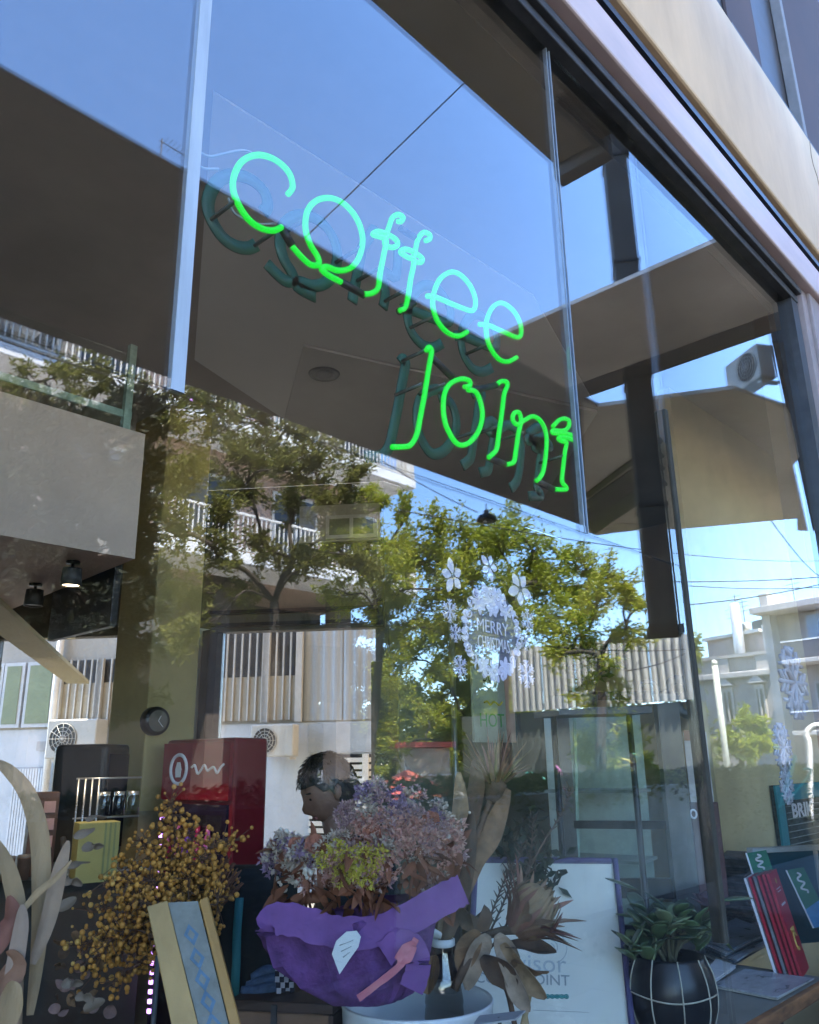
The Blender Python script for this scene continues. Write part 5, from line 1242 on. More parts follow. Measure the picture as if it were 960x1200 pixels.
def flake(px, py, s_, label, n=6, base_on=True):
    c = on_y(px, py, YS); k = s_*0.5; t = thing('snowflake_sticker', label, 'sticker', c, 'snowflake stickers on the window')
    for i in range(n):
        a = math.pi/2+2*math.pi*i/n; d_ = Vector((math.cos(a), 0, math.sin(a))); p = Vector((c.x, YS-0.0005, c.z)); m_ = MB()
        m_.tube([p, p+d_*k], k*0.07, 5)
        for u in (0.45, 0.72):
            for s2 in (-1, 1):
                b_ = a+s2*0.85; m_.tube([p+d_*k*u, p+d_*k*u+Vector((math.cos(b_), 0, math.sin(b_)))*k*0.38], k*0.06, 4)
        m_.build('arm', dec, t)
    if base_on: flat(MB(), [(c.x+k*(0.62 if i % 2 else 0.95)*math.cos(math.pi/2+math.pi*i/n), c.z+k*(0.62 if i % 2 else 0.95)*math.sin(math.pi/2+math.pi*i/n)) for i in range(2*n)]).build('backing', dec2 if base_on == 1 else dec, t)
flake(527, 716, wpx(527, 18), 'snowflake sticker at the upper left of the wreath')
flake(534, 742, wpx(534, 14), 'small snowflake sticker left of the wreath')
flake(539, 781, wpx(539, 16), 'snowflake sticker at the lower left of the wreath')
flake(618, 727, wpx(618, 15), 'snowflake sticker at the upper right of the wreath')
flake(616, 752, wpx(616, 12), 'small snowflake sticker right of the wreath')
flake(617, 790, wpx(617, 18), 'snowflake sticker at the lower right of the wreath')
dec_k = dec; dec = mat('faint_flake', (0.36, 0.36, 0.40), 0.7, 0.05, 40)
flake(930, 800, 0.24, 'large white snowflake sticker at the right edge, upper one', 8, False)
flake(917, 876, 0.15, 'white snowflake sticker at the right edge, in the middle', 8, False)
flake(922, 921, 0.11, 'white snowflake sticker at the right edge, lowest', 8, 1)
dec = dec_k
# painted words on a board inside, seen from behind
pb0 = on_y(590, 805, 2.2)
pb = thing('painted_glass_board', 'hand-painted green and orange notice board behind the sticker', 'notice board', pb0)
pa_, pb_ = on_y(555, 820, 2.2), on_y(603, 820, 2.2); zt3, zb3 = on_y(578, 783, 2.2).z, on_y(578, 870, 2.2).z
bevel(MB().span((pa_.x, 2.2, zb3), (pb_.x, 2.22, zt3)).build('board', mat('board_pale_green', (0.36, 0.40, 0.30), 0.5, 0.2, 5), pb), 0.003)
MB().span((pb_.x+0.001, 2.19, zb3-0.1), (pb_.x+0.04, 2.23, zt3+0.25)).build('side_post', darkmetal, pb)
MB().span((pb_.x-0.10, 2.196, zb3), (pb_.x-0.01, 2.199, zt3-0.02)).build('stripe', mat('board_peach', (0.55, 0.34, 0.24), 0.6), pb)
tm = lambda x, z: axes((x, 2.196, z), (-1, 0, 0), (0, 0, 1))
ink = mat('ink_black', (0.02, 0.02, 0.02), 0.6); grn = mat('paint_green', (0.05, 0.33, 0.05), 0.6); yel = mat('paint_yellow', (0.55, 0.45, 0.05), 0.6)
xm = (pa_.x+pb_.x)/2-0.02; hh = zt3-zb3
mt_ = lambda x, z: axes((x, 2.1955, z), (1, 0, 0), (0, 0, 1))
text_mesh('lettering', '30m', hh*0.22, ink, mt_(xm-0.01, zt3-hh*0.13), pb, 0.0005)
text_mesh('lettering', 'HOT', hh*0.26, grn, mt_(xm-0.02, zb3+hh*0.28), pb, 0.0005)
MB().tube(spline([(xm-0.09+i*0.03, 2.195, zb3+hh*0.52+0.012*math.sin(i*2.3)) for i in range(7)], 4), 0.006, 5).build('brush_line', yel, pb)
# ================================================================== the window table and what stands on it
ZL = 0.69
wt = thing('window_table', 'long grey window table with worn rusty wooden front edge', 'table', (1.3, 0.6, 0))
tt = MB().prism([(-0.9, 0.262, ZL-0.03), (3.42, 0.232, ZL-0.03), (3.42, 0.93, ZL-0.03), (-0.9, 0.93, ZL-0.03)], (0, 0, 0.028)).build('top', mat('table_grey', (0.22, 0.215, 0.19), 0.45, 0.15, 7), wt)
bevel(MB().prism([(-0.9, 0.236, ZL-0.042), (3.42, 0.206, ZL-0.042), (3.42, 0.231, ZL-0.042), (-0.9, 0.261, ZL-0.042)], (0, 0, 0.041)).build('front_edge', mat('rusty_wood', (0.30, 0.13, 0.05), 0.8, 0.4, 26, bump=0.5, stretch=(0.3, 1, 1)), wt), 0.004)
for x in (-0.7, 1.2, 3.1):
    for y in (0.30, 0.86): MB().span((x-0.02, y-0.02, 0), (x+0.02, y+0.02, ZL-0.032)).build('leg', black, wt)

def sheetstack(poly_px, z0, layers, name, label, cat, cols, th=0.006, jitter=0.006, group=None, pieces='magazine'):
    """stack of flat printed matter from its outline in the picture"""
    base = [on_z(x, y, z0) for x, y in poly_px]; c = sum(base, Vector())/len(base)
    t = thing(name, label, cat, (c.x, c.y, z0), group); z = z0+0.001
    for k in range(layers):
        off = Vector((random.uniform(-jitter, jitter), random.uniform(-jitter, jitter), 0)); rot = Matrix.Rotation(random.uniform(-0.06, 0.06)*(1 if k else 0), 3, 'Z')
        pl = [Vector((*(c+rot @ (p-c)+off).xy, z)) for p in base]
        o = MB().prism(pl, (0, 0, th*0.82)).build(pieces, cols[k % len(cols)], t); bevel(o, 0.001, 1); z += th
    return t, z, base
paper1 = mat('glossy_magazine', (0.40, 0.40, 0.42), 0.3, 0.25, 14, stretch=(1, 2, 1))
paper2 = mat('magazine_dark', (0.09, 0.10, 0.11), 0.3, 0.4, 10)
paper3 = mat('magazine_cream', (0.50, 0.47, 0.40), 0.45, 0.2, 12)
paper4 = mat('magazine_blue', (0.13, 0.17, 0.22), 0.3, 0.5, 9)
t1, zt1, bs = sheetstack([(836, 1158), (912, 1173), (953, 1150), (872, 1139)], ZL, 2, 'flat_magazine', 'pale open magazine lying at the front corner of the table', 'magazine', [paper3, paper1], 0.006, 0.003)
sheetstack([(822, 1148), (840, 1152), (862, 1136), (838, 1128)], ZL+0.02, 4, 'loose_leaflets', 'small fan of white leaflets behind the succulent pot', 'leaflets', [mat('white_paper', (0.62, 0.62, 0.62), 0.6, 0.06, 12)], 0.003, 0.008)
sheetstack([(815, 1118), (858, 1136), (902, 1110), (862, 1094)], ZL+0.001, 8, 'magazine_stack', 'stack of worn magazines between the succulent and the newspapers', 'magazine stack', [paper2, paper3, paper4, paper1, paper2, paper4, paper1, paper4], 0.008, 0.012)
sheetstack([(850, 1086), (884, 1090), (896, 1078), (862, 1074)], ZL, 26, 'newspaper_pile', 'tall pile of folded grey newspapers against the olive wall', 'newspaper pile', [mat('newsprint_dark', (0.10, 0.09, 0.09), 0.9, 0.3, 30), mat('newsprint', (0.17, 0.155, 0.15), 0.9, 0.3, 30), mat('newsprint_brown', (0.13, 0.11, 0.10), 0.9, 0.3, 30)], 0.0118, 0.008, None, 'newspaper')
sheetstack([(715, 1132), (752, 1140), (770, 1124), (728, 1114)], ZL, 5, 'magazine_pile', 'low pile of glossy magazines between certificate and succulent', 'magazine stack', [paper2, paper4, mat('magazine_pink', (0.42, 0.30, 0.29), 0.3, 0.5, 8), paper2, mat('magazine_print', (0.32, 0.28, 0.30), 0.3, 0.6, 9)], 0.008, 0.008)

# ---- red leaflets leaning in a holder
def board(bl, br, tl, th, m, name, parent):
    bl, br, tl = Vector(bl), Vector(br), Vector(tl); tr = tl+(br-bl); n = (br-bl).cross(tl-bl).normalized()
    if n.dot(CAM-bl) < 0: n = -n
    return MB().prism([bl, br, tr, tl], -n*th).build(name, m, parent), (bl, br, tl, n)
redp = mat('leaflet_red', (0.42, 0.012, 0.03), 0.4, 0.06, 8)
gold = mat('print_gold', (0.55, 0.36, 0.08), 0.5); whp = mat('print_white', (0.7, 0.66, 0.66), 0.5)
B0, B1 = on_z(941, 1146, ZL+0.002), on_z(954, 1126, ZL+0.002)
LB = math.hypot(B0.x-CAM.x, B0.y-CAM.y)
T0 = at_l(901, 1024, LB+0.10)
wdv = (B1-B0).normalized(); B1 = B0+wdv*0.17
hold = thing('red_leaflets', 'row of red leaflets with gold crest leaning at the right end of the table', 'leaflets', B0)
back = Vector((-wdv.y, wdv.x, 0))
if back.dot(rt0) > 0: back = -back
for k in range(6):
    off = back*(0.017*k)+wdv*(0.004*(k % 2)); m_ = redp if k in (0, 1, 2, 4) else (mat('leaflet_grey', (0.20, 0.18, 0.18), 0.5, 0.2, 9) if k == 3 else whp)
    o, info = board(B0+off, B1+off, T0+off+Vector((0, 0, -0.004*k)), 0.010, m_, 'leaflet', hold)
    if k == 0: bl, br, tl, nn_ = info
def bp_(u, v, lift=0.001): return bl+(br-bl)*u+(tl-bl)*v+nn_*lift
MB().prism([bp_(0.5+0.07*math.cos(t), 0.90+0.03*math.sin(t)) for t in [2*math.pi*i/12 for i in range(12)]], nn_*0.0008).build('crest', gold, hold)
for v, w_ in ((0.82, 0.5), (0.79, 0.42), (0.655, 0.48)):
    hgt_ = 0.008 if v > 0.7 else 0.022
    MB().prism([bp_(0.5-w_/2, v), bp_(0.5+w_/2, v), bp_(0.5+w_/2, v+hgt_), bp_(0.5-w_/2, v+hgt_)], nn_*0.0006).build('print_line', whp, hold)
MB().tube([bp_(0.55+0.16*math.cos(t), 0.30+0.085*math.sin(t), 0.002) for t in [0.4+4.9*i/22 for i in range(23)]], 0.004, 5).build('ornament', gold, hold)
for k in range(5): MB().tube([bp_(0.50+0.06*k-0.1, 0.39, 0.002), bp_(0.50+0.085*k-0.16, 0.43, 0.002)], 0.003, 4).build('ornament_ray', gold, hold)
# ---- green booklets
grc = mat('booklet_green', (0.015, 0.13, 0.06), 0.35, 0.08, 8); sky_ = mat('booklet_blue', (0.06, 0.22, 0.42), 0.35, 0.3, 6)
def booklet(pbl, pbr, ptl, l0, l1, label, letters=True):
    bl_ = at_l(*pbl, l0); br_ = at_l(*pbr, l0+0.03); tl_ = at_l(*ptl, l1)
    t = thing('green_booklet', label, 'booklet', bl_, 'green booklets at the right end of the table')
    o, (a, b_, c_, n_) = board(bl_, br_, tl_, 0.008, grc, 'cover', t)
    f = lambda u, v: a+(b_-a)*u+(c_-a)*v+n_*0.001
    MB().prism([f(0, 0), f(1, 0), f(1, 0.42), f(0, 0.30)], n_*0.0006).build('picture', sky_, t)
    MB().prism([f(-0.02, 0), f(0.06, 0), f(0.06, 1), f(-0.02, 1)], n_*0.0008).build('spine_edge', whp, t)
    pts = [f(0.5+0.16*math.sin(i*1.9), 0.92-i*0.045) for i in range(9)]
    MB().tube(spline([p+n_*0.001 for p in pts], 4), 0.004, 5).build('white_script', whp, t)
    return t
booklet((890, 1050), (915, 1046), (874, 1000), LB+0.22, LB+0.30, 'green booklet with white script leaning behind the red leaflets')
booklet((953, 1088), (975, 1084), (921, 1020), LB+0.30, LB+0.40, 'green booklet with blue picture at the right edge, in front of the teal box')
# ---- teal display box and chalkboard poster behind
tb0, tb1 = at_l(889, 1048, LB+0.50), at_l(975, 1052, LB+0.72); ttop = at_l(889, 1000, LB+0.52)
tb = thing('teal_display_box', 'dark teal display box with white rim behind the booklets', 'box', (tb0.x, tb0.y, ZL))
tb0.z = ZL+0.003; tb1.z = ZL+0.003
tealm = mat('teal_card', (0.012, 0.075, 0.105), 0.4, 0.15, 5)
zz_t = ttop.z; dvt = (tb1-tb0).normalized(); nnt = Vector((dvt.y, -dvt.x, 0))
if nnt.dot(CAM-tb0) < 0: nnt = -nnt
frT = (Vector((tb0.x, tb0.y, 0)), dvt, nnt)
MB().frame_box(frT, 0, 0.75, -0.02, 0, ZL+0.003, zz_t).build('front_panel', tealm, tb)
bevel(MB().frame_box(frT, -0.01, 0.76, -0.03, 0.012, zz_t+0.002, zz_t+0.022).build('rim', mat('rim_white', (0.5, 0.5, 0.48), 0.5), tb), 0.002)
MB().frame_box(frT, 0.30, 0.315, 0.001, 0.012, ZL+0.003, zz_t).build('divider', MATS['rim_white'], tb)
po0 = on_y(909, 960, 0.965); po1 = on_y(975, 960, 0.965); pzt, pzb = on_y(912, 920, 0.965).z, on_y(912, 1000, 0.965).z
po = thing('chalkboard_poster', 'chalkboard poster in a bright teal frame on the olive wall', 'poster', (po0.x, 0.965, pzb))
MB().span((po0.x, 0.955, pzb), (po1.x, 0.975, pzt)).build('board', mat('chalkboard', (0.05, 0.055, 0.05), 0.8, 0.5, 40, stretch=(0.4, 1, 1.6)), po)
tealb = mat('bright_teal', (0.015, 0.20, 0.24), 0.45, 0.1, 6)
bevel(MB().span((po0.x, 0.94, pzb), (po0.x+0.11, 0.954, pzt)).build('frame_side', tealb, po), 0.003)
bevel(MB().span((po0.x+0.112, 0.94, pzt-0.09), (po1.x, 0.954, pzt)).build('frame_top', tealb, po), 0.003)
text_mesh('lettering', 'BRIK', 0.11, whp, axes((po0.x+0.42, 0.951, pzt-0.155), (1, 0, 0), (0, 0, 1)), po, 0.001, sx=1.6, bold=0.003)
for k in range(7): MB().tube([(po0.x+0.16, 0.953, pzb+0.03+k*0.035), (po1.x-random.uniform(0.05, 0.3), 0.953, pzb+0.03+k*0.035)], 0.003, 4).build('chalk_line', mat('chalk', (0.30, 0.31, 0.28), 0.9), po)

# ---- succulent in a black pot with pale lines
pb_c = on_z(793, 1216, ZL); pc_ = Vector((pb_c.x, pb_c.y, ZL))
k_ = math.hypot(pc_.x, pc_.y+0.95)/961.0
PR = 43*k_; PH = 0.215
su = thing('succulent', 'jade plant in a round black pot with pale grid lines', 'plant', pc_)
prof = [(PR*0.62, 0.0), (PR*0.85, 0.03), (PR*0.98, 0.08), (PR, 0.12), (PR*0.95, 0.165), (PR*0.82, 0.205), (PR*0.80, 0.213), (PR*0.74, 0.21), (PR*0.72, 0.18), (0.001, 0.18)]
pot = MB().lathe([(0.001, 0.0)]+prof, pc_, 40).build('pot', mat('pot_black_glaze', (0.012, 0.012, 0.014), 0.3, 0.3, 8), su)
lines = mat('pale_line', (0.55, 0.50, 0.38), 0.6)
for j in range(9):
    a = 2*math.pi*j/9+0.35; MB().tube([pc_+Vector((r_*1.006*math.cos(a), r_*1.006*math.sin(a), z)) for r_, z in spline([Vector((p[0], p[1], 0)) for p in prof[:7]], 3) for _ in (0,)] if False else [pc_+Vector((p.x*1.006*math.cos(a), p.x*1.006*math.sin(a), p.y)) for p in spline([Vector((q[0], q[1], 0)) for q in prof[:7]], 3)], 0.0022, 5).build('pot_line', lines, pot)
MB().tube([pc_+Vector((PR*1.004*math.cos(t), PR*1.004*math.sin(t), 0.118+0.004*math.sin(3*t))) for t in [2*math.pi*i/48 for i in range(48)]], 0.0022, 5, closed=True).build('pot_line', lines, pot)
jade = [mat('jade_leaf', (0.085, 0.13, 0.05), 0.35, 0.2, 18, coat=0.2), mat('jade_leaf_pale', (0.20, 0.235, 0.11), 0.35, 0.15, 18, coat=0.2), mat('jade_leaf_dark', (0.04, 0.065, 0.03), 0.35, 0.2, 18, coat=0.2)]
def fleshy(p, d, l, wd, m, parent, name='leaf', cupn=None):
    d = d.normalized(); s_ = d.cross(Vector((0, 0, 1))); s_ = s_.normalized() if s_.length > 0.1 else Vector((1, 0, 0)); n = s_.cross(d)
    mb = MB(); N1 = 9; vs = []
    for i in range(N1):
        u = i/(N1-1); w_ = wd*(math.sin(math.pi*min(1, u**1.35*0.84+0.07))**0.7)*0.5; th = 0.10*wd*math.sin(math.pi*min(1, u*0.9+0.05))
        c = p+d*l*u-Vector((0, 0, 0.05*l*u*u))
        for q in range(8):
            a = 2*math.pi*q/8; vs.append(c+s_*w_*math.cos(a)+n*(th*math.sin(a)+0.12*w_*abs(math.cos(a))))
    mb.add(vs, [(i*8+q, i*8+(q+1) % 8, (i+1)*8+(q+1) % 8, (i+1)*8+q) for i in range(N1-1) for q in range(8)]+[tuple(range((N1-1)*8, N1*8))], True)
    return mb.build(name, m, parent)
stm = MB(); topc = pc_+Vector((0, 0, 0.185))
for i in range(13):
    a = i*2.4; rr = random.uniform(0.03, 0.105); hgt_ = random.uniform(0.05, 0.185)*(1.15-rr*4)
    e = topc+Vector((rr*math.cos(a), rr*math.sin(a), hgt_)); stm.tube(spline([topc+rvec(0.015), topc.lerp(e, 0.5)+Vector((0, 0, 0.02)), e], 3), 0.006, 6)
    for q in range(7):
        b_ = a+q*2.2+random.uniform(-0.3, 0.3); up_ = random.uniform(0.1, 1.2)
        fleshy(e-Vector((0, 0, 0.012*(q//2))), Vector((math.cos(b_), math.sin(b_), up_)), random.uniform(0.06, 0.095), random.uniform(0.042, 0.058), random.choice(jade[:2]+[jade[0], jade[2]]), su)
for px, py, dx, dz in ((758, 1090, -0.6, -0.8), (770, 1105, -0.3, -1.0), (825, 1095, 0.8, -0.7), (842, 1068, 1.0, 0.1), (748, 1055, -1.0, 0.4)):
    p = at_l(px, py-12, math.hypot(pc_.x, pc_.y+0.95)-0.06); fleshy(p, rt0*dx+Vector((0, 0, dz)), 0.10, 0.05, random.choice(jade), su)
stm.build('stem', mat('jade_stem', (0.09, 0.08, 0.04), 0.7), su)
rs = at_l(828, 1062, math.hypot(pc_.x, pc_.y+0.95))
for q in range(10): fleshy(rs, Vector((math.cos(q*2.4), math.sin(q*2.4), 0.5+0.08*q)), 0.05, 0.03, mat('rosette_purple', (0.10, 0.045, 0.05), 0.4, 0.2, 14), su, 'rosette_leaf')

# ---- framed certificate
BRc = on_z(743, 1224, ZL+0.012)
rr_ = ray(690, 1000); hh_ = Vector((rr_.x, rr_.y, 0)).normalized(); cux = Vector((hh_.y, -hh_.x, 0))
TRc = BRc+Vector((0, 0, 0.425))+hh_*0.35
BLc = BRc-cux*0.46; TLc = TRc-cux*0.46
cf = thing('framed_certificate', 'white certificate in a thin violet frame leaning on the table', 'framed certificate', (BLc+BRc)/2)
ux, uy = (TRc-TLc), (TLc-BLc); W0, H0 = ux.length, uy.length; ux.normalize(); uy.normalize(); un = ux.cross(uy).normalized()
if un.dot(CAM-TLc) < 0: un = -un
def cp_(u, v, l_=0.0): return BLc+ux*u+uy*v+un*l_
MB().prism([cp_(0, 0, -0.006), cp_(W0, 0, -0.006), cp_(W0, H0, -0.006), cp_(0, H0, -0.006)], un*0.006).build('sheet', mat('certificate_paper', (0.74, 0.70, 0.58), 0.25, 0.04, 6, spec=0.5, coat=0.4), cf)
vio = mat('violet_frame', (0.085, 0.07, 0.16), 0.3, 0.1, 10, coat=0.4); fwid = 0.018
for (a, c_) in (((0, 0), (0, H0)), ((W0, 0), (W0, H0))):
    MB().prism([cp_(a[0]-fwid/2, 0, -0.01), cp_(a[0]+fwid/2, 0, -0.01), cp_(a[0]+fwid/2, H0+fwid/2, -0.01), cp_(a[0]-fwid/2, H0+fwid/2, -0.01)], un*0.024).build('frame_side', vio, cf).modifiers.new('b', 'BEVEL').width = 0.005
for v in (0, H0):
    MB().prism([cp_(fwid/2, v-fwid/2, -0.01), cp_(W0-fwid/2, v-fwid/2, -0.01), cp_(W0-fwid/2, v+fwid/2, -0.01), cp_(fwid/2, v+fwid/2, -0.01)], un*0.0235).build('frame_rail', vio, cf).modifiers.new('b', 'BEVEL').width = 0.005
def cuv(px, py):
    d = ray(px, py); t = (BLc-CAM).dot(un)/d.dot(un); p = CAM+d*t; return (p-BLc).dot(ux), (p-BLc).dot(uy)
gtxt = mat('grey_print', (0.30, 0.31, 0.30), 0.6); ttxt = mat('teal_print', (0.03, 0.28, 0.26), 0.6)
def ctext(px, py, s, size, m, al='RIGHT', sx=1.0, bold=0.0):
    u, v = cuv(px, py); text_mesh('lettering', s, size, m, axes(cp_(u, v, 0.0008), ux, uy), cf, 0.0002, al, sx, bold)
kk = 2.45/961
ctext(664, 1131, 'tripadvisor', 30*kk, mat('pale_grey_print', (0.46, 0.47, 0.45), 0.6))
ctext(668, 1150, 'COFFEE JOINT', 17*kk, gtxt, bold=0.0003)
for i in range(5):
    u, v = cuv(642+i*5.5, 1168); MB().tube([cp_(u+0.0055*math.cos(t), v+0.0055*math.sin(t), 0.0012) for t in [2*math.pi*q/14 for q in range(14)]], 0.0016, 4, closed=True).build('rating_dot', ttxt, cf)
    MB().prism([cp_(u+0.003*math.cos(t), v+0.003*math.sin(t), 0.0004) for t in [2*math.pi*q/10 for q in range(10)]], un*0.0008).build('rating_dot', ttxt, cf)
u, v = cuv(645, 1110)
for rr in (0.012, 0.022, 0.05): MB().tube([cp_(u+rr*math.cos(t), v+rr*math.sin(t), 0.0006) for t in [-1.2+2.6*q/16 for q in range(17)]], 0.0011, 4).build('emblem_arc', mat('pale_grey_print', (0.46, 0.47, 0.45), 0.6), cf)
u0_, v0_ = cuv(625, 1184); u1_, v1_ = cuv(690, 1181); MB().tube([cp_(u0_, v0_, 0.0006), cp_(u1_, v0_, 0.0006)], 0.0006, 4).build('rule', gtxt, cf)
# easel strut behind the certificate down to the table
stp = (TLc+TRc)/2-un*0.02; MB().tube([stp-uy*0.1, Vector((stp.x, stp.y, ZL))-Vector((un.x, un.y, 0))*0.12], 0.008, 6).build('strut', vio, cf)

# ---- white bucket, bottle with dried leaves
LP_ = 1.93
rimc = at_l(489, 1172, LP_); RB_ = 79*LP_/961
bk = thing('white_bucket', 'white round bucket holding dried flowers', 'bucket', (rimc.x, rimc.y, ZL))
zr = rimc.z
MB().lathe([(0.001, ZL+0.002), (RB_*0.86, ZL+0.002), (RB_*0.9, ZL+0.02), (RB_*0.985, zr-0.01), (RB_, zr), (RB_*0.985, zr+0.004), (RB_*0.965, zr-0.004), (RB_*0.94, zr-0.10), (0.001, zr-0.11)], (rimc.x, rimc.y, 0), 48).build('wall', mat('white_enamel', (0.64, 0.66, 0.66), 0.35, 0.04, 6, coat=0.2), bk)
btp = at_l(519, 1104, LP_+0.02); bz = zr-0.10
bt = thing('plastic_bottle', 'clear plastic bottle with white neck ring in the bucket', 'bottle', (btp.x, btp.y, bz))
rb_ = 21*LP_/961; hb = btp.z-bz
MB().lathe([(0.001, 0), (rb_*0.9, 0.003), (rb_, 0.02), (rb_*0.96, hb*0.28), (rb_, hb*0.30), (rb_*0.94, hb*0.42), (rb_*0.98, hb*0.45), (rb_*0.8, hb*0.68), (rb_*0.5, hb*0.9), (rb_*0.5, hb)], (btp.x, btp.y, bz), 26).build('body', glassmat('bottle_plastic', 0.10, (0.62, 0.60, 0.56), 0.05), bt)
MB().lathe([(rb_*0.53, hb*0.96), (rb_*0.62, hb*0.97), (rb_*0.62, hb*1.03), (rb_*0.53, hb*1.035)], (btp.x, btp.y, bz), 22).build('neck_ring', mat('white_plastic', (0.6, 0.6, 0.58), 0.4), bt)
MB().lathe([(rb_*0.2, 0), (rb_*0.75, 0.004), (rb_*0.75, 0.012), (rb_*0.2, 0.014)], at_l(500, 1096, LP_), 18, mtx=Matrix.Rotation(0.5, 4, 'Y')).build('cap', MATS['white_plastic'], bt)
dryb = [mat('dried_leaf_brown', (0.21, 0.115, 0.055), 0.75, 0.35, 22, bump=0.3), mat('dried_leaf_tan', (0.30, 0.19, 0.10), 0.75, 0.3, 22, bump=0.3), mat('dried_leaf_dark', (0.10, 0.055, 0.03), 0.75, 0.35, 22, bump=0.3), mat('dried_leaf_grey', (0.31, 0.22, 0.15), 0.75, 0.3, 22, bump=0.3)]
def dleaf(pxs, l, wpx_, m, parent, name='leaf', side=None, cup=0.35, dl=0.0, tip=0.1):
    n = len(pxs); pts = [at_l(x, y, l+dl*i/(n-1)) for i, (x, y) in enumerate(pxs)]; pts = spline(pts, 4); k = len(pts)
    ws = [wpx_*l/961*max(tip, math.sin(math.pi*(0.08+0.88*i/(k-1)))**0.8) for i in range(k)]
    o = MB().blade5(pts, ws, (side if side is not None else rt0+Vector((fw.x, fw.y, 0))*random.uniform(-0.5, 0.5)), cup, 0.12).build(name, m, parent, fix=False)
    md = o.modifiers.new('t', 'SOLIDIFY'); md.thickness = 0.0012; es = o.modifiers.new('e', 'EDGE_SPLIT'); es.split_angle = R(50); return o
dr_ = thing('tall_dried_leaves', 'tall brown dried leaves and spiky seed head rising from the bottle', 'dried plant', (btp.x, btp.y, btp.z-0.05))
dleaf([(519, 1105), (527, 1060), (535, 1000), (541, 950), (538, 905)], LP_+0.04, 26, dryb[1], dr_, dl=0.04)
dleaf([(521, 1105), (533, 1050), (550, 1005), (575, 975), (596, 925)], LP_+0.06, 34, dryb[0], dr_, dl=0.08)
dleaf([(520, 1105), (531, 1070), (541, 1030), (548, 985), (553, 950)], LP_+0.02, 24, dryb[2], dr_, dl=0.02)
dleaf([(518, 1105), (524, 1078), (530, 1040), (532, 1000), (528, 968)], LP_+0.08, 30, dryb[0], dr_, dl=0.1)
dleaf([(540, 1010), (552, 960), (560, 920), (556, 890)], LP_+0.10, 22, dryb[2], dr_, dl=0.02)
hdp = at_l(580, 925, LP_+0.16)
for i in range(64):
    a = i*2.4; v = i/64.0; d_ = (rt0*math.cos(a)*(0.25+0.75*v)+Vector((fw.x, fw.y, 0))*math.sin(a)*(0.25+0.75*v)+Vector((0, 0, 1.35-0.9*v))).normalized()
    l_ = random.uniform(0.06, 0.135)
    p0_ = hdp+d_*0.02; pts = spline([p0_, p0_+d_*l_*0.5+Vector((0, 0, 0.006)), p0_+d_*l_], 2)
    MB().blade(pts, [0.010, 0.011, 0.008, 0.004, 0.001][:len(pts)], d_.cross(Vector((0, 0, 1)))+rvec(0.3), 0.4).build('bract', random.choice([dryb[0], dryb[1], mat('bract_pink', (0.26, 0.13, 0.10), 0.75, 0.2, 16), mat('bract_olive', (0.17, 0.15, 0.05), 0.75, 0.2, 16)]), dr_, fix=False)
MB().tube(spline([at_l(521, 1100, LP_+0.05), at_l(548, 1010, LP_+0.1), hdp], 5), 0.007, 7).build('stem', dryb[2], dr_)
MB().ball(hdp, 0.03, 12, 8, (1, 1, 1.2)).build('seed_core', dryb[2], dr_)
# feathery twigs and protea
pr = thing('protea', 'brown dried protea flower with drooping leathery leaves', 'dried flower', at_l(560, 1160, LP_))
tw = MB()
for (pts) in ([(545, 1150), (590, 1090), (612, 1040), (622, 1000), (625, 960)], [(550, 1140), (585, 1070), (600, 1030), (612, 990)], [(548, 1130), (572, 1080), (588, 1040), (598, 1015)], [(600, 1060), (630, 1000), (660, 950), (668, 925)]):
    P = spline([at_l(x, y, LP_+0.14) for x, y in pts], 6); tw.tube(P, [0.0035*(1-0.7*i/(len(P)-1)) for i in range(len(P))], 5)
    for i in range(3, len(P)):
        for s_ in (-1, 1):
            d_ = (P[i]-P[i-1]).normalized()+rt0*s_*0.9+rvec(0.3); tw.tube([P[i], P[i]+d_.normalized()*random.uniform(0.010, 0.022)], [0.0022, 0.0008], 4)
tw.build('twigs', mat('twig_brown', (0.09, 0.055, 0.038), 0.8, 0.3, 20), pr)
ph = at_l(604, 1090, LP_+0.02); ax = (rt0*0.75+Vector((0, 0, 0.75))-Vector((fw.x, fw.y, 0))*0.25).normalized()
sA = ax.cross(Vector((0, 0, 1))).normalized(); sB = sA.cross(ax)
for i in range(95):
    a = i*2.4; v = i/95.0; r0_ = 0.050*math.sqrt(v)
    base = ph+(sA*math.cos(a)+sB*math.sin(a))*r0_*0.6; d_ = (ax*(1.25-0.45*v)+(sA*math.cos(a)+sB*math.sin(a))*(0.10+0.75*v*v)).normalized()
    l_ = 0.112*(1-0.05*v)*random.uniform(0.9, 1.1) if v < 0.72 else random.uniform(0.085, 0.14)
    curl = (sA*math.cos(a)+sB*math.sin(a))*(-0.018 if v < 0.72 else 0.016)
    pts = spline([base, base+d_*l_*0.55-curl*0.6, base+d_*l_+curl], 3)
    w_ = 0.014 if v < 0.72 else 0.017
    MB().blade(pts, [w_*math.sin(math.pi*(0.15+0.83*q/(len(pts)-1))) for q in range(len(pts))], d_.cross(sA*math.cos(a)+sB*math.sin(a)), 0.5).build('petal', mat('protea_silk', (0.25, 0.155, 0.075), 0.7, 0.2, 20) if v < 0.6 else random.choice([mat('protea_red', (0.19, 0.07, 0.045), 0.7, 0.2, 20), mat('protea_brown', (0.22, 0.12, 0.07), 0.7, 0.2, 20)]), pr, fix=False)
MB().ball(ph+ax*0.055, 0.045, 16, 10, (1, 1, 1.25)).build('cone', MATS['protea_silk'], pr)
MB().tube(spline([at_l(532, 1160, LP_), at_l(560, 1105, LP_+0.02), at_l(585, 1092, LP_+0.04), ph], 5), 0.009, 8).build('stem', dryb[2], pr)
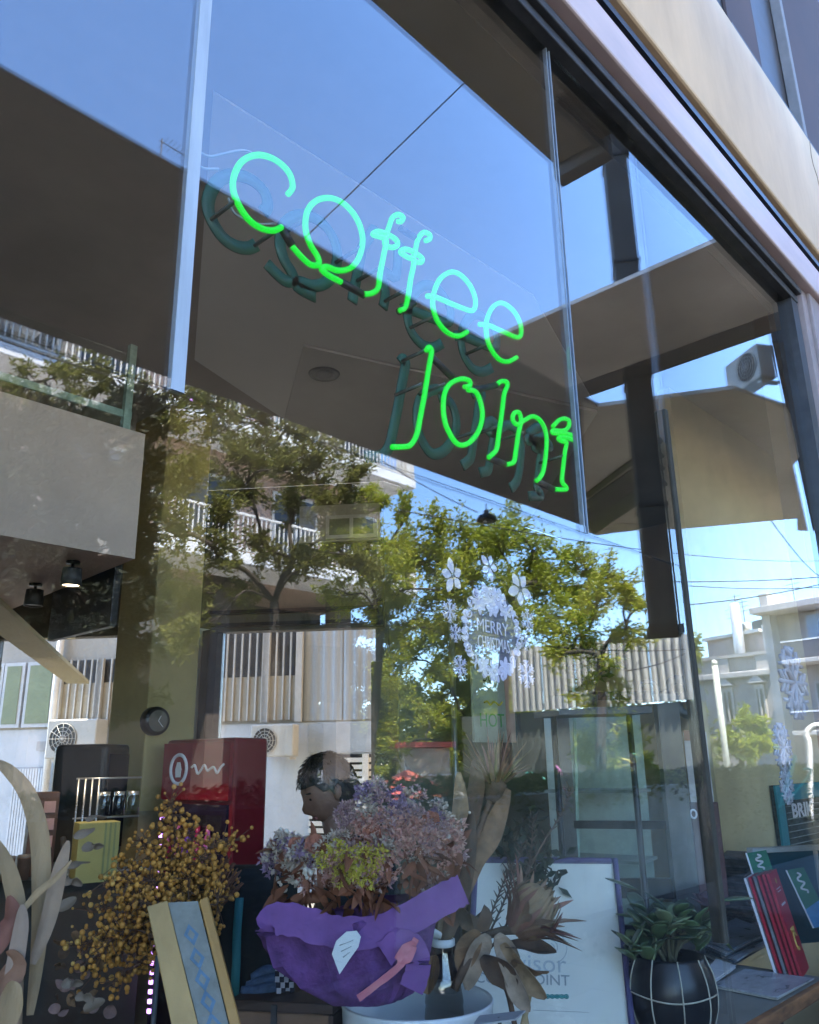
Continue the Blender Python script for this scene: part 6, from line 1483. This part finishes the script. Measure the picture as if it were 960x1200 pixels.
for pxs, wv_, mi in (([(572, 1095), (558, 1120), (547, 1160)], 24, 3), ([(582, 1095), (596, 1125), (604, 1165)], 24, 3), ([(590, 1105), (612, 1140), (640, 1170)], 24, 1), ([(595, 1130), (606, 1160), (620, 1186)], 20, 3), ([(592, 1110), (620, 1112), (652, 1116)], 26, 2), ([(600, 1125), (622, 1136), (643, 1138)], 24, 0), ([(565, 1120), (590, 1140), (600, 1160)], 30, 2), ([(575, 1085), (556, 1075), (540, 1085)], 30, 2), ([(560, 1090), (548, 1110), (540, 1140)], 26, 0), ([(500, 1165), (505, 1140), (512, 1120)], 22, 0)):
    dleaf(pxs, LP_+0.0, wv_, dryb[mi], pr, dl=0.02)
for pxs in ([(590, 1150), (597, 1170), (604, 1205)], [(622, 1158), (618, 1180), (612, 1205)], [(600, 1160), (612, 1176), (618, 1205)]):
    MB().tube(spline([at_l(x, y, LP_+0.05) for x, y in pxs], 4), 0.006, 7).build('stalk', random.choice([mat('straw', (0.36, 0.26, 0.13), 0.7), dryb[2]]), pr)
# small grey price card
pcx = [at_l(554, 1201, 1.72), at_l(604, 1194, 1.72), at_l(616, 1184, 1.78), at_l(562, 1190, 1.78)]
pcd = thing('price_card', 'small grey card in front of the white bucket', 'card', pcx[0])
MB().prism(pcx, (0, 0, -0.003)).build('card', mat('card_grey', (0.36, 0.36, 0.36), 0.6), pcd)
MB().tube([(pcx[0]+pcx[2])/2, Vector((((pcx[0]+pcx[2])/2).x, ((pcx[0]+pcx[2])/2).y, ZL))], 0.004, 6).build('stick', darkmetal, pcd)

# ---- purple bouquet
LQ = 1.80
bq = thing('purple_bouquet', 'dried flower bouquet wrapped in purple paper with pink ribbon', 'bouquet', at_l(430, 1175, LQ))
purp = mat('purple_felt', (0.13, 0.05, 0.175), 0.8, 0.3, 22, bump=0.8)
# wrap: collar swept round, flared rim
wc = at_l(430, 1165, LQ); 
def wrapring(cx, cy, rx_, ry_, n=48, wob=0.0, ph=0.0, tilt=0.0):
    c = at_l(cx, cy, LQ); k = LQ/961; out = []
    for i in range(n):
        t = 2*math.pi*i/n; rr = 1+wob*math.sin(5*t+ph)+wob*0.6*math.sin(3*t+1.3*ph)+wob*0.75*(abs(((11*t/6.2832+0.2*ph) % 1)*2-1)*2-1)
        out.append(c+rt0*rx_*k*rr*math.cos(t)+Vector((fw.x, fw.y, 0)).normalized()*ry_*k*rr*math.sin(t)+Vector((0, 0, tilt*k*math.cos(t))))
    return out
rings = [wrapring(425, 1172, 40, 26, wob=0.04), wrapring(424, 1162, 52, 34, wob=0.06, ph=0.5), wrapring(418, 1145, 68, 42, wob=0.07, ph=1.0), wrapring(408, 1118, 80, 48, wob=0.06, ph=1.4, tilt=4), wrapring(405, 1092, 86, 52, wob=0.06, ph=1.9, tilt=10), wrapring(410, 1074, 95, 56, wob=0.05, ph=2.2, tilt=16), wrapring(411, 1068, 90, 52, wob=0.05, ph=2.2, tilt=17)]
rings = [[p+rvec(0.0045 if j else 0.001) for p in r_] for j, r_ in enumerate(rings)]
mb = MB(); n = 48; mb.add([p for r_ in rings for p in r_], [(j*n+i, j*n+(i+1) % n, (j+1)*n+(i+1) % n, (j+1)*n+i) for j in range(len(rings)-1) for i in range(n)], True)
o = mb.build('wrap', purp, bq); o.modifiers.new('t', 'SOLIDIFY').thickness = 0.0012; o.modifiers.new('e', 'EDGE_SPLIT').split_angle = R(24)
def ribbon(pxs, l, wpx_, m, name, dl=0.0, side=(0, 0, 1)):
    pts = spline([at_l(x, y, l+dl*i/max(1, len(pxs)-1)) for i, (x, y) in enumerate(pxs)], 6)
    o = MB().blade5(pts, [wpx_*l/961*random.uniform(0.92, 1.06) for _ in pts], side, 0.06, 0.10).build(name, m, bq, fix=False); o.modifiers.new('t', 'SOLIDIFY').thickness = 0.0012; o.modifiers.new('e', 'EDGE_SPLIT').split_angle = R(50); return o
# folded outer band of felt running round the front
ribbon([(313, 1092), (318, 1078), (345, 1078), (385, 1090), (430, 1093), (475, 1078), (515, 1056), (543, 1042)], LQ-0.118, 32, mat('purple_felt_light', (0.17, 0.07, 0.22), 0.8, 0.12, 14, bump=0.25), 'felt_band', dl=0.02)
ribbon([(450, 1118), (470, 1104), (486, 1112), (490, 1135), (482, 1160)], LQ-0.112, 26, MATS['purple_felt_light'], 'felt_fold')
pkr = mat('pink_ribbon', (0.46, 0.13, 0.16), 0.4, 0.12, 12)
ribbon([(420, 1170), (440, 1155), (470, 1130), (488, 1100)], LQ-0.128, 7, pkr, 'ribbon')
ribbon([(466, 1125), (474, 1112), (484, 1108), (478, 1124), (466, 1125)], LQ-0.132, 8, pkr, 'ribbon')
tagp = [(398, 1142), (389, 1118), (394, 1103), (406, 1092), (418, 1091), (423, 1098), (420, 1110), (410, 1124), (402, 1136)]
tpz = [at_l(x, y, LQ-0.145) for x, y in tagp]
MB().prism(tpz, (fw.x*0.002, fw.y*0.002, 0)).build('paper_tag', mat('tag_white', (0.55, 0.56, 0.54), 0.6, 0.05), bq)
for k in range(3): MB().tube([at_l(398+k*2, 1108+k*7, LQ-0.1475), at_l(414-k*2, 1102+k*7, LQ-0.1475)], 0.0008, 4).build('tag_writing', mat('faint_ink', (0.33, 0.36, 0.36), 0.8), bq)
# flower dome
def dome_pt(px, py, l=LQ):
    """point on the bouquet dome towards the viewer"""
    u = (px-428)/116.0; v = (py-1010)/88.0; bulge = max(0.0, 1-u*u-v*v)
    return at_l(px, py, l+0.06-0.17*math.sqrt(bulge))
rust = leafmat('rust_leaves', [(0.10, 0.035, 0.02), (0.20, 0.07, 0.035), (0.27, 0.10, 0.05), (0.15, 0.06, 0.04), (0.33, 0.13, 0.07)], 0.7, 0.2)
for i in range(330):
    px = random.uniform(322, 545); py = random.uniform(985, 1086)
    if (px-428)**2/118**2+(py-1005)**2/85**2 > 1.0: continue
    if random.random() > 0.35+0.65*((py-985)/97.0) + (0.3 if px > 480 else 0): continue
    p = dome_pt(px, py); d_ = (rdir()+Vector((0, 0, -0.1))-Vector((fw.x, fw.y, 0))*0.35).normalized()
    l_ = random.uniform(0.035, 0.065); pts = spline([p, p+d_*l_*0.5+rvec(0.006), p+d_*l_+Vector((0, 0, -0.008))], 3)
    MB().blade(pts, [l_*0.34*math.sin(math.pi*(0.06+0.92*q/(len(pts)-1))) for q in range(len(pts))], rdir(), random.uniform(0.1, 0.8)).build('leaf', rust, bq, fix=False)
lil = [leafmat('statice_lilac', [(0.40, 0.23, 0.24), (0.48, 0.31, 0.29), (0.54, 0.38, 0.33), (0.34, 0.20, 0.25)], 0.8, 0.3),
       leafmat('statice_pink', [(0.52, 0.25, 0.20), (0.58, 0.32, 0.25), (0.60, 0.39, 0.30), (0.42, 0.19, 0.16)], 0.8, 0.3),
       leafmat('statice_cream', [(0.50, 0.40, 0.31), (0.56, 0.47, 0.38), (0.44, 0.33, 0.25)], 0.8, 0.3),
       leafmat('statice_blue', [(0.29, 0.19, 0.29), (0.37, 0.26, 0.34), (0.24, 0.15, 0.23)], 0.8, 0.3)]
yelf = leafmat('yellow_florets', [(0.50, 0.41, 0.06), (0.64, 0.53, 0.10), (0.70, 0.60, 0.14), (0.42, 0.34, 0.05)], 0.8, 0.3)
def floret(p, r_, m, n=26, parent=bq, name='flower_head', pet=0.4):
    mb = MB()
    for i in range(n):
        d_ = rdir(); d_ = (d_-Vector((fw.x, fw.y, 0))*0.4+Vector((0, 0, 0.25))).normalized()
        c = p+d_*r_*random.uniform(0.5, 1.0)
        for q in range(4): mb.leaf(c, (d_*0.8+rdir()).normalized(), rdir(), r_*pet*random.uniform(0.7, 1.2), r_*pet*0.5, 0.3)
    return mb.build(name, m, parent, fix=False)
for i in range(230):
    px = random.uniform(316, 547); py = random.uniform(918, 1040)
    e = (px-428)**2/114**2+(py-1000)**2/80**2
    if e > 1.0 or (px < 410 and py < 988-max(0, px-372)*1.2): continue
    if py > 1012 and random.random() < 0.72: continue
    w_ = random.random()
    if px < 375: m_ = lil[2] if w_ < 0.4 else (lil[1] if w_ < 0.7 else lil[3])
    elif py < 960: m_ = lil[0] if w_ < 0.4 else (lil[2] if w_ < 0.7 else lil[3])
    else: m_ = lil[1] if w_ < 0.5 else (lil[0] if w_ < 0.8 else lil[2])
    floret(dome_pt(px, py), random.uniform(0.013, 0.027), m_, 30, pet=0.46)
for (px, py) in ((385, 1000), (395, 993), (405, 1000), (415, 1003), (378, 1008), (402, 1012), (420, 1015), (428, 1000), (435, 1005), (425, 1025), (440, 1018), (412, 1022), (432, 1030), (445, 1000), (398, 1028)):
    floret(dome_pt(px, py)-Vector((fw.x, fw.y, 0))*0.012, 0.017, yelf, 30, name='yellow_flower', pet=0.5)
wb = mat('white_bud', (0.60, 0.53, 0.44), 0.7); 
for i in range(70):
    px = random.gauss(345, 16); py = random.gauss(1012, 20)
    if i > 50: px, py = random.gauss(530, 8), random.gauss(975, 14)
    MB().ball(dome_pt(px, py)-Vector((fw.x, fw.y, 0))*0.01, random.uniform(0.003, 0.006), 7, 5).build('bud', wb, bq)
rosem = leafmat('rose_salmon', [(0.34, 0.13, 0.09), (0.42, 0.17, 0.11), (0.30, 0.10, 0.07)], 0.7, 0.2)
for (px, py, r_) in ((372, 990, 0.03), (436, 978, 0.026), (505, 960, 0.024), (350, 990, 0.024), (520, 1000, 0.02)):
    c = dome_pt(px, py)-Vector((fw.x, fw.y, 0))*0.01
    for q in range(14):
        a = q*2.4; rr = r_*(0.2+0.8*q/14); nd = (-Vector((fw.x, fw.y, 0))+Vector((0, 0, 0.5))).normalized(); s1_ = nd.orthogonal().normalized(); s2v = nd.cross(s1_)
        o_ = c+(s1_*math.cos(a)+s2v*math.sin(a))*rr*0.6; t_ = (s2v*math.cos(a)-s1_*math.sin(a))
        pts = [o_-t_*rr*0.5-nd*0.002, o_+nd*0.004, o_+t_*rr*0.5-nd*0.002]
        MB().blade(pts, [r_*0.35, r_*0.6, r_*0.35], nd+(s1_*math.cos(a)+s2v*math.sin(a))*0.5, 0.3).build('rose_petal', rosem, bq, fix=False)

# ---- mimosa berries (left)
LM = 1.95
mi = thing('dried_berry_bunch', 'big bunch of dried yellow-brown berries on thin twigs', 'dried plant', at_l(200, 1180, LM))
tw = MB(); root = at_l(215, 1120, LM+0.05); bme = MB().ball((0, 0, 0), 1.0, 8, 5).mesh('berry')
bm1 = mat('berry_ochre', (0.50, 0.225, 0.04), 0.6, 0.3, 30); bm2 = mat('berry_gold', (0.60, 0.33, 0.075), 0.6, 0.3, 30)
bmeA = bme.copy(); bmeA.materials.append(bm1); bmeB = bme.copy(); bmeB.materials.append(bm2)
sprays = [(95, 1110), (105, 1070), (112, 1140), (120, 1035), (130, 1085), (140, 1010), (150, 1060), (165, 985), (175, 1030), (185, 1075), (190, 960), (200, 1005), (215, 1050), (225, 970), (235, 1020), (250, 990), (255, 1060), (265, 1030), (135, 1150), (160, 1120), (210, 1090), (240, 1085), (120, 1110), (275, 985), (200, 940), (178, 1000), (150, 1030), (105, 1125), (228, 1045), (245, 1015)]
nb = 0; extra = MB()
for (px, py) in sprays:
    e = at_l(px, py, LM+random.uniform(-0.12, 0.14)); P = spline([root+rvec(0.02), root.lerp(e, 0.55)+Vector((0, 0, 0.05))+rvec(0.03), e], 6)
    tw.tube(P, [0.003*(1-0.7*i/(len(P)-1)) for i in range(len(P))], 5)
    for q in range(80):
        s_ = P[random.randrange(4, len(P))]; b_ = s_+rdir()*random.uniform(0.008, 0.048)
        tw.tube([s_, b_], [0.0012, 0.0007], 3, caps=False)
        rr = random.choice((random.uniform(0.0028, 0.0045), random.uniform(0.0042, 0.0064)))
        if nb < 300:
            o = link('berry', random.choice((bmeA, bmeB)), mi); o.location = b_; o.scale = (rr, rr, rr); nb += 1
        else: extra.ball(b_, rr, 7, 5)
tw.build('twigs', mat('twig_rust', (0.13, 0.065, 0.04), 0.8, 0.2, 20), mi)
tag(extra.build('berries', bm1, mi), kind='stuff')
# rust net cone and pale eucalyptus leaves beside it
nc = MB(); 
for i in range(34):
    a = random.uniform(-0.9, 0.9); p0_ = at_l(238, 1075, LM+0.05); p1_ = at_l(272+22*a*0.5, 1040-28*math.cos(a)+18*a, LM+0.05)+rvec(0.01); nc.tube([p0_+rvec(0.012), p1_], [0.003, 0.0015], 4)
tag(nc.build('dried_fronds', mat('frond_rust', (0.17, 0.07, 0.04), 0.8, 0.2, 20), mi), kind='stuff')
for (px, py, a) in ((112, 955, 0.2), (98, 975, -0.3), (108, 990, 0.1), (85, 1030, 0.6), (92, 1010, 0.0), (78, 1060, -0.6), (100, 1165, 0.9), (110, 1178, -0.4), (84, 1150, 0.2)):
    dleaf([(px-12, py+6), (px, py), (px+14*math.cos(a), py+14*math.sin(a))], LM-0.03, 11, mat('leaf_silver', (0.21, 0.15, 0.105), 0.7, 0.15, 16), mi, 'pale_leaf')
for i in range(26):
    px, py = random.uniform(60, 130), random.uniform(1100, 1190); d_ = rdir()
    dleaf([(px, py), (px+8*d_.x, py+8*d_.y), (px+18*d_.x, py+16*d_.y)], LM+0.05, 12, random.choice([mat('petal_dusk', (0.22, 0.13, 0.11), 0.8, 0.2, 16), dryb[2], dryb[0]]), mi, 'dried_petal')
# ---- long dried leaves at the left edge
dl2 = thing('long_dried_leaves', 'long curling beige dried leaves at the left edge', 'dried plant', at_l(20, 1210, 1.5))
beigel = mat('leaf_beige', (0.37, 0.235, 0.12), 0.7, 0.15, 26, bump=0.7, stretch=(1, 1, 0.12)); tanl = mat('leaf_tan_pink', (0.34, 0.22, 0.14), 0.7, 0.2, 9, bump=0.3)
dleaf([(35, 1190), (44, 1120), (48, 1050), (46, 980), (32, 930), (8, 900), (-12, 888)], 1.5, 19, beigel, dl2, dl=0.1)
dleaf([(20, 1140), (22, 1080), (10, 1020), (-8, 980)], 1.46, 17, mat('leaf_khaki', (0.30, 0.19, 0.095), 0.7, 0.15, 9, bump=0.3), dl2, dl=0.05)
dleaf([(38, 1130), (56, 1080), (70, 1020), (80, 985)], 1.48, 16, tanl, dl2, dl=0.05)
dleaf([(10, 1090), (40, 1050), (66, 1028), (84, 1008)], 1.47, 7, beigel, dl2)
dleaf([(8, 1210), (14, 1150), (24, 1090), (26, 1060)], 1.44, 16, mat('leaf_greypink', (0.34, 0.225, 0.16), 0.7, 0.15, 9, bump=0.3), dl2)
dleaf([(-10, 1180), (4, 1150), (16, 1130), (8, 1115)], 1.44, 28, mat('leaf_rust2', (0.27, 0.13, 0.075), 0.7, 0.2, 9), dl2)
dleaf([(-6, 1120), (6, 1090), (14, 1075), (10, 1050)], 1.46, 20, mat('leaf_wine', (0.20, 0.075, 0.05), 0.7, 0.2, 9), dl2)
dleaf([(0, 1230), (6, 1190), (12, 1165), (16, 1150)], 1.42, 26, beigel, dl2)
MB().tube([at_l(20, 1230, 1.5), at_l(24, 1120, 1.5)], 0.006, 7).build('stalk', tanl, dl2)
vs_ = at_l(16, 1230, 1.47)
MB().lathe([(0.001, ZL+0.001), (0.05, ZL+0.001), (0.06, ZL+0.06), (0.035, ZL+0.15), (0.04, ZL+0.17), (0.03, ZL+0.165)], (vs_.x, vs_.y, 0), 24).build('vase', mat('vase_clay', (0.22, 0.13, 0.09), 0.7), dl2)
# ---- wooden slat frame with patterned cloth
LW = 1.62
wf_ = thing('leaning_wooden_frame', 'pale wooden frame with blue diamond cloth leaning in front of the berries', 'frame', at_l(230, 1215, LW))
pine = mat('pale_pine', (0.50, 0.31, 0.12), 0.6, 0.15, 10, stretch=(1, 1, 0.15)); cloth = mat('pale_cloth', (0.24, 0.235, 0.20), 0.85, 0.15, 30, bump=0.2)
def quad(pxs, ls, th, name, m, parent):
    P = [at_l(x, y, l) for (x, y), l in zip(pxs, ls)]; n_ = (P[1]-P[0]).cross(P[3]-P[0]).normalized()
    if n_.dot(CAM-P[0]) < 0: n_ = -n_
    return MB().prism(P, -n_*th).build(name, m, parent), P, n_
LT, LBt = LW+0.10, LW-0.02
bevel(quad([(172, 1062), (196, 1055), (238, 1225), (206, 1225)], [LT, LT, LBt, LBt], 0.02, 'batten', pine, wf_)[0], 0.002)
_, CP, cn_ = quad([(197, 1058), (232, 1056), (274, 1225), (239, 1225)], [LT+0.004, LT+0.004, LBt+0.004, LBt+0.004], 0.006, 'cloth', cloth, wf_)
bevel(quad([(233, 1055), (243, 1050), (288, 1225), (275, 1225)], [LT, LT, LBt, LBt], 0.02, 'batten', mat('amber_pine', (0.42, 0.22, 0.06), 0.5, 0.15, 10, stretch=(1, 1, 0.15)), wf_)[0], 0.002)
blu = mat('cloth_blue', (0.12, 0.20, 0.28), 0.85, 0.2, 30)
for k, v in enumerate((0.25, 0.42, 0.57, 0.72, 0.87)):
    c = CP[0].lerp(CP[3], v).lerp(CP[1].lerp(CP[2], v), 0.5); ex = (CP[1]-CP[0]).normalized()*0.013; ey = (CP[3]-CP[0]).normalized()*0.020
    MB().prism([c+ex+cn_*0.0005, c+ey+cn_*0.0005, c-ex+cn_*0.0005, c-ey+cn_*0.0005], cn_*0.0008).build('diamond', blu, wf_)
    MB().prism([c+ex*0.5+cn_*0.0016, c+ey*0.5+cn_*0.0016, c-ex*0.5+cn_*0.0016, c-ey*0.5+cn_*0.0016], cn_*0.0005).build('diamond', MATS['pale_cloth'], wf_)
# ---- wooden chest, patterned scarf, denim, thin metal stand
wx = thing('wooden_chest', 'brown wooden chest with dark lid edge and metal clasp', 'chest', at_l(335, 1215, 1.95))
A0, A1 = at_l(270, 1180, 1.98), at_l(392, 1166, 1.90)
wxd = (A1-A0); wxd.z = 0; wl = wxd.length; wxd.normalize(); wxn = Vector((wxd.y, -wxd.x, 0))
if wxn.dot(CAM-A0) < 0: wxn = -wxn
frX = (Vector((A0.x, A0.y, 0)), wxd, wxn); ztp = (A0.z+A1.z)/2
woodb = mat('chest_wood', (0.17, 0.09, 0.05), 0.55, 0.2, 8, stretch=(0.2, 1, 1)); woodd = mat('chest_dark_wood', (0.05, 0.026, 0.018), 0.5, 0.2, 8)
bevel(MB().frame_box(frX, 0.012, wl-0.012, -0.18, 0, ZL+0.002, ztp-0.022).build('box', woodb, wx), 0.003)
bevel(MB().frame_box(frX, 0, wl, -0.19, 0.008, ztp-0.02, ztp).build('lid', woodd, wx), 0.003)
bevel(MB().frame_box(frX, wl-0.011, wl, -0.18, 0.006, ZL+0.002, ztp-0.021).build('corner_post', woodd, wx), 0.002)
MB().frame_box(frX, wl*0.42, wl*0.42+0.012, 0.009, 0.014, ztp-0.05, ztp-0.005).build('clasp', darkmetal, wx)
sf = thing('checked_scarf', 'black and white checked cloth beside the purple wrap', 'cloth', at_l(337, 1160, 2.0))
chk = [mat('scarf_white', (0.52, 0.50, 0.54), 0.85, 0.1, 30), mat('scarf_black', (0.03, 0.03, 0.045), 0.85, 0.2, 30)]
for i in range(4):
    for j in range(11):
        x0, y0 = 327+i*5.2+math.sin(j*0.7)*2-(j*0.4), 1092+j*6.6
        l0 = 2.0+0.012*math.sin(i*1.5+j*0.5)
        P = [at_l(x0, y0, l0), at_l(x0+5.2, y0, l0+0.004*math.cos(i)), at_l(x0+5.0, y0+6.6, l0), at_l(x0-0.2, y0+6.6, l0)]
        MB().prism(P, (fw.x*0.003, fw.y*0.003, 0)).build('check', chk[(i+j) % 2], sf)
dn = thing('folded_jeans', 'folded blue denim lying on the wooden chest', 'denim', at_l(300, 1160, 2.06))
for k, (yy, w_) in enumerate(((1160, 52), (1152, 48), (1143, 40))):
    P = [at_l(282+k*6+u*w_, yy+3*math.sin(u*5+k), 2.02+0.02*k) for u in [q/8 for q in range(9)]]
    MB().tube(P, [0.016*math.sin(math.pi*(0.15+0.7*q/8)) for q in range(9)], 10).build('fold', mat('denim_blue', (0.055, 0.085, 0.14), 0.85, 0.35, 40, bump=0.3), dn)
msd = thing('thin_metal_stand', 'thin grey metal rod stand left of the wooden frame', 'stand', at_l(184, 1215, 1.85))
q_ = at_l(185, 1120, 1.85)
MB().tube([(q_.x, q_.y, ZL), (q_.x, q_.y, q_.z)], 0.005, 8).build('rod', greymetal, msd)
MB().tube([(q_.x, q_.y, ZL+0.001), (q_.x, q_.y, ZL+0.012)], 0.05, 20).build('foot', greymetal, msd)
